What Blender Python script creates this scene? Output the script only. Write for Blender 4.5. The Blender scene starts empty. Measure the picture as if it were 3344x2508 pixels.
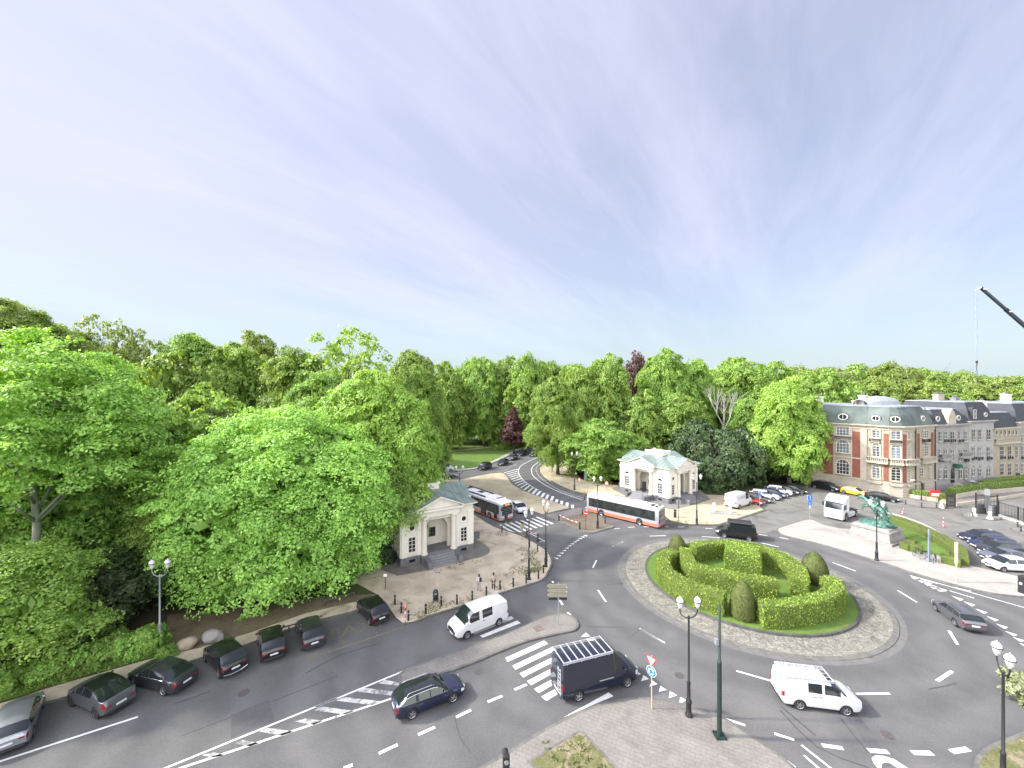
import bpy, bmesh, math, random
import numpy as np
from mathutils import Vector, Matrix
from mathutils.geometry import tessellate_polygon
random.seed(7); np.random.seed(7)
S=bpy.context.scene
# ------------------------------------------------------------------ camera
CAMH=21.0; FPX=1315.2
cam=bpy.data.cameras.new('camera'); co=bpy.data.objects.new('camera',cam); S.collection.objects.link(co)
cam.sensor_width=36; cam.lens=FPX/3344*36; cam.clip_start=0.5; cam.clip_end=6000
co.location=(0,0,CAMH); co.rotation_euler=(math.radians(90),0,0); S.camera=co
S.render.resolution_x=1024; S.render.resolution_y=768
S.view_settings.view_transform='Standard'; S.view_settings.look='None'; S.view_settings.gamma=1
S.view_settings.exposure=1.0
# ------------------------------------------------------------------ sky and sun
SUN_EL=36.0
W=bpy.data.worlds.new('World'); S.world=W; W.use_nodes=True
nt=W.node_tree; N=nt.nodes; Lk=nt.links; N.clear()
def nd(t,**k):
    n=N.new(t)
    for a,b in k.items(): setattr(n,a,b)
    return n
wo=nd('ShaderNodeOutputWorld'); bg=nd('ShaderNodeBackground'); Lk.new(bg.outputs[0],wo.inputs[0])
sky=nd('ShaderNodeTexSky',sky_type='NISHITA'); sky.sun_disc=False
sky.sun_elevation=math.radians(SUN_EL); sky.sun_rotation=math.radians(-90-1)
sky.air_density=1.0; sky.dust_density=1.5; sky.ozone_density=2.0
tc=nd('ShaderNodeTexCoord')
sep=nd('ShaderNodeSeparateXYZ'); Lk.new(tc.outputs['Generated'],sep.inputs[0])
# project direction on a high cloud layer
mx=nd('ShaderNodeMath',operation='MAXIMUM'); Lk.new(sep.outputs[2],mx.inputs[0]); mx.inputs[1].default_value=0.0
ad=nd('ShaderNodeMath',operation='ADD'); Lk.new(mx.outputs[0],ad.inputs[0]); ad.inputs[1].default_value=0.16
dv=nd('ShaderNodeVectorMath',operation='DIVIDE'); Lk.new(tc.outputs['Generated'],dv.inputs[0])
cb=nd('ShaderNodeCombineXYZ')
for i in range(3): Lk.new(ad.outputs[0],cb.inputs[i])
Lk.new(cb.outputs[0],dv.inputs[1])
rt_=nd('ShaderNodeMapping'); rt_.inputs['Rotation'].default_value=(0,0,math.radians(-56)); Lk.new(dv.outputs[0],rt_.inputs[0])
mp=nd('ShaderNodeMapping'); mp.inputs['Scale'].default_value=(0.32,1.25,0.0); mp.inputs['Location'].default_value=(.4,.3,0)
Lk.new(rt_.outputs[0],mp.inputs[0])
nz=nd('ShaderNodeTexNoise'); nz.inputs['Scale'].default_value=1.1; nz.inputs['Detail'].default_value=7; nz.inputs['Roughness'].default_value=0.5; nz.inputs['Distortion'].default_value=0.5
Lk.new(mp.outputs[0],nz.inputs['Vector'])
cr=nd('ShaderNodeMapRange'); cr.inputs[1].default_value=0.36; cr.inputs[2].default_value=0.70; cr.inputs[3].default_value=0.0; cr.inputs[4].default_value=1.0; cr.clamp=True
nf=nd('ShaderNodeTexNoise'); nf.inputs['Scale'].default_value=5.5; nf.inputs['Detail'].default_value=9; nf.inputs['Roughness'].default_value=0.62; nf.inputs['Distortion'].default_value=0.8; Lk.new(mp.outputs[0],nf.inputs['Vector'])
fa_=nd('ShaderNodeMath',operation='MULTIPLY_ADD'); Lk.new(nf.outputs[0],fa_.inputs[0]); fa_.inputs[1].default_value=0.30; fs_=nd('ShaderNodeMath',operation='SUBTRACT'); Lk.new(nz.outputs[0],fs_.inputs[0]); fs_.inputs[1].default_value=0.15; Lk.new(fs_.outputs[0],fa_.inputs[2])
Lk.new(fa_.outputs[0],cr.inputs[0])
# thin veil: thicker towards the left, where the sun is
lx=nd('ShaderNodeMapRange'); lx.inputs[1].default_value=0.85; lx.inputs[2].default_value=-0.85; lx.inputs[3].default_value=0.40; lx.inputs[4].default_value=0.80
Lk.new(sep.outputs[0],lx.inputs[0])
m1=nd('ShaderNodeMath',operation='MULTIPLY_ADD'); Lk.new(cr.outputs[0],m1.inputs[0]); m1.inputs[1].default_value=0.42; Lk.new(lx.outputs[0],m1.inputs[2]); m1.use_clamp=True
# horizon fades to pale
hz=nd('ShaderNodeMapRange'); hz.inputs[1].default_value=0.0; hz.inputs[2].default_value=0.30; hz.inputs[3].default_value=1.0; hz.inputs[4].default_value=0.0
Lk.new(sep.outputs[2],hz.inputs[0])
SKYS=0.094
skm=nd('ShaderNodeMix',data_type='RGBA'); skm.blend_type='MULTIPLY'; skm.inputs[0].default_value=1.0
Lk.new(sky.outputs[0],skm.inputs[6]); skm.inputs[7].default_value=(1.0,0.95,1.0,1)
veil=nd('ShaderNodeMix',data_type='RGBA'); Lk.new(hz.outputs[0],veil.inputs[0])
veil.inputs[6].default_value=(4.45,4.6,5.75,1); veil.inputs[7].default_value=(3.95,4.85,5.15,1)
mixc=nd('ShaderNodeMix',data_type='RGBA'); mh=nd('ShaderNodeMath',operation='MAXIMUM'); hz2=nd('ShaderNodeMath',operation='POWER'); Lk.new(hz.outputs[0],hz2.inputs[0]); hz2.inputs[1].default_value=2.2; Lk.new(hz2.outputs[0],mh.inputs[0]); Lk.new(m1.outputs[0],mh.inputs[1]); Lk.new(mh.outputs[0],mixc.inputs[0]); Lk.new(skm.outputs[2],mixc.inputs[6]); Lk.new(veil.outputs[2],mixc.inputs[7])
# added soft fill light: brighter aureole round the sun (outside the picture, to the left)
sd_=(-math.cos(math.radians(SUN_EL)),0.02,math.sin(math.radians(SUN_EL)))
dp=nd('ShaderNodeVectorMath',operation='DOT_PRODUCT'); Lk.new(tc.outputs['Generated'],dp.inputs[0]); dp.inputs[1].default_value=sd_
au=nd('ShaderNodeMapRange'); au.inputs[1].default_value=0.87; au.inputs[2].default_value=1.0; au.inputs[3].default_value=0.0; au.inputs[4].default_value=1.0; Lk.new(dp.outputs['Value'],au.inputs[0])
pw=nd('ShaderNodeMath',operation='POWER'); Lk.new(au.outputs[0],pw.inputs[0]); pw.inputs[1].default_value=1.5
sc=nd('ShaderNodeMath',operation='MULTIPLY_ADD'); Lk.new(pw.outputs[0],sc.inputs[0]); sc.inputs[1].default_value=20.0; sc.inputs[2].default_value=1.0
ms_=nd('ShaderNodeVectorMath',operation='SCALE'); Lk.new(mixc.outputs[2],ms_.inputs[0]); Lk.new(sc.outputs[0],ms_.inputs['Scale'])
# added fill light: unseen half of the sky behind the viewpoint, brightened and warmed
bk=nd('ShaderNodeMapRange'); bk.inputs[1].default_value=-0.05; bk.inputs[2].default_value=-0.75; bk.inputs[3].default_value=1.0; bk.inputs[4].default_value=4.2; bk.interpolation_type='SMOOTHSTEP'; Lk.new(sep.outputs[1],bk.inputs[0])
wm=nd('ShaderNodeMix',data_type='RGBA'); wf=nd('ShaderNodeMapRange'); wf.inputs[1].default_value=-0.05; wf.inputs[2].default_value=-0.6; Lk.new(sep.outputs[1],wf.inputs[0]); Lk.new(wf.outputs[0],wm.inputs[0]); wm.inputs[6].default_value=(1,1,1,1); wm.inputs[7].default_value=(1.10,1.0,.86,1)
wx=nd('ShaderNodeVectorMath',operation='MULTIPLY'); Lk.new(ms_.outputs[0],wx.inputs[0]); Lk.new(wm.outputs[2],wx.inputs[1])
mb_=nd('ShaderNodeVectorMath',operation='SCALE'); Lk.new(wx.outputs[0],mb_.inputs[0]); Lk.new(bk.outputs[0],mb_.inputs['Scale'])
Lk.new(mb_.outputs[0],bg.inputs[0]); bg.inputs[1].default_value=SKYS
sl=bpy.data.lights.new('sun','SUN'); sl.energy=3.3; sl.angle=math.radians(2.2); sl.color=(1,0.93,0.80)
so=bpy.data.objects.new('sun',sl); S.collection.objects.link(so)
d=Vector((math.cos(math.radians(SUN_EL)),-0.02,-math.sin(math.radians(SUN_EL))))
so.rotation_euler=d.to_track_quat('-Z','Y').to_euler(); so.location=(-30,20,60)
# ------------------------------------------------------------------ tracing: photo pixel -> point at a real height
CR={1:(0,1850,.49729),2:(1000,1850,.49729),3:(2000,1650,.60760),4:(1250,1400,.36166),5:(1900,1400,.36166),6:(2600,1400,.33635),
7:(2600,1150,.33635),8:(0,900,.67812),9:(1400,1050,.63291),10:(2944,850,.24111),11:(1420,1380,.21700),12:(2900,1600,.20072),
13:(2744,2058,.27125),14:(1700,1550,.18083),15:(2100,2200,.36166),16:(2400,1480,.22604),17:(0,1500,.36166),18:(1900,1430,.20344),
19:(2650,1550,.20344),20:(1650,1900,.22604),0:(0,0,1.51175)}
def src(c,x,y):
    a=CR[c]; return a[0]+x*a[2],a[1]+y*a[2]
def G(c,x,y,z=0.0):
    sx,sy=src(c,x,y); h=CAMH-z
    return ((sx-1672)*h/(sy-1254),h*FPX/(sy-1254))
def T(c,pts,z=0.0): return [G(c,x,y,z) for x,y in pts]
def smooth(pts,n=5,closed=False):
    P=[Vector((p[0],p[1])) for p in pts]; out=[]; m=len(P)
    rng=range(m) if closed else range(m-1)
    for i in rng:
        p1=P[i]; p2=P[(i+1)%m]
        p0=P[i-1] if (closed or i>0) else p1*2-p2
        p3=P[(i+2)%m] if (closed or i+2<m) else p2*2-p1
        for k in range(n):
            t=k/n
            q=0.5*((2*p1)+(p2-p0)*t+(2*p0-5*p1+4*p2-p3)*t*t+(3*p1-p0-3*p2+p3)*t**3)
            out.append((q.x,q.y))
    if not closed: out.append(tuple(P[-1]))
    return out
# ------------------------------------------------------------------ materials
MATS={}
def mat(name,col,rough=0.6,metal=0.0,var=0.0,scale=3.0,bump=0.0,bscale=40.0,spec=0.5,col2=None,coat=0.0,coord='Object',detail=6,lo=0.35,hi=0.65,fine=0.0,fscale=60,emit=0.0):
    if name in MATS: return MATS[name]
    m=bpy.data.materials.new(name); m.use_nodes=True; t=m.node_tree; b=t.nodes['Principled BSDF']
    c=tuple(col)+(1,)
    b.inputs['Base Color'].default_value=c; b.inputs['Roughness'].default_value=rough; b.inputs['Metallic'].default_value=metal
    b.inputs['Specular IOR Level'].default_value=spec
    if coat: b.inputs['Coat Weight'].default_value=coat; b.inputs['Coat Roughness'].default_value=0.05
    if emit: b.inputs['Emission Color'].default_value=c; b.inputs['Emission Strength'].default_value=emit
    if var>0 or col2 or bump or fine:
        tcn=t.nodes.new('ShaderNodeTexCoord'); 
        out=None
        if var>0 or col2:
            n=t.nodes.new('ShaderNodeTexNoise'); n.inputs['Scale'].default_value=scale; n.inputs['Detail'].default_value=detail; n.inputs['Roughness'].default_value=0.6
            t.links.new(tcn.outputs[coord],n.inputs['Vector'])
            r=t.nodes.new('ShaderNodeMapRange'); r.inputs[1].default_value=lo; r.inputs[2].default_value=hi
            t.links.new(n.outputs[0],r.inputs[0])
            x=t.nodes.new('ShaderNodeMix'); x.data_type='RGBA'
            if col2: a=c; d2=tuple(col2)+(1,)
            else: a=tuple(v*(1-var) for v in col)+(1,); d2=tuple(min(1,v*(1+var)) for v in col)+(1,)
            x.inputs[6].default_value=a; x.inputs[7].default_value=d2
            t.links.new(r.outputs[0],x.inputs[0]); out=x.outputs[2]
        if fine:
            n=t.nodes.new('ShaderNodeTexNoise'); n.inputs['Scale'].default_value=fscale; n.inputs['Detail'].default_value=3
            t.links.new(tcn.outputs[coord],n.inputs['Vector'])
            r=t.nodes.new('ShaderNodeMapRange'); r.inputs[1].default_value=0.3; r.inputs[2].default_value=0.7; r.inputs[3].default_value=1-fine; r.inputs[4].default_value=1+fine
            t.links.new(n.outputs[0],r.inputs[0])
            x=t.nodes.new('ShaderNodeVectorMath'); x.operation='SCALE'
            if out: t.links.new(out,x.inputs[0])
            else: x.inputs[0].default_value=col
            t.links.new(r.outputs[0],x.inputs['Scale']); out=x.outputs[0]
        if out: t.links.new(out,b.inputs['Base Color'])
        if bump:
            n=t.nodes.new('ShaderNodeTexNoise'); n.inputs['Scale'].default_value=bscale; n.inputs['Detail'].default_value=4
            t.links.new(tcn.outputs[coord],n.inputs['Vector'])
            u=t.nodes.new('ShaderNodeBump'); u.inputs['Strength'].default_value=bump; u.inputs['Distance'].default_value=0.05
            t.links.new(n.outputs[0],u.inputs['Height']); t.links.new(u.outputs[0],b.inputs['Normal'])
    MATS[name]=m; return m
# ------------------------------------------------------------------ mesh builder
class MB:
    def __init__(s): s.v=[]; s.f=[]; s.m=[]
    def add(s,vs,fs,mi=0):
        o=len(s.v); s.v+= [tuple(v) for v in vs]; s.f+=[tuple(i+o for i in f) for f in fs]; s.m+=[mi]*len(fs); return s
    def box(s,cx,cy,cz,sx,sy,sz,rz=0,mi=0,tx=1.0,ty=1.0):
        c,n=math.cos(rz),math.sin(rz); V=[]
        for dz,k,l in ((-.5,1,1),(.5,tx,ty)):
            for dx,dy in ((-.5,-.5),(.5,-.5),(.5,.5),(-.5,.5)):
                x=dx*sx*k; y=dy*sy*l
                V.append((cx+x*c-y*n,cy+x*n+y*c,cz+dz*sz))
        return s.add(V,[(3,2,1,0),(4,5,6,7),(0,1,5,4),(1,2,6,5),(2,3,7,6),(3,0,4,7)],mi)
    def b2(s,x0,x1,y0,y1,z0,z1,mi=0): return s.box((x0+x1)/2,(y0+y1)/2,(z0+z1)/2,abs(x1-x0),abs(y1-y0),abs(z1-z0),0,mi)
    def tube(s,p0,p1,r0,r1=None,n=10,mi=0,cap=True):
        r1=r0 if r1 is None else r1
        p0=Vector(p0); p1=Vector(p1); d=(p1-p0).normalized()
        a=d.orthogonal().normalized(); b=d.cross(a); V=[]
        for p,r in ((p0,r0),(p1,r1)):
            for i in range(n):
                t=2*math.pi*i/n; V.append(p+(a*math.cos(t)+b*math.sin(t))*r)
        F=[(i,(i+1)%n,n+(i+1)%n,n+i) for i in range(n)]
        if cap: F+=[tuple(range(n))[::-1],tuple(range(n,2*n))]
        return s.add(V,F,mi)
    def path(s,pts,r,n=8,mi=0):
        for i in range(len(pts)-1):
            a=r[i] if isinstance(r,(list,tuple)) else r; b=r[i+1] if isinstance(r,(list,tuple)) else r
            s.tube(pts[i],pts[i+1],a,b,n,mi)
        return s
    def lathe(s,prof,cx=0,cy=0,cz=0,n=16,mi=0):
        V=[]; F=[]
        for r,z in prof:
            for i in range(n):
                t=2*math.pi*i/n; V.append((cx+r*math.cos(t),cy+r*math.sin(t),cz+z))
        for j in range(len(prof)-1):
            for i in range(n): F.append((j*n+i,j*n+(i+1)%n,(j+1)*n+(i+1)%n,(j+1)*n+i))
        F.append(tuple(range(n))[::-1]); F.append(tuple((len(prof)-1)*n+i for i in range(n)))
        return s.add(V,F,mi)
    def prism(s,poly,z0,z1,mi=0,bottom=False):
        n=len(poly)
        if sum(poly[i][0]*poly[(i+1)%n][1]-poly[(i+1)%n][0]*poly[i][1] for i in range(n))<0: poly=poly[::-1]
        V=[(p[0],p[1],z0) for p in poly]+[(p[0],p[1],z1) for p in poly]
        F=[(i,(i+1)%n,n+(i+1)%n,n+i) for i in range(n)]
        tri=tessellate_polygon([[Vector((p[0],p[1],0)) for p in poly]])
        for t in tri:
            a,b,c=t; A,B,C=poly[a],poly[b],poly[c]
            if (B[0]-A[0])*(C[1]-A[1])-(C[0]-A[0])*(B[1]-A[1])<0: a,c=c,a
            F.append((n+a,n+b,n+c))
            if bottom: F.append((c,b,a))
        return s.add(V,F,mi)
    def sheet(s,poly,z,mi=0):
        n=len(poly); V=[(p[0],p[1],z) for p in poly]; F=[]
        for t in tessellate_polygon([[Vector((p[0],p[1],0)) for p in poly]]):
            a,b,c=t; A,B,C=poly[a],poly[b],poly[c]
            if (B[0]-A[0])*(C[1]-A[1])-(C[0]-A[0])*(B[1]-A[1])<0: a,c=c,a
            F.append((a,b,c))
        return s.add(V,F,mi)
    def sphere(s,c,r,n=12,m=8,mi=0,sq=(1,1,1)):
        V=[];F=[]
        for j in range(m+1):
            ph=math.pi*j/m
            for i in range(n):
                t=2*math.pi*i/n; V.append((c[0]+r*sq[0]*math.sin(ph)*math.cos(t),c[1]+r*sq[1]*math.sin(ph)*math.sin(t),c[2]-r*sq[2]*math.cos(ph)))
        for j in range(m):
            for i in range(n): F.append((j*n+i,j*n+(i+1)%n,(j+1)*n+(i+1)%n,(j+1)*n+i))
        return s.add(V,F,mi)
    def build(s,name,mats,parent=None,smooth=False,ang=40,bevel=0):
        me=bpy.data.meshes.new(name); me.from_pydata(s.v,[],s.f)
        if not isinstance(mats,(list,tuple)): mats=[mats]
        for m in mats: me.materials.append(m)
        if any(s.m): me.polygons.foreach_set('material_index',s.m)
        if smooth:
            me.polygons.foreach_set('use_smooth',[True]*len(me.polygons)); me.set_sharp_from_angle(angle=math.radians(ang))
        me.update()
        o=bpy.data.objects.new(name,me); S.collection.objects.link(o)
        if parent: o.parent=parent
        if bevel:
            b=o.modifiers.new('bevel','BEVEL'); b.width=bevel; b.segments=2; b.limit_method='ANGLE'; b.angle_limit=math.radians(40)
        return o
def tag(o,label=None,cat=None,group=None,kind=None):
    if label: o['label']=label
    if cat: o['category']=cat
    if group: o['group']=group
    if kind: o['kind']=kind
    return o
def thing(name,label,cat,loc=(0,0,0),rz=0,group=None):
    o=bpy.data.objects.new(name,None); S.collection.objects.link(o); o.location=loc; o.rotation_euler=(0,0,rz)
    o.empty_display_size=0.3
    return tag(o,label,cat,group)
def struct(o): o['kind']='structure'; return o
KIDS={}
def dup(root,loc,rz=None,label=None,group=None,scale=None):
    kids={}
    for o in S.collection.objects:
        if o.parent: kids.setdefault(o.parent.name,[]).append(o)
    def cp(o,par):
        c=o.copy(); S.collection.objects.link(c)
        if par: c.parent=par
        for k in kids.get(o.name,[]): cp(k,c)
        return c
    r=cp(root,None); r.location=loc
    if rz is not None: r.rotation_euler=(0,0,rz)
    if scale is not None: r.scale=scale
    if label: r['label']=label
    if group: r['group']=group
    return r
# ------------------------------------------------------------------ ground
GS={'asphalt':.62,'asphalt_patch':.85,'tar':.85,'old_asphalt':.60,'lawn_grass':.85,'dry_grass':.8,'forest_floor':1.0,'road_paint':.88,'worn_paint':.75,'dark_earth':1.0,'sandy_earth':1.5,'cobbles':.60,'pale_sand':.75,'brown_earth':.75,'gravel_paving':.92,'worn_cream_paint':.62}
def groundmat(name,c1,c2,scale,fine,fscale,c3=None,s3=0.05,lo3=.45,hi3=.6,bump=0.3,rough=0.9):
    k=GS.get(name,.62); c1,c2=[tuple(v*k*w for v,w in zip(c,(.985,1.0,.95))) for c in (c1,c2)]; c3=tuple(v*k*w for v,w in zip(c3,(1.0,.99,.96))) if c3 else None
    m=bpy.data.materials.new(name); m.use_nodes=True; t=m.node_tree; b=t.nodes['Principled BSDF']; b.inputs['Roughness'].default_value=rough
    b.inputs['Specular IOR Level'].default_value=0.3
    g=t.nodes.new('ShaderNodeNewGeometry'); P=g.outputs['Position']
    def noise(sc,det=5,ro=0.6,dist=0):
        n=t.nodes.new('ShaderNodeTexNoise'); n.inputs['Scale'].default_value=sc; n.inputs['Detail'].default_value=det; n.inputs['Roughness'].default_value=ro; n.inputs['Distortion'].default_value=dist
        t.links.new(P,n.inputs['Vector']); return n.outputs[0]
    def rng(x,a,b_,c=0,d=1):
        r=t.nodes.new('ShaderNodeMapRange'); r.inputs[1].default_value=a; r.inputs[2].default_value=b_; r.inputs[3].default_value=c; r.inputs[4].default_value=d
        t.links.new(x,r.inputs[0]); return r.outputs[0]
    def mixc(f,a,b_):
        x=t.nodes.new('ShaderNodeMix'); x.data_type='RGBA'; t.links.new(f,x.inputs[0])
        for i,v in ((6,a),(7,b_)):
            if isinstance(v,tuple): x.inputs[i].default_value=v+(1,)
            else: t.links.new(v,x.inputs[i])
        return x.outputs[2]
    c=mixc(rng(noise(scale,6,.65,.4),.35,.65),c1,c2)
    if c3: c=mixc(rng(noise(s3,5,.6,.8),lo3,hi3),c,c3)
    x=t.nodes.new('ShaderNodeVectorMath'); x.operation='SCALE'; t.links.new(c,x.inputs[0])
    t.links.new(rng(noise(fscale,3),.3,.7,1-fine,1+fine),x.inputs['Scale'])
    t.links.new(x.outputs[0],b.inputs['Base Color'])
    u=t.nodes.new('ShaderNodeBump'); u.inputs['Strength'].default_value=bump; u.inputs['Distance'].default_value=0.03
    t.links.new(noise(fscale*1.5,3),u.inputs['Height']); t.links.new(u.outputs[0],b.inputs['Normal'])
    return m
M_asph=groundmat('asphalt',(.140,.139,.142),(.168,.166,.166),.35,.13,9,(.20,.197,.192),.12,.52,.72)
def asph_wear(m):
    t=m.node_tree; b=t.nodes['Principled BSDF']; g=t.nodes.new('ShaderNodeNewGeometry'); old=b.inputs['Base Color'].links[0].from_socket
    sb=t.nodes.new('ShaderNodeVectorMath'); sb.operation='SUBTRACT'; t.links.new(g.outputs['Position'],sb.inputs[0]); sb.inputs[1].default_value=(24.22,42.62,0)
    ln=t.nodes.new('ShaderNodeVectorMath'); ln.operation='LENGTH'; t.links.new(sb.outputs[0],ln.inputs[0])
    n=t.nodes.new('ShaderNodeTexNoise'); n.inputs['Scale'].default_value=.16; n.inputs['Detail'].default_value=4; t.links.new(g.outputs['Position'],n.inputs['Vector'])
    a=t.nodes.new('ShaderNodeMath'); a.operation='MULTIPLY_ADD'; t.links.new(n.outputs[0],a.inputs[0]); a.inputs[1].default_value=5.0; t.links.new(ln.outputs['Value'],a.inputs[2])
    s=t.nodes.new('ShaderNodeMath'); s.operation='MULTIPLY'; t.links.new(a.outputs[0],s.inputs[0]); s.inputs[1].default_value=1.9
    sn=t.nodes.new('ShaderNodeMath'); sn.operation='SINE'; t.links.new(s.outputs[0],sn.inputs[0])
    r=t.nodes.new('ShaderNodeMapRange'); r.inputs[1].default_value=-1; r.inputs[2].default_value=1; r.inputs[3].default_value=.90; r.inputs[4].default_value=1.08; t.links.new(sn.outputs[0],r.inputs[0])
    x=t.nodes.new('ShaderNodeVectorMath'); x.operation='SCALE'; t.links.new(old,x.inputs[0]); t.links.new(r.outputs[0],x.inputs['Scale']); t.links.new(x.outputs[0],b.inputs['Base Color'])
asph_wear(M_asph)
def slabs(m,sc,rot=.3,w=.10):
    t=m.node_tree; b=t.nodes['Principled BSDF']; g=t.nodes.new('ShaderNodeNewGeometry'); old=b.inputs['Base Color'].links[0].from_socket
    mp=t.nodes.new('ShaderNodeMapping'); mp.inputs['Rotation'].default_value=(0,0,rot); t.links.new(g.outputs['Position'],mp.inputs[0])
    br=t.nodes.new('ShaderNodeTexBrick'); br.inputs['Scale'].default_value=sc; br.inputs['Mortar Size'].default_value=.02; br.inputs['Color1'].default_value=(1,1,1,1); br.inputs['Color2'].default_value=(1-w,1-w,1-w,1); br.inputs['Mortar'].default_value=(.72,.72,.70,1); t.links.new(mp.outputs[0],br.inputs['Vector'])
    x=t.nodes.new('ShaderNodeMix'); x.data_type='RGBA'; x.blend_type='MULTIPLY'; x.inputs[0].default_value=.8; t.links.new(old,x.inputs[6]); t.links.new(br.outputs[0],x.inputs[7]); t.links.new(x.outputs[2],b.inputs['Base Color'])
M_side=groundmat('old_asphalt',(.20,.195,.18),(.27,.26,.24),.5,.14,7,(.15,.147,.14),.2,.55,.68)
M_pave=groundmat('paving',(.27,.25,.23),(.34,.32,.29),.7,.12,8,(.22,.205,.195),.3,.5,.7)
M_prom=groundmat('gravel_paving',(.31,.29,.265),(.38,.355,.325),.5,.10,9,(.26,.245,.23),.2,.5,.7)
slabs(M_pave,.9,.45); slabs(M_prom,.8,.5)
M_dirt=groundmat('sandy_earth',(.24,.20,.15),(.36,.31,.245),.45,.14,7,(.15,.13,.08),.35,.60,.72)
M_sand=groundmat('pale_sand',(.42,.36,.25),(.54,.47,.34),.35,.10,6,(.30,.27,.17),.25,.58,.75)
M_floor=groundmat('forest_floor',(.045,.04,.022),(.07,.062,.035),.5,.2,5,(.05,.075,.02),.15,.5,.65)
M_grass=groundmat('lawn_grass',(.085,.15,.025),(.12,.20,.035),.6,.2,10,(.17,.20,.05),.5,.55,.75,bump=.8)
M_dry=groundmat('dry_grass',(.10,.115,.035),(.19,.17,.09),1.3,.25,11,(.26,.22,.15),.9,.5,.6,bump=.8)
M_kerb=groundmat('kerb_stone',(.15,.145,.14),(.24,.23,.21),1.5,.12,10)
M_paint=groundmat('road_paint',(.62,.62,.60),(.74,.74,.72),2,.07,14,(.42,.42,.41),1.5,.62,.75)
M_oldpaint=groundmat('worn_paint',(.45,.44,.42),(.60,.59,.57),2,.2,8,(.22,.22,.21),1.8,.5,.6)
M_yel=groundmat('worn_cream_paint',(.20,.18,.13),(.27,.24,.17),2,.2,9,(.16,.15,.13),2,.5,.65)
def inset(poly,d):
    n=len(poly); A=sum(poly[i][0]*poly[(i+1)%n][1]-poly[(i+1)%n][0]*poly[i][1] for i in range(n))
    if A<0: poly=poly[::-1]
    out=[]
    for i in range(n):
        p=Vector(poly[i]); a=(p-Vector(poly[i-1])); b=(Vector(poly[(i+1)%n])-p)
        if a.length<1e-6 or b.length<1e-6: out.append(tuple(p)); continue
        a.normalize(); b.normalize()
        na=Vector((-a.y,a.x)); nb=Vector((-b.y,b.x)); m=na+nb
        if m.length<0.2: m=na
        m.normalize(); k=1/max(0.5,m.dot(na))
        out.append(tuple(p+m*d*k))
    return out
KZ=0.12
def slab(name,poly,m,kerb=True,z=KZ,w=0.2):
    if kerb:
        struct(MB().prism(poly,-0.01,z).build('kerb',M_kerb))
        struct(MB().sheet(inset(poly,w),z+.004).build(name,m))
    else: struct(MB().prism(poly,-0.01,z).build(name,m))
def flat(name,poly,z,m,kind='structure'):
    o=MB().sheet(poly,z).build(name,m); o['kind']=kind; return o
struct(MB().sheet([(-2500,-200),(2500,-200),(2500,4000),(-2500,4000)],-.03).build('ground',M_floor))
flat('road',[(-75,3),(150,3),(150,175),(60,185),(-60,185),(-75,60)],0,M_asph)
# side street by the houses
flat('road',smooth(T(5,[(1330,860),(1600,950)])+T(16,[(560,1110)]),2)+T(16,[(900,1200),(1750,1100)])+T(12,[(1280,1240),(2100,1460)])+[(75,37),(150,60),(150,112),(50,112)]+T(5,[(1600,560)]),.004,M_side)
# park block on the left
kl=T(1,[(-900,1240),(300,905),(850,750),(1300,618),(1640,515)])+T(2,[(-10,388),(300,310),(515,243)])
tip=T(2,[(640,388),(830,328),(1000,275),(1240,195),(1460,128),(1560,92)])+T(4,[(1500,1300),(1532,1230),(1530,1170),(1470,1085),(1250,965),(1000,880),(800,755)])
PARK=smooth(kl,3)[:-1]+[kl[-1]]+smooth(tip,3)+[(-12,72),(-20,80),(-30,86),(-60,92),(-240,110),(-240,-5)]
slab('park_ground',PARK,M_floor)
foot=smooth(T(1,[(-900,1232),(300,900),(850,744),(1300,612),(1640,509)])+T(2,[(-10,380),(300,302),(505,236)]),3)
back=smooth(T(1,[(-900,1120),(0,912),(300,815),(600,728),(1060,598),(1300,545),(1640,440)])+T(2,[(-10,310),(300,240),(480,200)]),3)
flat('footpath',foot+back[::-1],KZ+.008,M_dirt)
flat('bare_earth',T(1,[(1080,590),(1100,330),(1700,250)])+T(2,[(200,200),(470,190),(480,205),(0,315)])+T(1,[(1640,445),(1300,548)]),KZ+.012,groundmat('dark_earth',(.11,.085,.055),(.17,.135,.09),.6,.2,6))  # bare earth in a darker brown than the footpath
pav_area=T(2,[(524,248),(636,378),(830,320),(1000,268),(1240,188),(1460,121),(1550,88)])+T(4,[(1485,1300),(1515,1230),(1512,1175),(1455,1095),(1245,975),(1000,892),(810,775)])+[(-12,71),(-18,74),(-24,66),(-20,45)]+T(2,[(480,200)])
flat('forecourt',smooth(pav_area[:14],3)+pav_area[14:],KZ+.012,M_dirt)
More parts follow.
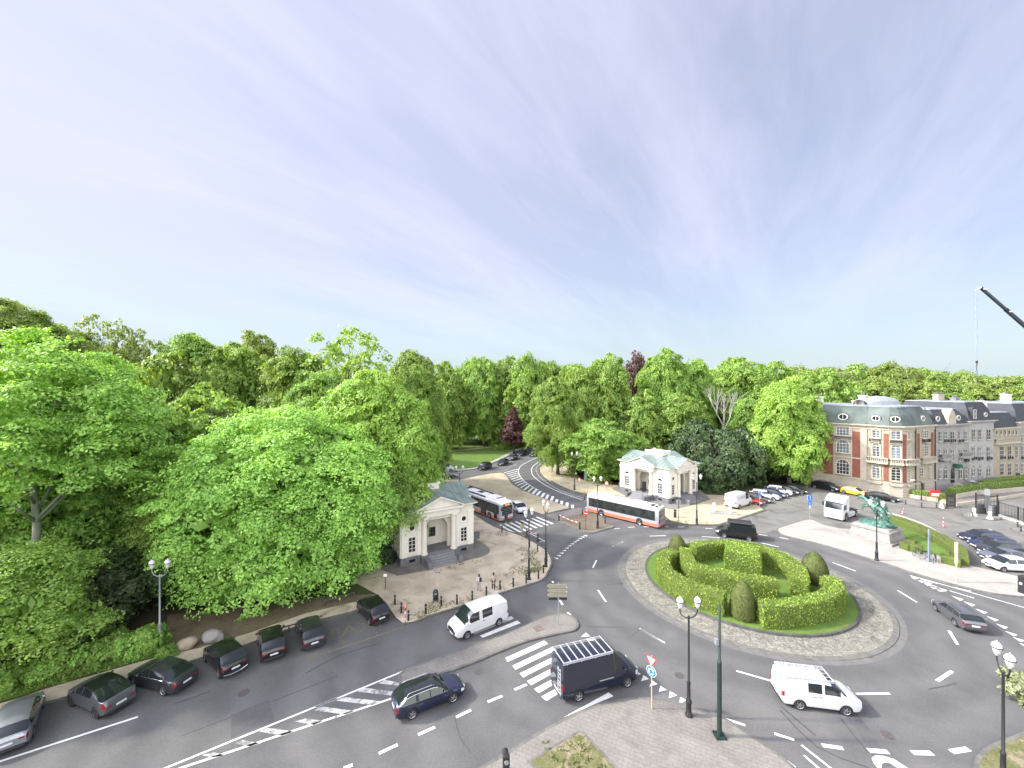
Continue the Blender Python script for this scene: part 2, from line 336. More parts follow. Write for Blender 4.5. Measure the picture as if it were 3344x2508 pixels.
# islands
slab('sandy_island',smooth(T(4,[(1700,722),(1560,668),(1420,618),(1290,568),(1180,508),(1135,450),(1090,405),(1000,405),(850,430),(700,462)]),3)+[(-17,88),(-10,82),(-3,73.5)]+T(4,[(1310,738),(1440,782)]),M_sand)
slab('traffic_island',T(4,[(1560,830),(1440,785),(1790,712),(1900,790),(2095,885)])+smooth(T(4,[(2085,895),(1960,930),(1870,948),(1780,925),(1690,885),(1570,838)]),2),M_pave)
flat('bare_earth',T(4,[(1600,830),(1880,745),(1960,800),(2070,880),(1930,925),(1840,935),(1740,895)]),KZ+.01,groundmat('brown_earth',(.15,.12,.09),(.22,.175,.13),1.2,.2,6))
gate=smooth(T(11,[(1900,470),(1800,520),(1650,610),(1565,690),(1572,760),(1640,840),(1760,925)])+T(14,[(520,110),(700,215),(900,300),(1260,395)])+T(18,[(510,935),(800,1000),(1170,1070)])+T(18,[(1330,1300),(1400,1345),(1600,1395),(1800,1415),(2100,1415)])+T(5,[(1240,876),(1340,845),(1670,740)]),3)
GATE=gate+T(5,[(1600,690),(1560,600),(1640,560),(2000,480)])+[(60,96),(62,180),(15,180),(9,140)]
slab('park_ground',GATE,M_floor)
ga=T(11,[(1880,480),(1800,528),(1660,615),(1580,690),(1588,758),(1650,832),(1770,915)])+T(14,[(530,100),(710,203),(910,288),(1265,383)])+T(18,[(515,922),(805,988),(1190,1060),(1360,1290),(1420,1335),(1610,1382),(1800,1400),(2090,1402)])+T(5,[(1235,868),(1330,838),(1640,738),(1580,690),(1540,620),(1100,600),(1090,640)])+T(18,[(1900,880),(600,770),(0,680)])+T(11,[(2000,620),(1900,560)])
flat('forecourt',ga,KZ+.012,M_sand)
slab('promenade',smooth(T(16,[(1740,1090),(1550,1095),(1300,1045),(1080,962),(800,1030),(630,1085),(603,1115),(640,1170),(760,1215),(1050,1282),(1400,1372),(2212,1622)])+T(6,[(1110,1402),(1500,1515),(1900,1608)])+T(12,[(2212,1760)]),3)+[(60,25),(75,30)]+T(12,[(2140,1420),(1650,1312),(1350,1238),(1282,1212)])+smooth(T(12,[(1292,1000),(1150,880),(900,720),(600,555),(180,408),(-60,350)]),3)+T(6,[(700,890),(570,960)]),M_prom)
slab('pavement',smooth(T(2,[(900,1480),(1150,1323),(1330,1222),(1500,1112),(1750,980),(1870,930),(2000,893)])+T(3,[(150,1040),(300,1058),(420,1085),(590,1143)])+T(15,[(960,558),(1150,688),(1290,790),(1500,980)]),3)+[(20,12),(-5,12)],M_pave)
struct(MB().prism(T(2,[(1450,1280),(1790,1078),(1830,1095),(2080,1360),(1600,1440)],KZ),0,KZ+.03).build('kerb',M_kerb))
flat('dry_ground',inset(T(2,[(1450,1280),(1790,1078),(1830,1095),(2080,1360),(1600,1440)],KZ),.15),KZ+.036,M_dry)
slab('splitter_island',smooth(T(2,[(640,785),(612,745),(650,685),(1000,562),(1300,450),(1480,370),(1600,325),(1700,315),(1765,345),(1790,390),(1760,428),(1650,452),(1450,500),(1290,560),(1100,640),(900,712)]),3,True),M_pave)
slab('corner_island',smooth(T(13,[(1700,1900),(1610,1659),(1640,1540),(1750,1430),(1900,1360),(2212,1240)]),3)+[(45,22),(45,15)],M_dry)
slab('pavement',T(6,[(990,640)])+smooth(T(12,[(150,225),(550,290),(780,302),(960,282),(1390,218),(2212,100)]),2)+[(125,90),(125,100),(70,84)],M_pave)
slab('traffic_island',smooth(T(12,[(1200,385),(1230,425),(1400,462),(1650,495),(1780,497),(1845,480),(1800,430),(1450,365),(1300,365)]),3,True),M_pave)
slab('traffic_island',smooth(T(12,[(1985,630),(2060,685),(2212,735),(2350,740),(2350,640),(2140,600)]),3,True),M_pave)
slab('lawn',smooth(T(4,[(420,425),(620,392),(760,378),(860,362),(980,318),(1100,268),(1230,198),(1340,165),(1430,120)]),2)+[(20,200),(-150,200),(-150,88)],M_grass)
flat('footpath',smooth(T(4,[(420,420),(620,388),(760,374),(860,358),(980,314),(1100,262),(1230,192),(1340,160)]),2)+smooth(T(4,[(1340,150),(1230,180),(1090,245),(980,300),(860,345),(760,362),(620,376),(420,405)]),2),KZ+.01,M_prom)
flat('path',T(4,[(300,235),(560,214),(800,192),(980,172),(980,166),(800,184),(560,206),(300,225)]),KZ+.01,M_sand)
# roundabout
RC=(1.0807*21,1.9137*21)
RC=(24.22,42.62); RO,RI=12.15,9.65
def circ(r,n=96,c=RC): return [(c[0]+r*math.cos(2*math.pi*i/n),c[1]+r*math.sin(2*math.pi*i/n)) for i in range(n)]
def cobmat():
    m=groundmat('cobbles',(.27,.26,.215),(.40,.385,.33),1.2,.12,9,bump=.2); t=m.node_tree; b=t.nodes['Principled BSDF']
    g=t.nodes.new('ShaderNodeNewGeometry'); v=t.nodes.new('ShaderNodeTexVoronoi'); v.feature='DISTANCE_TO_EDGE'; v.inputs['Scale'].default_value=4.2; v.inputs['Randomness'].default_value=0.6
    t.links.new(g.outputs['Position'],v.inputs['Vector'])
    r=t.nodes.new('ShaderNodeMapRange'); r.inputs[1].default_value=0.02; r.inputs[2].default_value=0.12; r.inputs[3].default_value=0.55; r.inputs[4].default_value=1
    t.links.new(v.outputs['Distance'],r.inputs[0])
    v2=t.nodes.new('ShaderNodeTexVoronoi'); v2.inputs['Scale'].default_value=4.2; v2.inputs['Randomness'].default_value=0.6; t.links.new(g.outputs['Position'],v2.inputs['Vector'])
    s2=t.nodes.new('ShaderNodeSeparateColor'); t.links.new(v2.outputs['Color'],s2.inputs[0])
    r2=t.nodes.new('ShaderNodeMapRange'); r2.inputs[3].default_value=.8; r2.inputs[4].default_value=1.18; t.links.new(s2.outputs[0],r2.inputs[0])
    mm=t.nodes.new('ShaderNodeMath'); mm.operation='MULTIPLY'; t.links.new(r.outputs[0],mm.inputs[0]); t.links.new(r2.outputs[0],mm.inputs[1])
    old=b.inputs['Base Color'].links[0].from_socket
    x=t.nodes.new('ShaderNodeVectorMath'); x.operation='SCALE'; t.links.new(old,x.inputs[0]); t.links.new(mm.outputs[0],x.inputs['Scale']); t.links.new(x.outputs[0],b.inputs['Base Color'])
    u=t.nodes.new('ShaderNodeBump'); u.inputs['Strength'].default_value=.6; u.inputs['Distance'].default_value=.05; t.links.new(r.outputs[0],u.inputs['Height']); t.links.new(u.outputs[0],b.inputs['Normal'])
    return m
M_cob=cobmat()
def ring(mb,r0,z0,r1,z1,n=96,mi=0):
    V=[(RC[0]+r*math.cos(2*math.pi*i/n),RC[1]+r*math.sin(2*math.pi*i/n),z) for r,z in ((r0,z0),(r1,z1)) for i in range(n)]
    mb.add(V,[(i,n+i,n+(i+1)%n,(i+1)%n)[::-1] for i in range(n)],mi)
mb=MB(); ring(mb,RO,.0,RO-.05,.07); ring(mb,RO-.05,.07,RO-.45,.09); struct(mb.build('kerb',M_kerb))
mb=MB(); ring(mb,RO+.45,.006,RO,.03); struct(mb.build('gutter',groundmat('concrete_gutter',(.17,.165,.16),(.22,.21,.205),1.5,.1,10)))
mb=MB(); ring(mb,RO-.45,.095,RI,.22); struct(mb.build('cobbled_apron',M_cob))
mb=MB(); ring(mb,RI,.18,RI-.02,.40); ring(mb,RI-.02,.40,RI-.22,.41); ring(mb,RI-.22,.41,RI-.24,.32); struct(mb.build('kerb',groundmat('dark_stone_kerb',(.09,.088,.085),(.16,.155,.15),1.5,.12,10)))
mb=MB(); ring(mb,RI-.23,.38,RI-2.5,.46); ring(mb,RI-2.5,.46,4,.5); mb.sheet(circ(4.0),.5); struct(mb.build('grass_mound',M_grass))
# ------------------------------------------------------------------ road markings
PM=MB(); OLD=MB()
ZP=.009
def quad(c,pts,mb=None): (mb or PM).sheet(T(c,pts),ZP)
def line(c,pts,w=.14,mb=None,sm=0,z=ZP):
    P=T(c,pts)
    if sm: P=smooth(P,sm)
    P=[Vector(p) for p in P]; L=[];R=[]
    for i,p in enumerate(P):
        a=P[max(0,i-1)]; b=P[min(len(P)-1,i+1)]; d=(b-a).normalized(); n=Vector((-d.y,d.x))*w/2
        L.append(p+n); R.append(p-n)
    V=[(p.x,p.y,z) for p in L+R]; n=len(P)
    (mb or PM).add(V,[(n+i,n+i+1,i+1,i) for i in range(n-1)])
line(1,[(-200,1345),(905,988)],.16)
line(1,[(1000,1360),(1090,1323),(2212,865)],.14); line(2,[(60,925),(652,682)],.14)
line(1,[(1100,1365),(1190,1323),(2212,985)],.16); line(2,[(190,990),(560,868)],.16)
for q in ([(515,745),(620,765),(622,785),(475,768)],[(380,797),(592,825),(560,848),(335,822)],[(245,857),(490,885),(435,910),(195,882)],[(110,920),(320,950),(255,972),(45,945)],[(0,998),(113,1015),(48,1041),(-75,1018)]): quad(2,q,OLD)
for q in ([(1760,1060),(1935,1085),(1860,1112),(1700,1084)],[(1590,1140),(1715,1162),(1640,1182),(1535,1162)],[(1400,1222),(1475,1238),(1400,1256),(1325,1240)]): quad(1,q,OLD)
for a,b in (((1367,810),(1448,775)),((1192,890),(1288,850)),((985,990),(1082,942)),((735,1105),(845,1055)),((477,1228),(600,1170)),((245,1325),(305,1303))): line(2,[a,b],.2)
for k in range(7):
    A=(0+104*k,1100+112*k); B=(35+112*k,1158+113*k); C=(620+115*k,895+92*k); D=(560+112*k,850+96*k)
    if k<6: quad(20,[A,B,C,D])
quad(2,[(1688,992),(1985,828),(2018,852)])
quad(2,[(1140,455),(1385,355),(1408,372),(1160,468)]); quad(2,[(1080,428),(1345,326),(1365,342),(1105,446)]); quad(2,[(1030,405),(1290,300),(1312,313),(1050,420)])
for t3 in ([(1095,795),(1165,735),(1222,788)],[(1165,858),(1235,800),(1293,853)],[(1250,915),(1310,865),(1372,915)],[(1350,985),(1400,930),(1462,975)],[(1640,1170),(1670,1110),(1740,1150)],[(1760,1260),(1790,1190),(1860,1235)],[(1870,1355),(1880,1275),(1960,1335)],[(1958,1440),(1995,1350),(2080,1405)],[(2080,1518),(2125,1425),(2200,1480)]): quad(20,t3)
for t3 in ([(140,168),(155,108),(218,148)],[(232,222),(243,160),(308,195)],[(327,275),(335,210),(392,240)]): quad(15,t3)
for c,a,b,w in ((20,(1340,120),(1455,290),.15),(20,(1945,680),(2212,835),.15),(3,(145,662),(282,740),.15),(20,(785,262),(830,335),.2),(20,(900,440),(975,525),.2),(20,(680,-8),(695,14),.2),
 (14,(1665,1295),(1850,1212),.15),(4,(1897,1255),(1930,1188),.15),(5,(612,970),(760,966),.15),(5,(1083,973),(1245,985),.15),(5,(1625,1033),(1780,1068),.15),
 (3,(1183,308),(1308,354),.15),(3,(1533,458),(1637,522),.15),(3,(1810,675),(1855,750),.2),(3,(1745,945),(1825,892),.22),(3,(1310,1014),(1490,1012),.17),(3,(665,890),(858,946),.16),
 (5,(293,905),(345,900),.15),(5,(417,892),(475,888),.15),(5,(555,885),(605,886),.15),(5,(755,886),(785,886),.15),(5,(865,887),(925,887),.15),(5,(1115,900),(1185,902),.15),(5,(1600,955),(1675,965),.15),(5,(1785,983),(1865,997),.15),
 (3,(602,1147),(714,1183),.18),(3,(870,1227),(977,1262),.18),(3,(1127,1290),(1240,1307),.25),(3,(1375,1318),(1482,1326),.3),(3,(1610,1330),(1720,1333),.3),(3,(1820,1325),(1915,1310),.3),
 (15,(1430,645),(1690,850),.13),(15,(1452,738),(1580,850),.13),(15,(1295,788),(1375,852),.2),(3,(0,222),(55,198),.15)): line(c,[a,b],w)
line(15,[(1690,850),(1900,1010)],.13); line(15,[(1580,850),(1740,990)],.13)
quad(13,[(420,1510),(520,1515),(640,1550),(810,1659),(950,1800),(820,1800),(690,1659),(600,1600),(530,1595),(500,1610),(490,1700),(400,1600),(378,1540)])
for i in range(12):   # sharks' teeth at the left exit
    t=i/11; lx_=600+530*t; ly_=1500-408*t+25*math.sin(math.pi*t)*-1; rx_=690+525*t; ry_=1522-412*t+45*math.sin(math.pi*t)*-1
    quad(14,[(lx_,ly_),(rx_-8,ry_-14),(rx_-20,ry_+6)])
for k in range(8):
    quad(14,[(275-95*k,770+20*k),(305-95*k,762+20*k),(605-97*k,885+25*k),(560-96*k,895+25*k)])
quad(14,[(985,620),(1020,615),(1320,735),(1285,741)]); quad(14,[(1065,605),(1095,602),(1400,715),(1370,722)]); quad(14,[(1150,595),(1180,592),(1460,700),(1430,706)])
line(14,[(120,1055),(160,1055),(442,1207),(330,1218)],.15); line(14,[(0,1110),(330,1040)],.2,OLD)
HB=[(1040,757,1250,700),(1075,775,1252,730),(1100,800,1262,755),(1122,825,1278,782),(1148,855,1296,806),(1172,885,1316,838),(1205,918,1338,868),(1240,950,1364,896),(1288,982,1396,920),(1340,1015,1432,945),(1400,1045,1482,978)]
for a in HB: line(11,[(a[0],a[1]),(a[2],a[3])],.30)
for a in [(1470,1075,1535,1003),(1530,1098,1590,1032),(1600,1128,1648,1060),(1670,1160,1705,1085),(1745,1188,1778,1108),(1822,1210,1840,1155),(1900,1243,1913,1178),(1982,1273,1993,1203),(2068,1290,2074,1240)]: line(11,[(a[0],a[1]),(a[2],a[3])],.5)
line(11,[(1540,525),(1400,590),(1300,650),(1262,705),(1262,755),(1295,825),(1375,903),(1482,975),(1560,1015)],.16,None,4)
line(11,[(1680,505),(1565,590),(1485,650),(1455,710),(1470,785),(1550,865),(1700,962),(1900,1055),(2212,1165)],.16,None,4)
line(14,[(440,110),(560,200),(720,285),(1000,385),(1255,470)],.14,OLD,3)
for i in range(13):
    t=i/12; ax=640+600*t; ay=285+235*t; line(14,[(ax,ay),(ax+70,ay-6-25*t)],.16,OLD)
line(11,[(1700,545),(1600,610),(1530,680),(1530,740),(1590,830),(1700,920)],.12,OLD,3)
line(11,[(820,748),(1040,720),(1150,660),(1230,620)],.14,OLD,3)
for a,b in (((370,1420),(505,1442)),((480,1470),(610,1492)),((580,1515),(715,1548)),((680,1570),(810,1600)),((790,1620),(925,1645))): quad(12,[a,b,((a[0]+b[0])/2,b[1]+14)])
line(12,[(530,1452),(815,1525)],.14); line(12,[(700,1545),(1060,1659),(1400,1760)],.14); line(12,[(1060,1582),(1355,1650)],.14); line(3,[(1640,388),(2212,550),(2400,605)],.12)
line(12,[(850,1595),(1000,1640)],.12)
for (x,y) in ((1740,440),(1822,490),(1885,520),(1950,560),(2010,600),(2060,640),(2110,680),(2150,712),(2185,745),(2215,785)): quad(3,[(x,y-4),(x+66,y+16),(x+48,y+24)])
for (x,y) in ((1595,375),(1665,405)): quad(3,[(x,y),(x+55,y+16),(x+30,y+20)])
PM.build('road_marking',M_paint)['kind']='structure'
OLD.build('road_marking',M_oldpaint)['kind']='structure'
YL=MB()
for (x0,y0,x1,y1) in ((155,360,258,520),(400,388,468,455)):
    n=14 if y1>500 else 6
    for i in range(n):
        for j in range(3):
            if (i+j)%2: continue
            t=(i+.5)/n; x=x0+(x1-x0)*t+(j-1)*9; y=y0+(y1-y0)*t-(j-1)*3; hw=5.2; hh=3.2
            YL.sheet(T(2,[(x-hw,y-hh+2),(x+hw,y-hh-2),(x+hw+3,y+hh-1),(x-hw+3,y+hh+3)]),ZP)
def lane(c,pts,w): line(c,pts,w,YL)
lane(2,[(-600,590),(0,604),(300,512),(645,398)],.22) if False else lane(2,[(0,608),(300,512),(645,396)],.2)
YL.build('road_marking',M_yel)['kind']='structure'
def text(s,size,loc,rz,m,name='lettering',parent=None,rx=0,ext=.002,kind=None):
    cu=bpy.data.curves.new(name,'FONT'); cu.body=s; cu.size=size; cu.align_x='CENTER'; cu.align_y='CENTER'; cu.extrude=ext
    o=bpy.data.objects.new(name,cu); me=bpy.data.meshes.new_from_object(o); bpy.data.objects.remove(o)
    me.materials.append(m); o=bpy.data.objects.new(name,me); S.collection.objects.link(o)
    o.location=loc; o.rotation_euler=(rx,0,rz)
    if parent: o.parent=parent
    if kind: o['kind']=kind
    return o
g=G(2,315,412); g2=G(2,255,428); g3=G(2,375,398); text('TAXI',2.1,(g[0],g[1],ZP),math.atan2(g3[1]-g2[1],g3[0]-g2[0]),M_yel,'road_marking',ext=0.0005,kind='structure')
# asphalt repairs
RP=MB(); RP.sheet(T(1,[(1518,975),(1765,872),(1800,1010),(1515,1130)]),.0045); RP.sheet(T(3,[(1170,950),(1390,1210),(1500,1400),(1440,1412),(1330,1230),(1130,985)]),.005)
RP.build('road_patch',groundmat('asphalt_patch',(.085,.084,.088),(.105,.103,.106),.8,.12,9))['kind']='structure'
sm=MB(); 
def crack(c,pts,w=.05): line(c,pts,w,sm,2,.0035)
crack(1,[(1140,905),(1380,820)],.12); crack(1,[(1200,1110),(1700,920),(2212,720)],.07); crack(2,[(0,700),(230,580),(500,500)],.1); crack(2,[(980,1000),(1010,1120),(1080,1220)],.06); crack(3,[(900,1100),(1100,1300),(1380,1412)],.1)
crack(5,[(1120,960),(1215,965)],.08); crack(20,[(1820,790),(1950,690)],.06); crack(15,[(1250,300),(1560,560)],.12); crack(15,[(1780,400),(2040,720)],.08); crack(13,[(1060,710),(1230,680),(1400,640)],.12)
sm.build('road_crack',groundmat('tar',(.06,.06,.062),(.075,.074,.076),2,.1,9))['kind']='structure'
# ------------------------------------------------------------------ vehicles
M_glass=mat('car_glass',(.012,.016,.018),.05,0,spec=.8)
M_tyre=mat('tyre_rubber',(.018,.018,.019),.85)
M_rim=mat('alloy_rim',(.42,.43,.45),.3,.8)
M_rimd=mat('dark_rim',(.10,.10,.11),.35,.7)
M_blk=mat('black_plastic',(.022,.022,.024),.55)
M_chr=mat('chrome',(.65,.66,.68),.15,1)
M_alu=mat('aluminium',(.62,.63,.64),.35,.6)
M_head=mat('headlight_glass',(.62,.65,.68),.12,.2,spec=.8)
M_tail=mat('tail_light_red',(.20,.012,.012),.2)
M_plate=mat('number_plate',(.58,.58,.57),.4)
M_plred=mat('plate_red',(.5,.03,.03),.5)
def paint(name,c,metal=0.3,rough=.3): return mat(name,c,rough,metal,coat=.8,var=.04,scale=2,fine=.03,fscale=300)
P_black=paint('black_paint',(.012,.012,.014)); P_navy=paint('navy_paint',(.012,.017,.042)); P_grey=paint('grey_paint',(.115,.118,.125),.5)
P_dgrey=paint('dark_grey_paint',(.045,.047,.050),.5); P_silver=paint('silver_paint',(.30,.315,.335),.6); P_white=paint('white_paint',(.54,.54,.54),0)
P_red=paint('red_paint',(.36,.025,.022),.1); P_yellow=paint('yellow_paint',(.62,.46,.05),0); P_blue=paint('dark_blue_paint',(.02,.03,.085),.4)
P_brown=paint('grey_brown_paint',(.10,.085,.08),.5); P_teal=paint('grey_green_paint',(.12,.15,.15),.4); P_bone=paint('grey_blue_paint',(.16,.17,.20),.5); P_dnavy=paint('van_navy_paint',(.009,.012,.028),.2)
def wheel_meshes():
    t=MB(); n=28; R=1.0
    prof=[(.66,-.5),(.93,-.5),(1.0,-.36),(1.0,.36),(.93,.5),(.66,.5)]
    V=[];F=[]
    for r,y in prof:
        for i in range(n): a=2*math.pi*i/n; V.append((r*math.cos(a),y,r*math.sin(a)))
    m=len(prof)
    for j in range(m):
        for i in range(n): F.append((j*n+i,j*n+(i+1)%n,((j+1)%m)*n+(i+1)%n,((j+1)%m)*n+i))
    t.add(V,F)
    me=bpy.data.meshes.new('wheel'); me.from_pydata(t.v,[],t.f); me.materials.append(M_tyre)
    out=[me]
    for rm,ns in ((M_rim,5),(M_rimd,7)):
        r=MB()
        r.tube((0,-.2,0),(0,.2,0),.66,.66,24,1); r.tube((0,-.46,0),(0,.46,0),.17,.17,12,0)
        for s in (-1,1):
            for k in range(ns):
                a=2*math.pi*k/ns; c,sn=math.cos(a),math.sin(a); w=.10
                V=[]
                for rr,ww,yy in ((.12,.11,.46),(.64,.085,.40)):
                    for q in (-1,1): V.append((rr*c-q*ww*sn,s*yy,rr*sn+q*ww*c))
                for rr,ww,yy in ((.12,.11,.3),(.64,.085,.3)):
                    for q in (-1,1): V.append((rr*c-q*ww*sn,s*yy,rr*sn+q*ww*c))
                r.add(V,[(0,1,3,2),(4,6,7,5),(0,2,6,4),(1,5,7,3)],0)
            V=[];n2=28
            for rr,yy in ((.60,.42),(.68,.50)):
                for i in range(n2): a=2*math.pi*i/n2; V.append((rr*math.cos(a),s*yy,rr*math.sin(a)))
            r.add(V,[(i,(i+1)%n2,n2+(i+1)%n2,n2+i) for i in range(n2)],0)
        m2=bpy.data.meshes.new('rim'); m2.from_pydata(r.v,[],r.f); m2.materials.append(rm); m2.materials.append(M_blk); m2.polygons.foreach_set('material_index',r.m)
        out.append(m2)
    return out
WH=wheel_meshes()
def wheel(root,x,y,r,w=.22,dark=False):
    o=bpy.data.objects.new('wheel',WH[0]); S.collection.objects.link(o); o.parent=root; o.location=(x,y,r); o.scale=(r,w,r)
    q=bpy.data.objects.new('rim',WH[2 if dark else 1]); S.collection.objects.link(q); q.parent=o
def lerp(a,b,t): return a+(b-a)*t
def interp(tab,x):
    if x<=tab[0][0]: return tab[0][1]
    for (a,va),(b,vb) in zip(tab,tab[1:]):
        if x<=b: return lerp(va,vb,(x-a)/(b-a) if b>a else 0)
    return tab[-1][1]
def car(label,cat,paintm,L=4.5,W=1.82,H=1.45,wb=.95,wt=1.75,rt=3.7,rb=4.3,hood=.92,nose=.68,belt=.92,deck=1.0,tail=.75,fa=.85,ra=.80,wr=.33,wins=None,tumble=.78,
        rail=False,backglass=True,dark=False,name='car',bump=None,roofm=None,trim=False,group=None,nosew=.80,tailw=.84,toplights=False,sill=.24,clad=False):
    # all x measured from the nose, converted to x forward
    X=lambda d: L/2-d
    root=thing(name,label,cat,group=group)
    if wins is None: wins=[(wb+.38,(wb+rt)/2-.02),((wb+rt)/2+.06,rt+.02)]
    top=[(0,nose),(.12,nose+.08),(wb*.5,lerp(nose,hood,.8)+.03),(wb,hood),(lerp(wb,wt,.5),lerp(hood,H,.60)),(wt,H-.04),(wt+.35,H),(lerp(wt,rt,.75),H-.01),(rt,H-.07),(rb,deck+.02),(L-.04,min(deck,deck)),(L,tail)]
    blt=[(0,nose-.08),(.2,nose+.02),(wb,belt-.03),(wt,belt),(rt,belt+.07),(L-.1,belt+.02 if deck>belt+.04 else deck-.06),(L,tail-.05)]
    st={0,.05,.14,.3,.5,wb*.7,wb,lerp(wb,wt,.33),lerp(wb,wt,.66),wt,wt+.2,wt+.5,lerp(wt,rt,.7),rt-.12,rt,lerp(rt,rb,.33),lerp(rt,rb,.66),rb,L-.3,L-.14,L-.05,L}
    for a,b in wins: st|={a,b}
    for ax in (fa,L-ra):
        for k in (-1.13,-1.1,-.9,-.6,-.25,.25,.6,.9,1.1,1.13): st.add(ax+k*wr*1.08)
    st=sorted(s for s in st if -1e-6<=s<=L+1e-6)
    q=[st[0]]
    for s in st[1:]:
        if s-q[-1]>.012: q.append(s)
    st=q; st[-1]=L
    rows=[]
    for s in st:
        zt=interp(top,s); zb_=interp(blt,s); zb_=min(zb_,zt-.03)
        tf=max(0,1-s/.75); tr=max(0,1-(L-s)/.6)
        w=W/2*(1-(1-nosew)*tf**2.2-(1-tailw)*tr**2.4)
        zlo=sill+.16*max(0,1-s/.16)+.16*max(0,1-(L-s)/.14)
        arch=0
        for ax in (fa,L-ra):
            R=wr*1.16; dd=abs(s-ax)
            if dd<R: arch=max(arch,wr+math.sqrt(R*R-dd*dd)*.98)
        d=zt-zb_; k=max(0,min(1,(d-.08)/.28))
        lo=lambda z: max(z,arch)
        z1=lo(zlo); z2=max(lo(zlo+.12),z1+.004); z3=max(lerp(zlo,zb_,.58),z2+.004); z3=min(z3,zb_-.02); z2=min(z2,z3-.003); z1=min(z1,z2-.003)
        y5=w*lerp(.93,lerp(1,tumble,min(1,d/(H-belt))),k); z5=lerp(zb_+d*.35,zt-.075,k)
        pts=[(0,zlo),(w*.90,zlo if arch==0 else min(z1,arch)),(w*.965,z1 if arch else zlo+.03),(w*.99,z2),(w,z3),(w*.965,zb_),(y5,z5),(y5*lerp(.72,.86,k),lerp(zb_+d*.8,zt-.022,k)),(0,zt)]
        if arch: pts[1]=(w*.86,zlo+.02 if False else min(z1,arch))
        rows.append([(X(s),-y,z) for y,z in pts]+[(X(s),y,z) for y,z in pts[::-1][1:-1]])
    nP=len(rows[0]); V=[p for r in rows for p in r]; m=9
    groups={'body':[], 'glass':[], 'side':{}, 'hl':[[],[]],'tl':[[],[]],'roof':[],'trim':[]}
    ws=[];bg_=[];sw={}
    for i in range(len(st)-1):
        s=(st[i]+st[i+1])/2
        for j in range(nP):
            f=(i*nP+j,i*nP+(j+1)%nP,(i+1)*nP+(j+1)%nP,(i+1)*nP+j)
            jj=j if j<8 else nP-1-j; side=0 if j<8 else 1
            if jj==5:
                hit=[k for k,(a,b) in enumerate(wins) if a<s<b]
                if hit: sw.setdefault((side,hit[0]),[]).append(f); continue
            if jj in (6,7) and wb+.02<s<wt: ws.append(f); continue
            if jj in (6,7) and rt<s<rb and backglass: bg_.append(f); continue
            if jj==4 and .03<s<.36: groups['hl'][side].append(f); continue
            if jj in (4,) and s>L-.2 and not toplights: groups['tl'][side].append(f); continue
            if jj in (4,) and s>L-.12 and toplights: groups['tl'][side].append(f); continue
            if jj<=1 or (clad and jj<=2): groups['trim'].append(f); continue
            if roofm and jj in (6,7) and wt<s<rt: groups['roof'].append(f); continue
            groups['body'].append(f)
    groups['body'].append(tuple(range(nP))); groups['body'].append(tuple((len(st)-1)*nP+i for i in range(nP))[::-1])
    def part(nm,fs,m_,par=root):
        used=sorted({i for f in fs for i in f}); mp_={u:i for i,u in enumerate(used)}
        b=MB(); b.add([V[u] for u in used],[tuple(mp_[i] for i in f) for f in fs]); return b.build(nm,m_,par,True,38)
    body=part('body',groups['body'],paintm)
    part('underbody',groups['trim'],M_blk)
    if groups['roof']: part('roof_panel',groups['roof'],roofm)
    if ws: part('windscreen',ws,M_glass)
    if bg_: part('rear_window',bg_,M_glass)
    for k in sorted(sw): part('side_window',sw[k],M_glass)
    # lights
    for side,sg in ((0,-1),(1,1)):
        b=MB(); fs=groups['hl'][side]; used=sorted({i for f in fs for i in f}); mp_={u:i for i,u in enumerate(used)}
        b.add([V[u] for u in used],[tuple(mp_[i] for i in f) for f in fs]); b.box(X(.0)+.004,sg*W/2*nosew*.74,nose-.06,.03,.24,.10)
        b.build('headlight',M_head,root,True)
        b=MB(); fs=groups['tl'][side]; used=sorted({i for f in fs for i in f}); mp_={u:i for i,u in enumerate(used)}
        b.add([V[u] for u in used],[tuple(mp_[i] for i in f) for f in fs])
        if toplights: b.box(X(L)-.004,sg*W/2*tailw*.90,tail*.80,.03,.12,.36)
        else: b.box(X(L)-.004,sg*W/2*tailw*.76,tail-.07,.03,.22,.08)
        b.build('tail_light',M_tail,root,True)
    MB().box(X(0)+.006,0,nose-.13,.03,W*.36,.16).build('grille',M_blk,root)
    b=MB(); b.box(X(0)-.0,0,.36,.05,W*.70,.16); b.build('front_bumper',M_blk,root,bevel=.015)
    b=MB(); b.box(X(L)+.0,0,.36,.05,W*.76,.17); b.build('rear_bumper',M_blk,root,bevel=.015)
    MB().box(X(0)+.035,0,.42,.02,.52,.11).build('number_plate',M_plate,root)
    MB().box(X(L)-.035,0,(tail-.17 if not toplights else .55),.03,.52,.115).build('number_plate',M_plate,root)
    for sg in (-1,1):
        b=MB(); b.sphere((X(lerp(wb,wt,.42)),sg*(W/2+.07),belt+.08),.1,10,6,0,(.7,1.0,.75)); b.build('wing_mirror',paintm if not clad else M_blk,root,True)
    if trim:
        for sg in (-1,1):
            pts=[]
            for s in np.linspace(wb+.25,rt+.25,9):
                zb_=interp(blt,s); pts.append((X(s),sg*W/2*.972,zb_-.005))
            up=[]
            for s in np.linspace(rt+.25,wt-.05,9):
                zt=interp(top,s); zb_=interp(blt,s); d=zt-zb_; k=max(0,min(1,(d-.08)/.28)); up.append((X(s),sg*(W/2*lerp(1,tumble,min(1,d/(H-belt))))+sg*.01,zt-.075))
            MB().path(pts+up,.013,5).build('window_trim',M_chr,root)
    if rail:
        for sg in (-1,1):
            y=sg*W/2*tumble*.88; MB().path([(X(wt+.15),y,H-.01),(X(wt+.3),y,H+.045),(X(rt-.25),y,H+.035),(X(rt-.1),y,H-.03)],.018,6).build('roof_rail',M_chr if trim else M_blk,root)
    for ax in (fa,L-ra):
        for sg in (-1,1): wheel(root,X(ax),sg*(W/2-.115),wr,.23,dark)
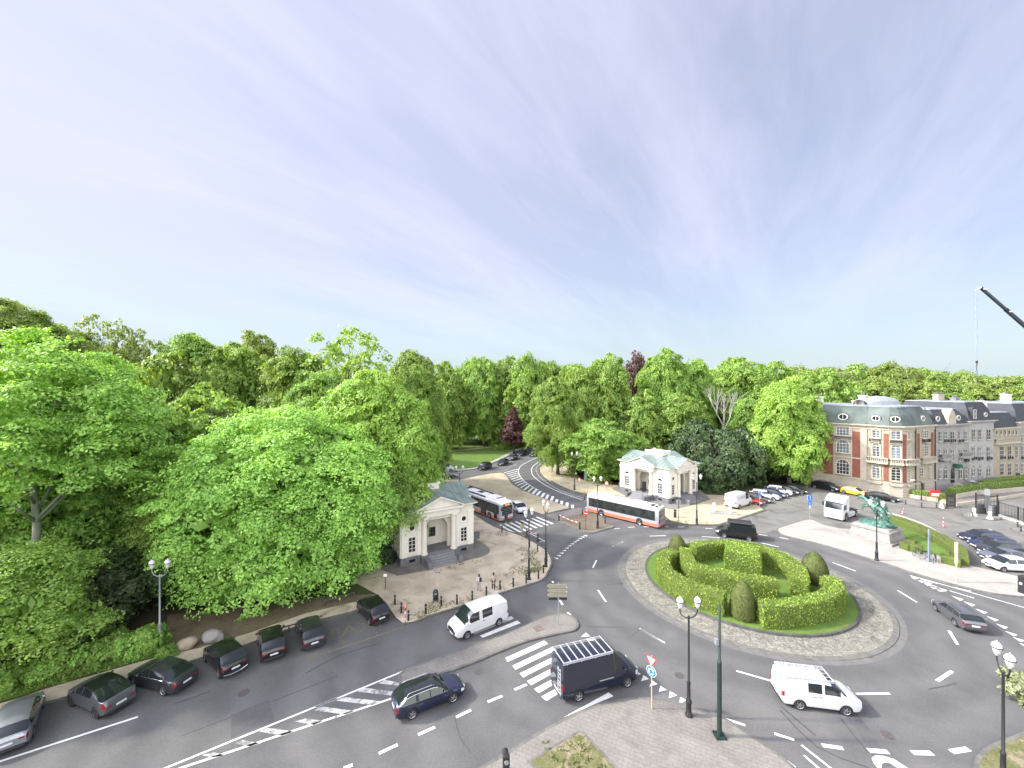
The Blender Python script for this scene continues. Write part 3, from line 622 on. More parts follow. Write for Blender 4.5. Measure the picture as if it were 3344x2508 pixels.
    root['_L']=L; root['_W']=W; root['_fa']=fa; root['_ra']=ra
    return root
def put(root,center,ang,z=0):
    root.location=(center[0],center[1],z); root.rotation_euler=(0,0,ang)
    for k in ('_L','_W','_fa','_ra'):
        if k in root: del root[k]
    return root
def by_side(root,Pr,Pf,side,z=0):
    Pr=Vector(Pr);Pf=Vector(Pf); d=(Pf-Pr).normalized(); n=Vector((-d.y,d.x))*(1 if side=='R' else -1)
    L,W=root['_L'],root['_W']; off=(root['_ra']-root['_fa'])/2   # axle mid relative to centre along forward
    c=(Pr+Pf)/2+n*W/2-d*off
    return put(root,c,math.atan2(d.y,d.x),z)
def by_end(root,Pl,Pr,end='rear',z=0):
    # Pl, Pr: image-left and image-right bottom corners of the end seen by the camera
    a=Vector(Pl);b=Vector(Pr); e=(b-a).normalized(); away=Vector((-e.y,e.x))
    mid=(a+b)/2; c=mid+away*root['_L']/2
    d=away if end=='rear' else -away
    return put(root,c,math.atan2(d.y,d.x),z)
def by_dir(root,corner,ang,which,z=0):
    # corner: ground point of the front-left ('FL') / front-right ('FR') / rear-left ('RL') / rear-right corner
    d=Vector((math.cos(ang),math.sin(ang))); n=Vector((-d.y,d.x))
    c=Vector(corner)-d*root['_L']/2*(1 if which[0]=='F' else -1)-n*root['_W']/2*(1 if which[1]=='L' else -1)
    return put(root,c,ang,z)
HATCH=dict(L=4.1,W=1.76,H=1.48,wb=.80,wt=1.55,rt=3.45,rb=3.98,hood=.95,nose=.70,belt=.95,deck=1.0,tail=.82,wr=.31,fa=.78,ra=.70)
SUV=dict(L=4.45,W=1.86,H=1.62,wb=.95,wt=1.65,rt=3.75,rb=4.28,hood=1.05,nose=.78,belt=1.05,deck=1.12,tail=.85,wr=.36,fa=.85,ra=.8,clad=True)
SEDAN=dict(L=4.7,W=1.84,H=1.43,wb=1.15,wt=1.95,rt=3.45,rb=4.25,hood=.93,nose=.68,belt=.93,deck=1.03,tail=.82,wr=.33,fa=.88,ra=.95)
WAGON=dict(L=4.75,W=1.84,H=1.47,wb=1.15,wt=1.95,rt=4.15,rb=4.62,hood=.93,nose=.68,belt=.95,deck=1.02,tail=.84,wr=.33,fa=.88,ra=.95)
def wins3(wb,rt,n=3): 
    a=wb+.38; e=rt+.05; w=(e-a)/n; return [(a+i*w+(.03 if i else 0),a+(i+1)*w-.03) for i in range(n)]
GP='cars parked nose-in along the park kerb'
tl=tag
# 1..7 parked row
c=car('silver estate car cut by the left edge of the photo, parked nose-in at the kerb','car',P_silver,**{**WAGON,'H':1.5},wins=wins3(1.15,4.15),rail=False,group=GP)
by_side(c,G(1,225,1115),G(1,290,925),'R')
c=car('grey coupe-style hatchback parked beside the silver estate, with a big sloping glass tailgate','car',P_grey,**{**SUV,'H':1.53,'L':4.4,'rt':3.0,'rb':4.15,'clad':True},group=GP,roofm=P_black,dark=True,name='parked_car')
by_side(c,G(1,622,1005),G(1,462,925),'L')
c=car('dark grey sedan with chrome window line parked at an angle below the long hedge','car',P_dgrey,**SEDAN,trim=True,group=GP,name='parked_car')
by_side(c,G(1,1060,852),G(1,875,797),'L')
c=car('black hatchback with silver-edged rear bumper parked right of the dark grey sedan, by the boulders','car',P_black,**{**HATCH,'H':1.56,'L':4.3,'rt':3.6,'rb':4.15},group=GP,name='parked_car')
by_side(c,G(1,1425,732),G(1,1345,635),'L')
MB().path([(-2.17,-.75,.42),(-2.19,-.3,.30),(-2.19,.3,.30),(-2.17,.75,.42)],.035,6).build('bumper_trim',M_chr,c)
c=car('small black car, left of the close pair parked between the boulders and the taxi bay','car',P_black,**{**HATCH,'L':4.0,'rt':3.4,'rb':3.88},group=GP,name='parked_car')
by_side(c,G(1,1705,622),G(1,1690,515),'L')
c=car('small black car, right of the close pair, parked just before the taxi bay','car',P_dgrey,**HATCH,group=GP,name='parked_car')
by_side(c,G(1,1975,545),G(1,1948,445),'L')
c=car('black hatchback with lit red tail lights standing on the taxi bay','car',P_black,**{**HATCH,'H':1.52},group=GP,name='parked_car')
by_side(c,G(2,415,392),G(2,335,300),'L')
# moving
VANM=dict(L=5.1,W=1.96,H=1.98,wb=.78,wt=1.65,rt=4.98,rb=5.07,hood=1.18,nose=.88,belt=1.18,deck=1.2,tail=1.1,wr=.33,fa=.95,ra=1.0,tumble=.88,backglass=False,toplights=True,nosew=.82,tailw=.95,sill=.28)
c=car('white panel van facing left over the zebra beside the park kerb','van',P_white,**VANM,wins=[(1.2,2.15),(2.45,3.45)],name='van')
by_side(c,G(2,1275,388),G(2,1050,482),'L')
for sg in (-1,1): MB().box(0,sg*.962,1.0,.22,.03,.04).build('door_handle',M_blk,c)
MB().box(2.56,0,.62,.04,1.2,.22).build('lower_grille',M_blk,c)
MB().box(-2.545,.0,1.15,.02,.02,1.5).build('door_seam',M_blk,c)
c=car('black estate car with chrome window line driving past the hatched markings','car',P_navy,**{**WAGON,'L':4.55,'W':1.78,'rt':3.95,'rb':4.42},wins=wins3(1.15,4.15),trim=True,rail=True,roofm=M_glass)
by_side(c,G(2,703,1006),G(2,962,900),'R')
NV=dict(L=5.95,W=2.06,H=2.55,wb=.85,wt=1.85,rt=5.85,rb=5.92,hood=1.38,nose=.98,belt=1.32,deck=1.4,tail=1.35,wr=.36,fa=1.0,ra=1.15,tumble=.86,backglass=False,toplights=True,nosew=.80,tailw=.96,sill=.32)
c=car('dark blue high-roof van with a silver roof rack and a rear ladder on the zebra','van',P_dnavy,**NV,wins=[(1.35,2.35)],name='van')
by_side(c,G(2,1797,890),G(2,2107,800),'R')
def rack(root,x0,x1,w,z,n,r=.025,sides=2,h=.14,rows=1):
    b=MB()
    for sg in (-1,1):
        b.box((x0+x1)/2,sg*w/2,z+h,x1-x0,.05,.06); b.box((x0+x1)/2,sg*w/2,z+.03,x1-x0,.03,.04)
        for k in range(4): b.tube((lerp(x0,x1,(k+.3)/3.6),sg*w/2,z-.06),(lerp(x0,x1,(k+.3)/3.6),sg*w/2,z+h),.018,None,5)
    for k in range(n): b.box(lerp(x0+.04,x1-.04,k/(n-1)),0,z+h+.04,.07,w,.035)
    return b.build('roof_rack',M_alu,root)
rack(c,-2.9,.9,1.72,2.54,8)
b=MB()
for y in (-.45,-.80): b.box(-3.06,y,1.42,.03,.045,1.75)
for k in range(7): b.box(-3.06,-.625,.65+k*.25,.03,.35,.04)
b.build('ladder',M_alu,c)
for sg in (-1,1): MB().box(.3,sg*1.036,1.02,1.1,.02,.045).build('slide_rail',M_alu,c)
MB().box(-2.985,0,1.4,.02,.025,2.0).build('door_seam',M_blk,c)
c=car('white van with a mesh roof rack circling the front of the roundabout','van',P_white,**{**VANM,'L':4.6,'W':1.82,'H':1.85,'rt':4.48,'rb':4.57,'wb':.85,'wt':1.75},wins=[(1.25,2.15),(2.3,3.1)],name='van')
by_side(c,G(3,980,1100),G(3,1290,1140),'R')
rack(c,-2.15,.75,1.38,1.84,6,h=.12)
b=MB()
for y in (-.35,0,.35): b.box(-.7,y,1.985,2.8,.03,.025)
for k in range(3): b.box(-2.0+k*.25,0,2.09,.03,1.25,.03)
b.build('rack_mesh',M_alu,c)
for sg in (-1,1):
    for x in (-.1,-.45): MB().box(x,sg*.895,.98,.2,.03,.04).build('door_handle',M_blk,c)
MB().box(-2.295,0,1.1,.02,.02,1.35).build('door_seam',M_blk,c)
c=car('grey estate car driving away along the right of the roundabout','car',P_grey,**{**WAGON,'L':4.3,'W':1.74,'H':1.42,'rt':3.75,'rb':4.18},wins=wins3(1.15,3.75),rail=True,group=None)
by_side(c,G(3,1828,642),G(3,1742,574),'L')
c=car('black passenger van with a roof box driving behind the hedges of the roundabout','van',P_black,**{**VANM,'L':4.9,'H':1.92,'rt':4.7,'rb':4.85,'backglass':True,'wb':1.0,'wt':1.9,'hood':1.12},wins=[(1.4,2.3),(2.4,3.4),(3.5,4.5)],name='van')
by_side(c,G(3,737,194),G(3,596,174),'L')
b=MB(); b.box(-.45,0,2.17,3.0,1.3,.34,0,0,.93,.86); b.build('roof_box',M_blk,c,bevel=.08)
b=MB()
for x in (-1.2,.3): b.box(x,0,1.97,.08,1.5,.06)
b.build('roof_bar',M_blk,c)
c=car('white hatchback waiting beside the grey bus on the side road','car',P_white,**{**HATCH,'L':4.25})
by_end(c,G(11,1268,1392),G(11,1412,1372),'front')
# road beyond
RG='cars coming down the far curved road'
for i,(lab,pm,spec,r,f) in enumerate([
 ('black SUV nearest in the line of cars beside the lawn',P_black,SUV,(857,682),(745,724)),
 ('dark saloon second in the line of cars beside the lawn',P_dgrey,SEDAN,(1108,612),(1043,650)),
 ('silver-grey saloon third in the line of cars beside the lawn',P_bone,SEDAN,(1247,540),(1188,573)),
 ('dark saloon fourth in the line of cars beside the lawn',P_dgrey,SEDAN,(1382,478),(1326,509)),
 ('dark car on the bend just before the trees, right of the line of cars',P_black,SUV,(1566,486),(1518,516))]):
    by_side(car(lab,'car',pm,**spec,group=RG,name='car'),G(11,*r),G(11,*f),'L')
by_dir(car('white car half hidden behind the dark car on the far bend','car',P_white,**SUV,group=RG),G(11,1462,428),math.radians(-112),'FR')
by_dir(car('pale van at the far end of the line of cars by the trees','van',P_silver,**VANM,group=RG,name='van'),G(11,1490,365),math.radians(-105),'FR')
by_dir(car('dark car peeping out under the leaves right of the far bend','car',P_dgrey,**HATCH,group=RG),G(11,1722,492),math.radians(-120),'FR')
by_side(car('grey-green hatchback on the far road above the left pavilion roof','car',P_teal,**HATCH),G(11,110,845),G(11,262,832),'R')
by_side(car('white van beyond the grey-green hatchback, partly behind leaves','van',P_white,**{**VANM,'H':2.3},wins=[(1.2,2.15)],name='van'),G(11,60,752),G(11,215,740),'R')
# parking by the yews
PG='cars parked in the row beside the yews'
c=car('white high-roof delivery van with faded grey lettering parked beside the right pavilion','van',P_white,**{**NV,'L':5.4,'H':2.45,'rt':5.3,'rb':5.37},wins=[(1.35,2.3)],name='van')
by_side(c,G(5,1425,732),G(5,1522,702),'R',KZ+.01)
text('LAIDON',.62,(-.7,-1.0,1.78),0,mat('grey_lettering',(.30,.31,.33),.6),'lettering',c,math.radians(90-6))
hd=None
p1=Vector(G(16,300,760)); p2=Vector(G(16,385,775))
c=car('red saloon parked beside the white delivery van','car',P_red,**{**SEDAN,'L':4.4},group=PG,name='parked_car')
ANG=math.radians(-38)
by_dir(c,G(16,392,776),ANG,'FR')
for (lab,pm,sp,q) in (('grey-brown car parked second in the row, right of the red saloon',P_brown,SEDAN,(510,742)),
  ('white estate car parked in the row between the grey-brown car and the dark hatchback',P_white,WAGON,(640,700)),
  ('dark blue hatchback parked between the two white cars',P_blue,HATCH,(728,668)),
  ('white SUV parked in the row right of the dark blue hatchback',P_white,SUV,(828,640)),
  ('dark car parked second from the right end of the row by the yews',P_dgrey,HATCH,(922,622)),
  ('black car parked at the right end of the row by the yews',P_black,SEDAN,(1045,606))):
    by_dir(car(lab,'car',pm,**sp,group=PG,name='parked_car'),G(16,*q),ANG,'FR')
by_side(car('black SUV parked against the mansion wall, left of the yellow hatchback','car',P_black,**{**SUV,'L':4.7,'rt':4.0,'rb':4.55},wins=wins3(.95,4.0),rail=True,name='parked_car'),G(6,186,580),G(6,350,613),'R')
by_side(car('yellow hatchback parked in front of the mansion','car',P_yellow,**{**HATCH,'L':3.95,'rt':3.35,'rb':3.85},name='parked_car'),G(6,463,632),G(6,617,662),'R')
by_side(car('dark saloon parked right of the yellow hatchback','car',P_black,**SEDAN,name='parked_car'),G(6,742,690),G(6,925,716),'R')
# right-hand parked row
RR='cars parked side by side behind the curved hedge'
wf=Vector(G(12,1890,1372)); AR=math.radians(173)
for (lab,pm,sp,q,dz) in (('black estate car topmost in the row behind the curved hedge',P_navy,WAGON,(1310,865),0),
  ('dark blue estate car second in the row behind the curved hedge',P_blue,WAGON,(1490,985),0),
  ('dark grey hatchback third in the row behind the curved hedge',P_dgrey,SUV,(1620,1085),0),
  ('grey-blue saloon fourth in the row behind the curved hedge, next to the white one',P_bone,SEDAN,(1665,1190),0),
  ('white hatchback lowest in the row behind the curved hedge, cut by the photo edge',P_white,HATCH,(1760,1335),0)):
    by_dir(car(lab,'car',pm,**sp,group=RR,name='parked_car'),G(12,*q),AR,'FL')
# ---------------- buses
B_grey=mat('bus_grey',(.36,.36,.385),.35,.2,coat=.4); B_salmon=mat('bus_salmon',(.50,.15,.085),.4,coat=.3); B_white=mat('bus_white',(.62,.62,.62),.4); B_glass=mat('bus_glass',(.02,.026,.024),.06,0,spec=.7,var=.5,scale=1.3)
B_seat=mat('bus_amber',(.9,.32,.05),.5)
def bus(label,roofstuff='pod',front=True):
    r=thing('bus',label,'bus'); L,W,H=12.0,2.55,3.0
    def sec(x,k,zb,zt):   # rounded section
        w=W/2*k; return [(x,-w,zb),(x,-w,1.0),(x,-w*.985,2.5),(x,-w*.93,zt-.22),(x,-w*.78,zt-.04),(x,0,zt),(x,w*.78,zt-.04),(x,w*.93,zt-.22),(x,w*.985,2.5),(x,w,1.0),(x,w,zb)]
    st=[(6.0,.86,.45,2.75),(5.93,.95,.30,2.9),(5.75,1,.27,2.98),(5.2,1,.27,3.0),(-5.6,1,.27,3.0),(-5.85,.99,.3,2.97),(-5.98,.95,.4,2.9)]
    V=[];F=[];M=[]
    for s in st: V+=sec(*s)
    n=11
    for i in range(len(st)-1):
        for j in range(n-1):
            F.append((i*n+j,i*n+j+1,(i+1)*n+j+1,(i+1)*n+j)); M.append(1 if 3<=j<=6 else 0)
        F.append((i*n+n-1,i*n,(i+1)*n,(i+1)*n+n-1)); M.append(0)
    F.append(tuple(range(n))); M.append(0); F.append(tuple((len(st)-1)*n+i for i in range(n))[::-1]); M.append(0)
    b=MB(); b.v=V; b.f=F; b.m=M; b.build('body',[B_grey,B_white],r,True,35)
    # skirt, split round the wheels
    xs=[(-5.8,-3.62),(-2.58,2.73),(3.77,5.72)]
    for sg in (-1,1):
        for a,e in xs: MB().b2(a,e,sg*(W/2+.002),sg*(W/2+.022),.26,.72).build('skirt',B_salmon,r)
        for ax in (-3.1,3.25):
            V=[];m2=16
            for rr,yy in ((.56,.006),(.56,.03),(.50,.03)):
                for i in range(m2+1): a=math.pi*i/m2; V.append((ax+rr*math.cos(a),sg*(W/2+yy),.5+rr*math.sin(a)))
            V2=[(ax+.53*math.cos(math.pi*i/m2),sg*(W/2+.012),.48+.55*math.sin(math.pi*i/m2)) for i in range(m2+1)]+[(ax+.53,sg*(W/2+.012),.25),(ax-.53,sg*(W/2+.012),.25)][::1]
            MB().add(V2[:m2+1]+[(ax-.53,sg*(W/2+.012),.25),(ax+.53,sg*(W/2+.012),.25)],[tuple(range(m2+3))]).build('wheel_arch',M_blk,r)
            wheel(r,ax,sg*(W/2-.12),.48,.30)
        # window band and single panes
        MB().b2(-5.45,5.55,sg*W/2*.985,sg*(W/2*.985+.018),1.12,2.52).build('window_band',M_blk,r)
        x=-5.35
        for k,wd in enumerate((1.25,1.7,1.7,1.7,1.7,1.7,1.0)):
            if sg<0 and k in (4,6): MB().b2(x,x+wd-.25,sg*(W/2+.004),sg*(W/2+.04),.38,2.45).build('door',B_glass,r)
            else: MB().b2(x,x+wd-.06,sg*(W/2*.985+.019),sg*(W/2*.985+.035),1.2,2.44).build('window',B_glass,r)
            x+=wd
    b=MB(); b.b2(5.985,6.04,-1.02,1.02,1.0,2.35); b.build('windscreen',B_glass,r,bevel=.05)
    b=MB(); b.b2(5.98,6.035,-.8,.8,2.42,2.68); d=b.build('destination_display',M_blk,r)
    MB().b2(6.037,6.045,-.42,.5,2.48,2.61).build('display_text',mat('amber_leds',(.9,.3,.05),.5,emit=.8),d)
    b=MB(); b.b2(5.96,6.06,-1.08,1.08,.28,.60); b.build('front_bumper',B_salmon if not front else B_salmon,r,bevel=.04)
    MB().path([(6.06,-1.05,.85),(6.09,-.6,.68),(6.09,.6,.68),(6.06,1.05,.85)],.05,6).build('bumper_trim',B_white,r)
    for sg in (-1,1):
        MB().b2(6.0,6.05,sg*.7,sg*1.05,.66,.84).build('headlight',M_head,r)
        MB().b2(-6.02,-5.98,sg*1.0,sg*1.12,.8,1.5).build('tail_light',M_tail,r)
        MB().path([(5.9,sg*1.15,2.7),(6.25,sg*1.3,2.65),(6.28,sg*1.3,2.3)],.03,6).build('mirror_arm',M_blk,r); MB().box(6.28,sg*1.32,2.12,.12,.24,.4).build('wing_mirror',M_blk,r)
    b=MB(); b.b2(-6.03,-5.985,-1.0,1.0,1.5,2.55); b.build('rear_window',B_glass,r,bevel=.04)
    MB().b2(-6.03,-5.98,-.9,.9,.75,1.3).build('engine_grille',mat('bus_dark_grey',(.15,.15,.16),.5),r)
    MB().b2(-6.04,-5.95,-1.15,1.15,.3,.62).build('rear_bumper',B_salmon,r)
    if roofstuff=='pod':
        b=MB(); b.box(3.4,0,3.12,3.0,1.9,.28,0,0,.94,.84); b.build('roof_unit',B_white,r,bevel=.08)
        b=MB()
        for k in range(2): b.b2(4.15+k*.3,4.32+k*.3,-.7,.7,3.262,3.275)
        b.build('roof_vent',M_blk,r)
        b=MB(); b.box(-1.5,0,3.08,4.5,1.5,.2,0,0,.96,.85); b.build('roof_unit',B_white,r,bevel=.06)
        b=MB(); b.b2(-1.2,0,-.45,.45,3.183,3.195); b.b2(-4.9,-3.6,-.6,.6,3.0,3.14); b.build('roof_vent',M_blk,r)
        for sg in (-1,1): MB().b2(-5.4,1.9,sg*1.02,sg*1.06,2.93,3.17).build('roof_rail',M_blk,r)
    else:
        b=MB(); b.box(3.6,0,3.08,3.2,1.8,.2,0,0,.9,.85); b.build('roof_unit',B_white,r,bevel=.08)
        b=MB(); b.box(-2.6,0,3.06,2.2,1.4,.16,0,0,.95,.9); b.build('roof_unit',B_white,r,bevel=.05)
        b=MB(); b.b2(-4.9,-4.4,-.5,.5,3.0,3.05); b.b2(-5.6,-5.2,-.8,-.2,2.99,3.04); b.b2(-5.6,-5.2,.2,.8,2.99,3.04); b.build('roof_vent',M_blk,r)
    r['_L']=12.;r['_W']=2.55;r['_fa']=2.75;r['_ra']=2.9
    return r
by_side(bus('white and salmon city bus entering the far bend past the right pavilion','flat'),G(5,503,866),G(5,190,790),'L')
b1=bus('grey and salmon city bus facing the zebra beside the left pavilion','pod')
by_side(b1,G(4,700,700),G(4,978,835),'R'); 
a=Vector(G(4,1065,852)); b_=Vector(G(4,1178,822)); dd=Vector((4.9,-5.6)).normalized(); nn=Vector((-dd.y,dd.x)); cc=a+nn*1.27-dd*6.0
b1.location=(cc.x,cc.y,0); b1.rotation_euler=(0,0,math.atan2(dd.y,dd.x))
# ---------------- lorry tractor
def lorry():
    r=thing('lorry','white lorry tractor unit without trailer parked behind the bronze statue','lorry')
    W=2.5
    # cab side profile (x forward), extruded with a rounded front
    prof=[(2.95,.35),(3.05,.9),(3.0,1.75),(2.72,2.75),(2.45,3.1),(1.9,3.25),(.95,3.62),(.78,3.62),(.75,1.0),(1.1,.95),(1.25,1.12),(1.7,1.38),(2.15,1.30),(2.5,1.0),(2.6,.35)]
    V=[];F=[];n=len(prof)
    for y,k in ((-1.25,.0),(-1.18,.12),(1.18,.12),(1.25,.0)):
        for x,z in prof: V.append((x-( .14 if abs(y)>1.2 and x>2.3 else 0),y,z))
    for j in range(3):
        for i in range(n): F.append((j*n+i,j*n+(i+1)%n,(j+1)*n+(i+1)%n,(j+1)*n+i))
    b=MB(); b.add(V,F); 
    for off,rev in ((0,False),(3*n,True)):
        for t in tessellate_polygon([[Vector((x,z,0)) for x,z in prof]]): b.f.append(tuple(off+i for i in t)); b.m.append(0)
    bm_=b.build('cab',P_white,r,True,35)
    def fr(z): return interp([(.35,2.95),(.9,3.05),(1.75,3.0),(2.75,2.72)],z)
    V=[(fr(1.78)+.015,-1.1,1.78),(fr(1.78)+.015,1.1,1.78),(fr(2.62)+.015,1.1,2.62),(fr(2.62)+.015,-1.1,2.62)]
    b=MB(); b.add(V+[(x-.03,y,z) for x,y,z in V],[(0,1,2,3),(7,6,5,4),(0,4,5,1),(1,5,6,2),(2,6,7,3),(3,7,4,0)]); b.build('windscreen',M_glass,r)
    b=MB(); b.box(2.85,0,2.78,.35,2.35,.10); b.build('sun_visor',M_glass,r,bevel=.02)
    for k in range(5):
        z=.72+k*.17; MB().box(fr(z)+.02,0,z,.06,1.25+.12*k,.05).build('grille_bar',P_white,r)
    b=MB(); b.add([(fr(.6)+.012,-.6,.6),(fr(.6)+.012,.6,.6),(fr(1.5)+.012,.95,1.5),(fr(1.5)+.012,-.95,1.5)],[(0,1,2,3)]); b.build('grille',M_blk,r)
    b=MB(); b.box(2.95,0,.48,.22,2.4,.34,0,0,1,1); b.build('front_bumper',P_white,r,bevel=.06)
    for sg in (-1,1):
        MB().box(2.99,sg*.98,.72,.1,.36,.16).build('headlight',M_head,r)
        b=MB(); b.add([(2.70,sg*1.256,1.7),(1.7,sg*1.256,1.7),(1.7,sg*1.256,2.5),(2.5,sg*1.256,2.5)],[(0,1,2,3) if sg>0 else (3,2,1,0)]); b.build('side_window',M_glass,r)
        MB().box(2.75,sg*1.42,2.25,.12,.26,.62).build('wing_mirror',M_blk,r,bevel=.03)
        MB().b2(-1.55,.65,sg*.75,sg*1.22,.35,1.0).build('fuel_tank',P_white,r,bevel=.05)
        wheel(r,1.72,sg*1.05,.5,.32); wheel(r,-2.0,sg*.98,.5,.5)
        MB().b2(-3.4,.75,sg*.38,sg*.46,.78,1.02).build('chassis_rail',M_blk,r)
        MB().b2(-2.6,-1.4,sg*.72,sg*1.25,1.05,1.10).build('mudguard',M_blk,r)
    b=MB(); b.box(-2.0,0,1.12,1.0,1.0,.14); b.b2(-3.4,.7,-.4,.4,.82,.86); b.build('coupling_plate',M_blk,r)
    for y in (-.5,.5): MB().box(.45,y,2.3,.24,.2,1.9).build('air_stack',M_blk,r)
    MB().b2(.2,.7,-.9,.9,1.0,1.5).build('equipment_box',M_blk,r)
    r['_L']=6.3;r['_W']=2.5
    return r
lo=lorry(); fl=Vector(G(19,510,768)); bk=Vector(G(19,690,692)); dd=(fl-bk).normalized(); nn=Vector((-dd.y,dd.x))
cc=fl-dd*2.95-nn*1.25; lo.location=(cc.x,cc.y,0); lo.rotation_euler=(0,0,math.atan2(dd.y,dd.x))
del lo['_L'],lo['_W']
for o in S.collection.objects:
    for k in ('_L','_W','_fa','_ra'):
        if k in o.keys(): del o[k]
# ------------------------------------------------------------------ gate pavilions
M_wh=mat('white_render',(.57,.54,.45),.7,var=.06,scale=1.2,fine=.03,fscale=30); M_whs=mat('white_trim',(.61,.585,.50),.6,var=.03,scale=2)
M_zinc=mat('zinc_roof',(.20,.25,.215),.45,.15,var=.16,scale=.8,fine=.05,fscale=20); M_seam=mat('roof_seam',(.16,.20,.20),.5,.2)
M_blue=mat('blue_stone',(.12,.123,.127),.7,var=.2,scale=2.5,fine=.06,fscale=30); M_step=mat('stone_step',(.19,.19,.19),.7,var=.12,scale=3)
M_dark=mat('dark_interior',(.012,.013,.015),.25,spec=.6)
def arch_pts(r,cx,z,n=14): return [(cx+r*math.cos(math.pi*i/n),z+r*math.sin(math.pi*i/n)) for i in range(n+1)]
class Fc:
    """a wall plane: u along it, z up, d outward"""
    def __init__(s,p0,p1):
        s.p0=Vector(p0[:2]); s.d=(Vector(p1[:2])-s.p0); s.L=s.d.length; s.d.normalize(); s.n=Vector((s.d.y,-s.d.x))
    def P(s,u,z,d=0): q=s.p0+s.d*u+s.n*d; return (q.x,q.y,z)
    def box(s,mb,u0,u1,z0,z1,d0,d1,mi=0):
        V=[s.P(u,z,d) for z in (z0,z1) for u,d in ((u0,d0),(u0,d1),(u1,d1),(u1,d0))]
        mb.add(V,[(0,1,2,3)[::-1],(4,5,6,7),(0,4,5,1)[::-1],(1,5,6,2)[::-1],(2,6,7,3)[::-1],(3,7,4,0)[::-1]],mi); return mb
    def poly(s,mb,pts,d0,d1,mi=0):
        n=len(pts); V=[s.P(u,z,d0) for u,z in pts]+[s.P(u,z,d1) for u,z in pts]
        F=[(i,(i+1)%n,n+(i+1)%n,n+i) for i in range(n)]
        for t in tessellate_polygon([[Vector((u,z,0)) for u,z in pts]]): F.append(tuple(n+i for i in t)); F.append(tuple(t)[::-1])
        mb.add(V,F,mi); return mb
    def ring(s,mb,cx,cz,r0,r1,d0,d1,n=20,a0=0,a1=2*math.pi,mi=0,asp=1):
        V=[]
        for i in range(n+1):
            a=a0+(a1-a0)*i/n
            for r,d in ((r0,d0),(r1,d0),(r1,d1),(r0,d1)): V.append(s.P(cx+r*math.cos(a)*asp,cz+r*math.sin(a),d))
        F=[]
        for i in range(n):
            for j in range(4): F.append((i*4+j,i*4+(j+1)%4,(i+1)*4+(j+1)%4,(i+1)*4+j))
        mb.add(V,F,mi); return mb
    def disc(s,mb,cx,cz,r,d0,d1,n=20,mi=0,asp=1): return s.poly(mb,[(cx+r*asp*math.cos(2*math.pi*i/n),cz+r*math.sin(2*math.pi*i/n)) for i in range(n)],d0,d1,mi)
def win(root,F,u,w,z0,z1,nx=2,nz=4,arch=0,fr=None,gl=None,d=.02,t=.06,off=None,name='window'):
    """frame with a child pane; arch = rise of the curved head"""
    fr=fr or M_whs; gl=gl or M_dark
    head=[]
    if arch>0:
        m=10
        for i in range(m+1):
            a=math.pi*i/m; head.append((u+w/2*math.cos(a),z1-arch+arch*math.sin(a)))
    else: head=[(u+w/2,z1),(u-w/2,z1)]
    outline=[(u-w/2,z0),(u+w/2,z0)]+head
    b=MB(); zt=z1-arch
    for x in (u-w/2,u+w/2-t): F.box(b,x,x+t,z0,zt,d,d+.05)
    F.box(b,u-w/2+t,u+w/2-t,z0,z0+t,d,d+.05)
    if arch:
        for i in range(len(head)-1):
            a=head[i]; c=head[i+1]; k=.88
            F.poly(b,[a,c,(u+(c[0]-u)*k,zt+(c[1]-zt)*k),(u+(a[0]-u)*k,zt+(a[1]-zt)*k)],d,d+.05)
    else: F.box(b,u-w/2+t,u+w/2-t,z1-t,z1,d,d+.05)
    for i in range(1,nx):
        x=u-w/2+w*i/nx; hh=z1-.03 if not arch else zt+arch*math.sqrt(max(0,1-((x-u)/(w/2))**2))*.95
        F.box(b,x-t*.45,x+t*.45,z0+t,hh,d+.001,d+.045)
    for i in range(1,nz):
        z=z0+(zt-z0)*i/nz if arch else z0+(z1-z0)*i/nz
        F.box(b,u-w/2+t,u+w/2-t,z-t*.35,z+t*.35,d+.002,d+.04)
    if arch: F.box(b,u-w/2+t,u+w/2-t,zt-t*.6,zt+t*.6,d+.003,d+.048)
    o=b.build(name,fr,root)
    g=F.poly(MB(),outline,d-.015,d+.012).build('pane',gl,o)
    if off is not None: o.location=off
    return o
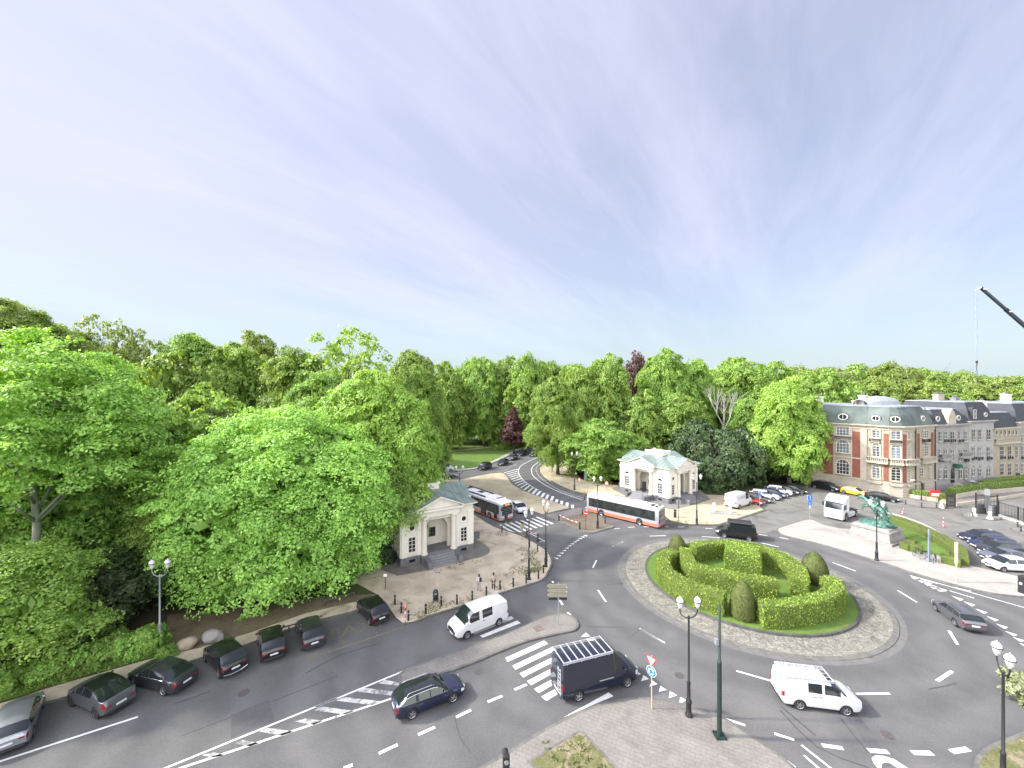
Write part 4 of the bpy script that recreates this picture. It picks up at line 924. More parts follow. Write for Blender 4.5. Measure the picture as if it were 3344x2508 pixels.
def pavilion(label,loc,ang):
    r=thing('gate_pavilion',label,'pavilion',(loc[0],loc[1],KZ),ang)
    LX,LY=5.25,4.5; HW=1.95; B=.95; ZE=5.25; ZC=6.15
    w=MB()
    for sx in (-1,1):
        for sy in (-1,1): w.b2(sx*HW,sx*LX,sy*HW,sy*LY,B,ZE)
    w.b2(-2.9,2.9,-2.3,2.3,B,ZE)     # centre
    w.b2(-HW-.3,HW+.3,-LY+.002,LY-.002,ZE-.5,ZE+.001); w.b2(-LX+.002,LX-.002,-HW-.3,HW+.3,ZE-.502,ZE)
    w.b2(-LX,LX,-LY,LY,ZE+.002,ZC-.25)
    w.build('wall',M_wh,r)
    p=MB()
    for sx in (-1,1):
        for sy in (-1,1): p.b2(sx*(HW-.0),sx*(LX+.08),sy*HW,sy*(LY+.08),0,B)
    p.b2(-LX-.08,LX+.08,-HW,HW,0,B-.003); p.b2(-HW,HW,-LY-.08,LY+.08,0,B-.006)
    p.build('plinth',M_blue,r)
    c=MB()
    for k,(o,z0,z1) in enumerate(((.06,5.62,5.70),(.10,5.88,5.96),(.30,5.96,6.06),(.46,6.06,6.17))): c.b2(-LX-o,LX+o,-LY-o,LY+o,z0,z1)
    c.build('cornice',M_whs,r)
    # hipped roof with flat centre
    E=.5; Z0=6.18; Z1=7.45; V=[(-LX-E,-LY-E,Z0),(LX+E,-LY-E,Z0),(LX+E,LY+E,Z0),(-LX-E,LY+E,Z0),(-1.6,-1.2,Z1),(1.6,-1.2,Z1),(1.6,1.2,Z1),(-1.6,1.2,Z1)]
    ro=MB(); ro.add(V,[(0,1,5,4),(1,2,6,5),(2,3,7,6),(3,0,4,7),(4,5,6,7)])
    se=MB()
    def seam(a,b): se.tube(a,b,.03,None,4)
    for sy in (-1,1):
        for k in range(-6,7):
            x=k*.85; xe=x; yb=sy*(LY+E); 
            # clip at hips
            t=1.0 if abs(x)<=1.6 else (LX+E-abs(x))/(LX+E-1.6); seam((x,yb,Z0+.01),(x,lerp(yb,sy*1.2,t),lerp(Z0,Z1,t)+.02))
    for sx in (-1,1):
        for k in range(-5,6):
            y=k*.85; t=1.0 if abs(y)<=1.2 else (LY+E-abs(y))/(LY+E-1.2); seam((sx*(LX+E),y,Z0+.01),(lerp(sx*(LX+E),sx*1.6,t),y,lerp(Z0,Z1,t)+.02))
    faces=[]
    for (ax,sg,D) in (('y',-1,LY),('y',1,LY),('x',1,LX),('x',-1,LX)):
        # wall plane of this side, in local coordinates
        if ax=='y': F=Fc((-LX,-LY),(LX,-LY)) if sg<0 else Fc((LX,LY),(-LX,LY)); half=LX
        else: F=Fc((LX,-LY),(LX,LY)) if sg>0 else Fc((-LX,LY),(-LX,-LY)); half=LY
        c0=half; 
        # pediment
        pw=2.65; pd=.72; ph=1.25
        t_=MB(); F.poly(t_,[(c0-pw,ZC+.04),(c0+pw,ZC+.04),(c0,ZC+ph)],-.6,pd-.22); F.box(t_,c0-pw+.12,c0+pw-.12,ZE+.01,5.96,-.3,pd-.18); t_.build('pediment',M_wh,r)
        t_=MB(); F.box(t_,c0-pw-.22,c0+pw+.22,5.965,6.155,-.1,pd+.10)
        for s in (-1,1):
            F.poly(t_,[(c0+s*(pw+.30),ZC+.03),(c0+s*(pw+.30),ZC+.17),(c0,ZC+ph+.20),(c0,ZC+ph+.03)][::s],-.2,pd+.12)
        t_.build('pediment_moulding',M_whs,r)
        # gable roof
        for s in (-1,1):
            a=F.P(c0+s*(pw+.36),ZC+.175,pd+.16); b=F.P(c0,ZC+ph+.225,pd+.16); cc_=F.P(c0,ZC+ph+.225,-(D-1.0)); dd_=F.P(c0+s*(pw+.36),ZC+.175,-1.1)
            ro.add([a,b,cc_,dd_],[(0,1,2,3)])
            for k in range(3):
                q=-.25-k*.75; A=F.P(c0,ZC+ph+.24,q+.6); Bq=F.P(c0+s*(pw+.3),ZC+.2,q+.6); seam(A,Bq)
        # columns
        for s in (-1,1):
            cb_=MB(); u=c0+s*(HW-.12); q=F.P(u,0,.22)
            cb_.lathe([(.42,B-.002),(.42,B+.12),(.34,B+.16),(.33,B+.25),(.335,2.6),(.29,4.85),(.30,4.9),(.36,4.98),(.38,5.06),(.38,5.1)],q[0],q[1],0,18)
            cb_.box(q[0],q[1],5.18,.8,.8,.15); cb_.build('column',M_wh,r,True,35)
            pl=MB(); 
            F.box(pl,u-.45,u+.45,0,B-.01,-.05,.75); pl.build('pedestal',M_blue,r)
            # half pilaster beside, corner pilaster
            pl=MB(); u2=c0+s*(HW+.42); F.box(pl,u2-.25,u2+.25,B,ZE,.0,.10); F.box(pl,u2-.30,u2+.30,5.0,5.2,.0,.15)
            u3=c0+s*(half-.36); F.box(pl,u3-.34,u3+.34,B,ZE,.0,.12); F.box(pl,u3-.40,u3+.40,5.0,5.22,.0,.18); pl.build('pilaster',M_whs,r)
            # bay between
            ub=c0+s*(HW+half)/2+s*.02
            if ax=='y':
                t_=MB(); F.ring(t_,ub,3.55,1.02,1.22,.0,.09,18,0,math.pi); F.box(t_,ub-1.22,ub-1.02,B+.2,3.55,.0,.09); F.box(t_,ub+1.02,ub+1.22,B+.2,3.55,.0,.09); F.box(t_,ub-.12,ub+.12,4.55,4.95,.09,.16)
                F.box(t_,ub-.75,ub+.75,1.25,1.38,.0,.14); F.box(t_,ub-.85,ub+.85,3.32,3.46,.0,.16); F.box(t_,ub-.72,ub-.56,1.38,3.32,.0,.09); F.box(t_,ub+.56,ub+.72,1.38,3.32,.0,.09)
                F.ring(t_,ub,3.75,.42,.52,.0,.07,12,0,math.pi); t_.build('window_surround',M_whs,r)
                win(r,F,ub,1.06,1.42,3.28,3,4,0,M_whs,M_dark)
                F.poly(MB(),arch_pts(.40,ub,3.76,10),.0,.03).build('lunette',M_dark,r)
            else:
                ub=c0+s*(HW+half)/2+s*.02
                t_=MB(); F.ring(t_,ub,4.25,.30,.46,.0,.10,18); F.box(t_,ub-.62,ub+.62,1.25,1.38,.0,.12); F.box(t_,ub-.62,ub+.62,3.22,3.36,.0,.14); F.box(t_,ub-.58,ub-.45,1.38,3.22,.0,.09); F.box(t_,ub+.45,ub+.58,1.38,3.22,.0,.09); t_.build('window_surround',M_whs,r)
                F.disc(MB(),ub,4.25,.30,.0,.03,16).build('round_window',M_dark,r)
                win(r,F,ub,.86,1.42,3.18,2,4,0,M_whs,M_dark)
            t_=MB(); F.box(t_,ub-.35,ub+.35,.3,.62,.08,.10); t_.build('basement_vent',M_dark,r)
        # recess back wall, arch and door
        dr=-(D-2.3 if ax=='y' else D-2.9)
        t_=MB(); F.ring(t_,c0,3.55,1.05,1.25,dr,dr+.14,16,0,math.pi); F.box(t_,c0-1.25,c0-1.05,B,3.55,dr,dr+.14); F.box(t_,c0+1.05,c0+1.25,B,3.55,dr,dr+.14); t_.build('arch_moulding',M_whs,r)
        # arched screen just inside the columns
        t_=MB(); out=[(c0-HW+.02,B),(c0-HW+.02,ZE-.05),(c0+HW-.02,ZE-.05),(c0+HW-.02,B),(c0+1.42,B)]+arch_pts(1.42,c0,3.35,14)+[(c0-1.42,B)]
        F.poly(t_,out[::-1],-1.0,-.72); t_.build('arch',M_wh,r)
        t_=MB(); F.box(t_,c0-.55,c0+.55,B,3.2,dr,dr+.05); dd2=t_.build('door',M_wh,r); t_=MB(); F.box(t_,c0-.42,c0+.42,1.9,3.05,dr+.051,dr+.06); t_.build('door_glass',M_dark,dd2)
        # steps
        for k in range(5):
            t_=MB(); F.box(t_,c0-1.6,c0+1.6,0,B-.02-.17*k-.01,.70+.34*k if k else .08,.70+.34*(k+1)); t_.build('step',M_step,r)
        for s in (-1,1):
            t_=MB(); F.box(t_,c0+s*1.85-.26,c0+s*1.85+.26,0,B-.12,.76,2.5); t_.build('stair_cheek',M_blue,r)
    ro.build('roof',M_zinc,r); se.build('roof_seams',M_seam,r)
    a=MB(); 
    for (x0,x1,y0,y1) in ((-1.75,1.75,-1.35,-1.1),(-1.75,1.75,1.1,1.35),(-1.75,-1.5,-1.1,1.1),(1.5,1.75,-1.1,1.1)): a.b2(x0,x1,y0,y1,6.9,8.2)
    a.b2(-1.5,1.5,-1.1,1.1,7.2,7.95)
    for sx in (-1,1):
        for sy in (-1,1): a.b2(sx*1.45,sx*1.85,sy*1.05,sy*1.45,8.0,8.32)
    a.build('roof_attic',M_whs,r)
    b=MB(); b.b2(-1.2,1.2,-.8,.8,7.951,7.97); b.box(.5,.2,8.05,.5,.4,.2); b.build('roof_hatch',M_zinc,r)
    return r
pavilion('white columned gate pavilion half hidden by the big tree, steps facing right',(-11.45,52.75),math.radians(-59.5))
pavilion('white columned gate pavilion standing free on the sandy forecourt behind the salmon-striped bus',(27.85,76.9),math.radians(-54.7))
flat('pavement',smooth(T(4,[(130,1340),(400,1290),(740,1205),(900,1165),(970,1115),(930,1060),(810,985)]),3)+[(-5,55),(-8,62),(-20,60),(-16,46)],KZ+.03,M_pave)
flat('pavement',smooth(T(5,[(290,560),(500,660),(720,715),(820,735),(950,710),(1060,680),(1165,645)]),3)+[(37,79),(28,86),(20,81)],KZ+.03,M_pave)
# ------------------------------------------------------------------ mansion and terrace
M_stone=mat('sandstone',(.30,.258,.185),.8,var=.13,scale=.6,fine=.07,fscale=12,bump=.2); M_stone2=mat('pale_sandstone',(.36,.32,.245),.75,var=.1,scale=1.2,fine=.05,fscale=14)
M_grst=mat('grey_limestone',(.25,.24,.22),.8,var=.12,scale=.5,fine=.07,fscale=12); M_brick=None
def brickmat():
    m=mat('red_brick',(.19,.064,.038),.85,var=.2,scale=1.5,fine=.06,fscale=20); t=m.node_tree; b=t.nodes['Principled BSDF']
    g=t.nodes.new('ShaderNodeNewGeometry'); br=t.nodes.new('ShaderNodeTexBrick'); br.inputs['Scale'].default_value=4.0; br.inputs['Mortar Size'].default_value=.012
    br.inputs['Color1'].default_value=(1,1,1,1); br.inputs['Color2'].default_value=(.75,.75,.75,1); br.inputs['Mortar'].default_value=(1.4,1.7,1.9,1)
    s=t.nodes.new('ShaderNodeSeparateXYZ'); c=t.nodes.new('ShaderNodeCombineXYZ'); t.links.new(g.outputs['Position'],s.inputs[0]); t.links.new(s.outputs[0],c.inputs[0]); t.links.new(s.outputs[2],c.inputs[1]); t.links.new(c.outputs[0],br.inputs['Vector'])
    old=b.inputs['Base Color'].links[0].from_socket; x=t.nodes.new('ShaderNodeMix'); x.data_type='RGBA'; x.blend_type='MULTIPLY'; x.inputs[0].default_value=.5
    t.links.new(old,x.inputs[6]); t.links.new(br.outputs[0],x.inputs[7]); t.links.new(x.outputs[2],b.inputs['Base Color']); return m
M_brick=brickmat()
M_slate=mat('green_slate',(.10,.13,.11),.7,var=.35,scale=.3,col2=(.05,.065,.058),fine=.08,fscale=14); M_slate2=mat('dark_slate',(.034,.037,.043),.75,var=.2,scale=1,fine=.08,fscale=14)
M_lead=mat('grey_lead',(.25,.28,.30),.5,.2,var=.12,scale=.6); M_iron=mat('wrought_iron',(.03,.032,.035),.6); M_wglass=mat('window_glass',(.10,.115,.13),.08,spec=.9,var=.7,scale=.45); M_wdark=mat('window_dark',(.02,.023,.028),.08,spec=.8)
M_skyl=mat('white_glazing',(.27,.29,.30),.4)
def kx(c,x): return (src(c,x,0)[0]-1672)/FPX
def uO(F,c,x): k=kx(c,x); return (k*F.p0.y-F.p0.x)/(F.d.x-k*F.d.y)
def zO(F,u,c,y): q=F.p0+F.d*u; return CAMH-(src(c,0,y)[1]-1254)*q.y/FPX
class Bld:
    def __init__(s,name,label,cat,pts,depthpts,zc,mw):
        s.pts=pts; s.foot=pts+depthpts; c=s.foot; cx=sum(p[0] for p in c)/len(c); cy=sum(p[1] for p in c)/len(c)
        s.r=thing(name,label,cat,(cx,cy,0)); s.off=(-cx,-cy,0); s.zc=zc; s.mw=mw
        s.p('wall',MB().prism(s.foot,-.05,zc),mw)
        s.F=[Fc(pts[i],pts[i+1]) for i in range(len(pts)-1)]
    def p(s,name,mb,m,sm=False):
        o=mb.build(name,m,s.r,sm,35); o.location=s.off; return o
    def band(s,z0,z1,d,m,name='string_course',segs=None):
        b=MB()
        for F in (segs or s.F): F.box(b,-d*.3,F.L+d*.3,z0,z1,.0,d)
        return s.p(name,b,m)
    def window(s,F,u,w,z0,z1,nx=2,nz=4,arch=0,gl=None,sur=None,sd=.10,sw=.14,sill=True,fr=None):
        o=win(s.r,F,u,w,z0,z1,nx,nz,arch,fr or M_whs,gl or M_wglass,off=s.off)
        if sur:
            b=MB(); zt=z1-arch
            F.box(b,u-w/2-sw,u-w/2-.002,z0,zt,.0,sd); F.box(b,u+w/2+.002,u+w/2+sw,z0,zt,.0,sd)
            if arch:
                n=10; hd=[(u+(w/2+.002)*math.cos(math.pi*i/n),zt+(arch+.002)*math.sin(math.pi*i/n)) for i in range(n+1)]; ho=[(u+(w/2+sw)*math.cos(math.pi*i/n),zt+(arch+sw)*math.sin(math.pi*i/n)) for i in range(n+1)]
                for i in range(n): F.poly(b,[hd[i],ho[i],ho[i+1],hd[i+1]],.0,sd)
                F.box(b,u-.13,u+.13,z1+.02,z1+.35,sd-.02,sd+.08)
            else: F.box(b,u-w/2-sw,u+w/2+sw,z1+.002,z1+sw,.0,sd+.03)
            if sill: F.box(b,u-w/2-sw-.05,u+w/2+sw+.05,z0-.14,z0-.002,.0,sd+.14)
            s.p('window_surround',b,sur)
        return o
    def mansard(s,z0,z1,ins,m,mt,lip=.35):
        a=inset(s.foot,-lip); n=len(s.foot); A=s.foot
        if sum(A[i][0]*A[(i+1)%n][1]-A[(i+1)%n][0]*A[i][1] for i in range(n))<0: A=A[::-1]
        b=MB(); b.prism(inset(A,-.12),s.zc-.5,s.zc-.28); b.prism(inset(A,-.3),s.zc-.28,s.zc-.12); b.prism(inset(A,-.5),s.zc-.12,s.zc+.08,0,True); s.p('cornice',b,s.trim)
        lo=inset(A,.05); mid=inset(A,ins*.45); hi=inset(A,ins); V=[(x,y,z0) for x,y in lo]+[(x,y,lerp(z0,z1,.6)) for x,y in mid]+[(x,y,z1) for x,y in hi]
        F=[(j*n+i,j*n+(i+1)%n,(j+1)*n+(i+1)%n,(j+1)*n+i) for j in (0,1) for i in range(n)]
        b=MB(); b.add(V,F); s.p('mansard_roof',b,m,False)
        b=MB(); b.prism(inset(A,ins-.12),z1-.03,z1+.10); s.p('roof_edge',b,M_lead)
        b=MB(); b.prism(inset(A,ins+.15),z1+.1,z1+.16); s.p('flat_roof',b,mt); s.A=A
    def eye(s,F,u,z,r,back,m=M_slate,asp=1.25,glass=M_wdark):
        # bull's-eye dormer standing off the mansard slope
        b=MB(); F.poly(b,[(u-r*1.9,z-r*1.6),(u+r*1.9,z-r*1.6)]+[(u+r*1.9*math.cos(math.pi*i/12),z+r*.1+r*1.6*math.sin(math.pi*i/12)) for i in range(13)],-back-.9,-back+.12); o=s.p('dormer',b,m)
        b=MB(); F.ring(b,u,z,r,r*1.28,-back+.10,-back+.22,18,asp=asp); q=b.build('dormer_frame',M_whs,o)
        b=MB(); F.disc(b,u,z,r,-back+.1,-back+.14,18,asp=asp); b.build('pane',glass,o)
        b=MB(); F.box(b,u-.04,u+.04,z-r,z+r,-back+.12,-back+.17); b.build('glazing_bar',M_whs,o)
    def balustrade(s,F,u0,u1,z,h=.8,d=.45,m=None,iron=False):
        b=MB(); m=m or s.trim
        if iron:
            F.box(b,u0,u1,z+h-.05,z+h,d-.05,d); F.box(b,u0,u1,z,z+.05,d-.05,d); n=max(3,int((u1-u0)/.16))
            for i in range(n+1): x=lerp(u0,u1-.03,i/n); F.box(b,x,x+.03,z+.05,z+h-.05,d-.04,d-.01)
            for x in (u0,u1-.04): F.box(b,x,x+.04,z,z+h,0,d)
            s.p('balcony_railing',b,M_iron); b=MB(); F.box(b,u0,u1,z-.12,z-.002,0,d+.05); s.p('balcony_slab',b,s.trim)
        else:
            F.box(b,u0,u1,z+h-.14,z+h,.0,d); F.box(b,u0,u1,z,z+.12,.0,d); n=max(2,int((u1-u0)/.28))
            for i in range(n): x=lerp(u0+.05,u1-.2,i/max(1,n-1)); F.box(b,x,x+.14,z+.12,z+h-.14,d-.25,d-.08)
            F.box(b,u0,u1,z-.25,z-.002,.0,d+.1); s.p('balustrade',b,m)
MP=[(61.7,84.4),(68.6,77.8),(69.8,75.75),(70.25,75.0),(71.9,74.15),(72.7,74.2),(73.8,74.5),(75.0,75.0),(81.5,77.7)]
M=Bld('mansion','corner mansion of pale stone and red brick with green slate mansard and curved corner','house',MP,[(80,88),(71,94)],13.1,M_stone); M.trim=M_stone2
FL,F1,Fb1,F2,Fb2,F3,Fb3,FR=M.F
M.band(-.05,2.35,.10,M_stone2,'base_course'); M.band(2.35,2.6,.22,M_stone2); M.band(6.35,6.6,.16,M_stone2); M.band(12.35,12.55,.14,M_stone2); 
for z in (.5,1.0,1.5,2.0): M.band(z-.015,z+.015,.104,M_blue,'masonry_joint')
def brickp(F,c,x0,x1,z0,z1,d=.05):
    u0,u1=uO(F,c,x0),uO(F,c,x1); b=MB(); F.box(b,u0,u1,z0,z1,.0,d); M.p('brick_panel',b,M_brick)
brickp(FL,7,545,640,2.75,11.7); brickp(FL,7,268,355,2.75,11.7)
u=uO(FL,7,452); ww=uO(FL,7,515)-uO(FL,7,390); 
for (z0,z1,a,nz) in ((3.05,5.95,.75,3),(7.3,9.85,.7,3),(10.75,12.6,.15,3)):
    M.window(FL,u,ww,z0,z1,4,nz,a,M_wglass if z0>3.1 else M_wdark,M_stone2,.16,.22)
for q_ in (u-ww/2-.45,u+ww/2+.24): b=MB(); FL.box(b,q_,q_+.21,2.6,12.3,0,.14); M.p('pilaster',b,M_stone2)
M.balustrade(FL,u-ww/2-.3,u+ww/2+.3,10.0,.62,.4,iron=True)
u=uO(FL,7,170); M.window(FL,u,1.0,3.05,5.8,2,3,.3,M_wglass,M_stone2)
b=MB(); FL.box(b,FL.L-1.0,FL.L-.05,2.6,12.3,0,.18); M.p('pilaster',b,M_stone2)
for x in (415,480):
    u=uO(FL,7,x); M.window(FL,u,.95,.7,1.85,2,1,0,M_wdark,None)
for F,nx in ((F1,2),(F2,3),(F3,1)):
    w_={F1:1.15,F2:1.35,F3:.7}[F]
    for (z0,z1,a,nz) in ((3.05,5.65,.5,4),(7.2,9.7,.5,4),(10.75,12.5,.3,3)):
        M.window(F,F.L/2+(.18 if F is F1 else 0),w_,z0,z1,2,nz,a,M_wglass if z0>3.1 or F is not F2 else M_wdark,M_stone2,.15,.16)
    M.balustrade(F,.15,F.L-.15,2.35,.62,.28)
for F in (Fb1,Fb2): b=MB(); F.box(b,.08,F.L-.08,2.8,11.7,0,.05); M.p('brick_panel',b,M_brick)
for F in (F1,F2): M.balustrade(F,F.L/2-.8,F.L/2+.8,10.0,.55,.3,iron=True)
for F in (F1,Fb1,F2,Fb2,F3,Fb3): M.balustrade(F,0,F.L,6.3,.85,.75)
u0,u1=uO(FR,7,1175),uO(FR,7,1198); b=MB(); FR.box(b,u0,u1,7.2,11.7,0,.05); M.p('brick_panel',b,M_brick)
u0,u1=uO(FR,7,1310),uO(FR,7,1332); b=MB(); FR.box(b,u0,u1,7.2,11.7,0,.05); M.p('brick_panel',b,M_brick)
u=uO(FR,7,1252)
for (z0,z1,a,nz) in ((7.3,9.85,.55,4),(10.75,12.5,.3,3)): M.window(FR,u,1.9,z0,z1,3,nz,a,M_wglass,M_stone2,.16,.2)
M.balustrade(FR,uO(FR,7,1205),uO(FR,7,1330),6.3,.85,.6); M.balustrade(FR,u-1.1,u+1.1,10.0,.6,.4,iron=True)
for x,w_,z0,z1 in ((1215,1.1,3.6,5.6),(1295,.75,3.2,5.5)): M.window(FR,uO(FR,7,x),w_,z0,z1,2,3,.4,M_wdark if x<1250 else M_wglass,M_stone2)
b=MB(); u=uO(FR,7,1212); FR.poly(b,[(u-.6,0),(u+.6,0)]+arch_pts(.6,u,2.0,10),.0,.12); M.p('door',b,M_wdark)
b=MB(); FR.box(b,u-.85,u-.62,0,2.3,0,.35); FR.box(b,u+.62,u+.85,0,2.3,0,.35); FR.box(b,u-.95,u+.95,2.62,2.85,0,.4); M.p('door_surround',b,M_stone2)
M.mansard(13.15,16.6,1.6,M_slate,M_lead)
for F,x,y,r_ in ((FL,452,612,.50),(F1,795,628,.42),(F2,965,635,.45),(FR,1252,632,.42)):
    u=uO(F,7,x) if F in (FL,FR) else F.L/2; M.eye(F,u,14.45,r_,.45)
for F,u in ((FL,FL.L-.1),(FR,.2),(FR,FR.L-.15)):
    b=MB(); b.tube(F.P(u,13.2,.0),F.P(u,16.6,-1.5),.09,None,6); M.p('roof_rib',b,M_slate)
for q_ in (.05,FR.L): b=MB(); b.tube(FR.P(q_,0,.14),FR.P(q_,12.8,.14),.085,None,8); M.p('drainpipe',b,M_iron)
# roof things
def onroof(B,c,x,y,z):   # ground-plan point seen at that pixel at height z
    sx,sy=src(c,x,y); Y=(CAMH-z)*FPX/(sy-1254); return ((sx-1672)/FPX*Y,Y)
def chimney(B,x,y,w,l,z0,z1,m,pots=2):
    b=MB(); b.box(x,y,(z0+z1)/2,w,l,z1-z0,.35); b.box(x,y,z1-.06,w+.25,l+.25,.2,.35)
    o=B.p('chimney',b,m)
    for k in range(pots): 
        b=MB(); b.lathe([(.16,0),(.13,.5)],x+(k-(pots-1)/2)*.45,y,z1+.04,8); b.build('chimney_pot',M_blue,o)
chimney(M,66.0,86.6,1.5,.9,16.3,18.3,M_whs,3); chimney(M,73.2,84.0,1.0,1.0,16.4,18.6,M_whs,2); chimney(M,72.3,84.6,1.4,.8,16.4,17.5,M_stone2,1)
b=MB(); V=[];F_=[];n=10
for j in range(7):
    a=math.pi*j/6; 
    for i in range(n+1):
        t=i/n; x=lerp(-5.2,5.2,t); k=math.sin(math.pi*min(1,max(0,.08+.84*t)))**.35; V.append((x,-2.3*math.cos(a)*k,1.9*math.sin(a)*k))
for j in range(6):
    for i in range(n): F_.append((j*(n+1)+i,j*(n+1)+i+1,(j+1)*(n+1)+i+1,(j+1)*(n+1)+i))
ca,sa=math.cos(.32),math.sin(.32); bx,by=76.6,84.6
b.add([(bx+x*ca-y*sa,by+x*sa+y*ca,16.6+z) for x,y,z in V],F_); sk=M.p('glass_dome',b,M_skyl)
b=MB()
for i in range(1,n,2):
    b.path([(bx+V[j*(n+1)+i][0]*ca-V[j*(n+1)+i][1]*sa,by+V[j*(n+1)+i][0]*sa+V[j*(n+1)+i][1]*ca,16.63+V[j*(n+1)+i][2]) for j in range(7)],.04,4)
b.build('glazing_bars',M_lead,sk)
b=MB(); b.box(80.5,86.5,17.3,3.4,1.6,1.0,.33); M.p('roof_plant',b,mat('grey_metal',(.18,.185,.19),.5,.3))
# terrace houses
def house(label,x0,x1,zc,zt,mw,trim,mroof,cols,rows,flatm=M_lead,ins=1.5,name='terraced_house',gl=None,z0off=0):
    Fr=Fc((81.5,77.7),(81.5+.942*10,77.7+.334*10)); u0,u1=uO(Fr,7,x0),uO(Fr,7,x1)
    a=Fr.P(u0,0)[:2]; b_=Fr.P(u1,0)[:2]; d=.08
    c_=Fr.P(u1,0,-12)[:2]; e=Fr.P(u0,0,-12)[:2]
    B=Bld(name,label,'house',[a,b_],[c_,e],zc,mw); B.trim=trim; F=B.F[0]
    B.band(0,1.3,.08,trim,'base_course'); B.band(1.3,1.45,.15,trim)
    for (xa,xb) in cols:
        ua,ub=uO(F,7,xa),uO(F,7,xb)
        for k,(ya,yb,ar,nx,nz) in enumerate(rows):
            um=(ua+ub)/2; zb_=zO(F,um,7,yb); zt_=zO(F,um,7,ya)
            B.window(F,um,ub-ua,zb_,zt_,nx,nz,ar,gl or (M_wglass if (k+int(xa))%3 else M_wdark),trim,.1,.12)
            if k<2 : B.balustrade(F,ua-.1,ub+.1,zb_-.05,.55,.3,iron=True) if (k+int(xa/10))%2 else None
    B.mansard(zc+.05,zt,ins,mroof,flatm)
    return B
H2=house('grey stone terraced house with stone dormer and curved entrance stair, next to the mansion',1352,1678,13.0,15.9,M_grst,M_grst,M_slate2,[(1380,1412),(1432,1468),(1494,1532),(1576,1608),(1628,1662)],[(772,870,0,2,3),(945,1060,0,2,3),(1125,1228,.3,2,2)])
F=H2.F[0]
H2.band(6.4,6.6,.15,M_grst); H2.band(9.9,10.05,.12,M_grst)
H2.eye(F,uO(F,7,1395),14.2,.42,.45,M_slate2); H2.eye(F,uO(F,7,1595),14.2,.42,.45,M_slate2)
u=uO(F,7,1510); b=MB(); F.poly(b,[(u-1.4,12.9),(u+1.4,12.9),(u+1.2,14.6),(u+.6,15.6),(u,16.1),(u-.6,15.6),(u-1.2,14.6)],-1.6,.1); H2.p('stone_dormer',b,M_stone2); H2.window(F,u,1.2,13.2,15.0,2,2,.3,M_wdark,None,fr=M_whs) ; H2.r.children[-1].location=(H2.off[0]+F.n.x*.1,H2.off[1]+F.n.y*.1,0)
H2.balustrade(F,uO(F,7,1380),uO(F,7,1465),6.5,.9,.8); H2.balustrade(F,uO(F,7,1575),uO(F,7,1665),6.5,.9,.8)
b=MB(); u=uO(F,7,1515); F.poly(b,[(u-.55,1.3),(u+.55,1.3)]+arch_pts(.55,u,3.9,10),.0,.13); H2.p('door',b,M_wdark)
b=MB(); F.poly(b,[(u-.1,4.6)]+[(u+.55+.75*math.cos(math.pi*i/10),4.5+.75*math.sin(math.pi*i/10)) for i in range(11)],.1,1.1); H2.p('awning',b,mat('dark_green_canvas',(.015,.07,.045),.7))
for k in range(6):
    b=MB(); F.box(b,u-.2+k*.35,u+1.6+k*.3,.1,1.35-.2*k,.2+k*.0+.35*k if k else 0.1,.55+.35*k); H2.p('step',b,M_stone2)
H3=house('light grey narrow terraced house between the stone-dormer house and the dark-windowed one',1680,1918,13.4,17.2,mat('pale_grey_stone',(.30,.292,.272),.8,var=.08,scale=.8,fine=.05,fscale=12),M_grst,M_slate2,[(1704,1738),(1764,1797),(1848,1886)],[(752,848,0,2,3),(922,1040,0,2,3),(1115,1205,.25,2,2)],ins=1.2)
F=H3.F[0]; H3.band(6.7,6.85,.12,M_grst); H3.band(10.0,10.12,.1,M_grst)
b=MB(); u=uO(F,7,1735); F.poly(b,[(u-.9,13.6),(u+.9,13.6),(u+.9,15.8)]+[(u+.9*math.cos(math.pi*i/8),15.8+.5*math.sin(math.pi*i/8)) for i in range(1,8)]+[(u-.9,15.8)],-1.4,-.05); H3.p('dormer',b,M_slate2)
o=win(H3.r,F,u,1.2,13.9,15.8,2,2,0,M_whs,M_wglass,off=(H3.off[0]-F.n.x*.05,H3.off[1]-F.n.y*.05,0)); H3.eye(F,uO(F,7,1855),14.6,.38,.4,M_slate2)
chimney(H3,93.2,88.0,2.4,.9,15.5,18.7,M_stone2,3); chimney(H3,99.5,90.5,1.6,.9,15.5,17.9,mat('grey_chimney',(.2,.2,.2),.8),3)
H4=house('beige terraced house with tall dark windows and a long balcony balustrade',1920,2152,11.6,14.8,M_stone,M_stone2,M_slate2,[(1976,2014),(2052,2088),(2126,2162-12)],[(912,1035,0,2,3),(1080,1195,0,2,3)],gl=M_wdark,ins=1.0)
F=H4.F[0]; H4.balustrade(F,.1,F.L-.1,zO(F,3,7,880),.95,.5)
for x in (1945,1985,2025,2065,2103,2138): H4.window(F,uO(F,7,x),.75,zO(F,uO(F,7,x),7,803),zO(F,uO(F,7,x),7,757),1,1,0,M_wdark,M_stone2,.08,.1)
b=MB(); ua,ub=0,F.L; b.add([F.P(ua,11.7,-1.0),F.P(ub,11.7,-1.0),F.P(ub,17.0,-6.5),F.P(ua,17.0,-6.5)],[(0,1,2,3)]); H4.p('pitched_roof',b,M_slate2)
chimney(H4,105.5,90.5,1.6,1.2,14,17.2,M_whs,2)
H5=house('last terraced house cut by the right photo edge, with dark slate mansard',2154,2450,12.6,16.6,M_grst,M_stone2,M_slate2,[(2180,2205),(2235,2265),(2300,2330)],[(800,880,0,2,3),(910,1035,0,2,3),(1080,1195,0,2,3)],gl=M_wdark)
chimney(H5,116.5,95,1.8,1.2,16,18.6,M_whs,2)
H6=house('grey house at the far end of the terrace outside the photo edge',2455,2700,13.2,16.5,M_grst,M_grst,M_slate2,[(2500,2540),(2600,2640)],[(750,850,0,2,3),(922,1040,0,2,3)])
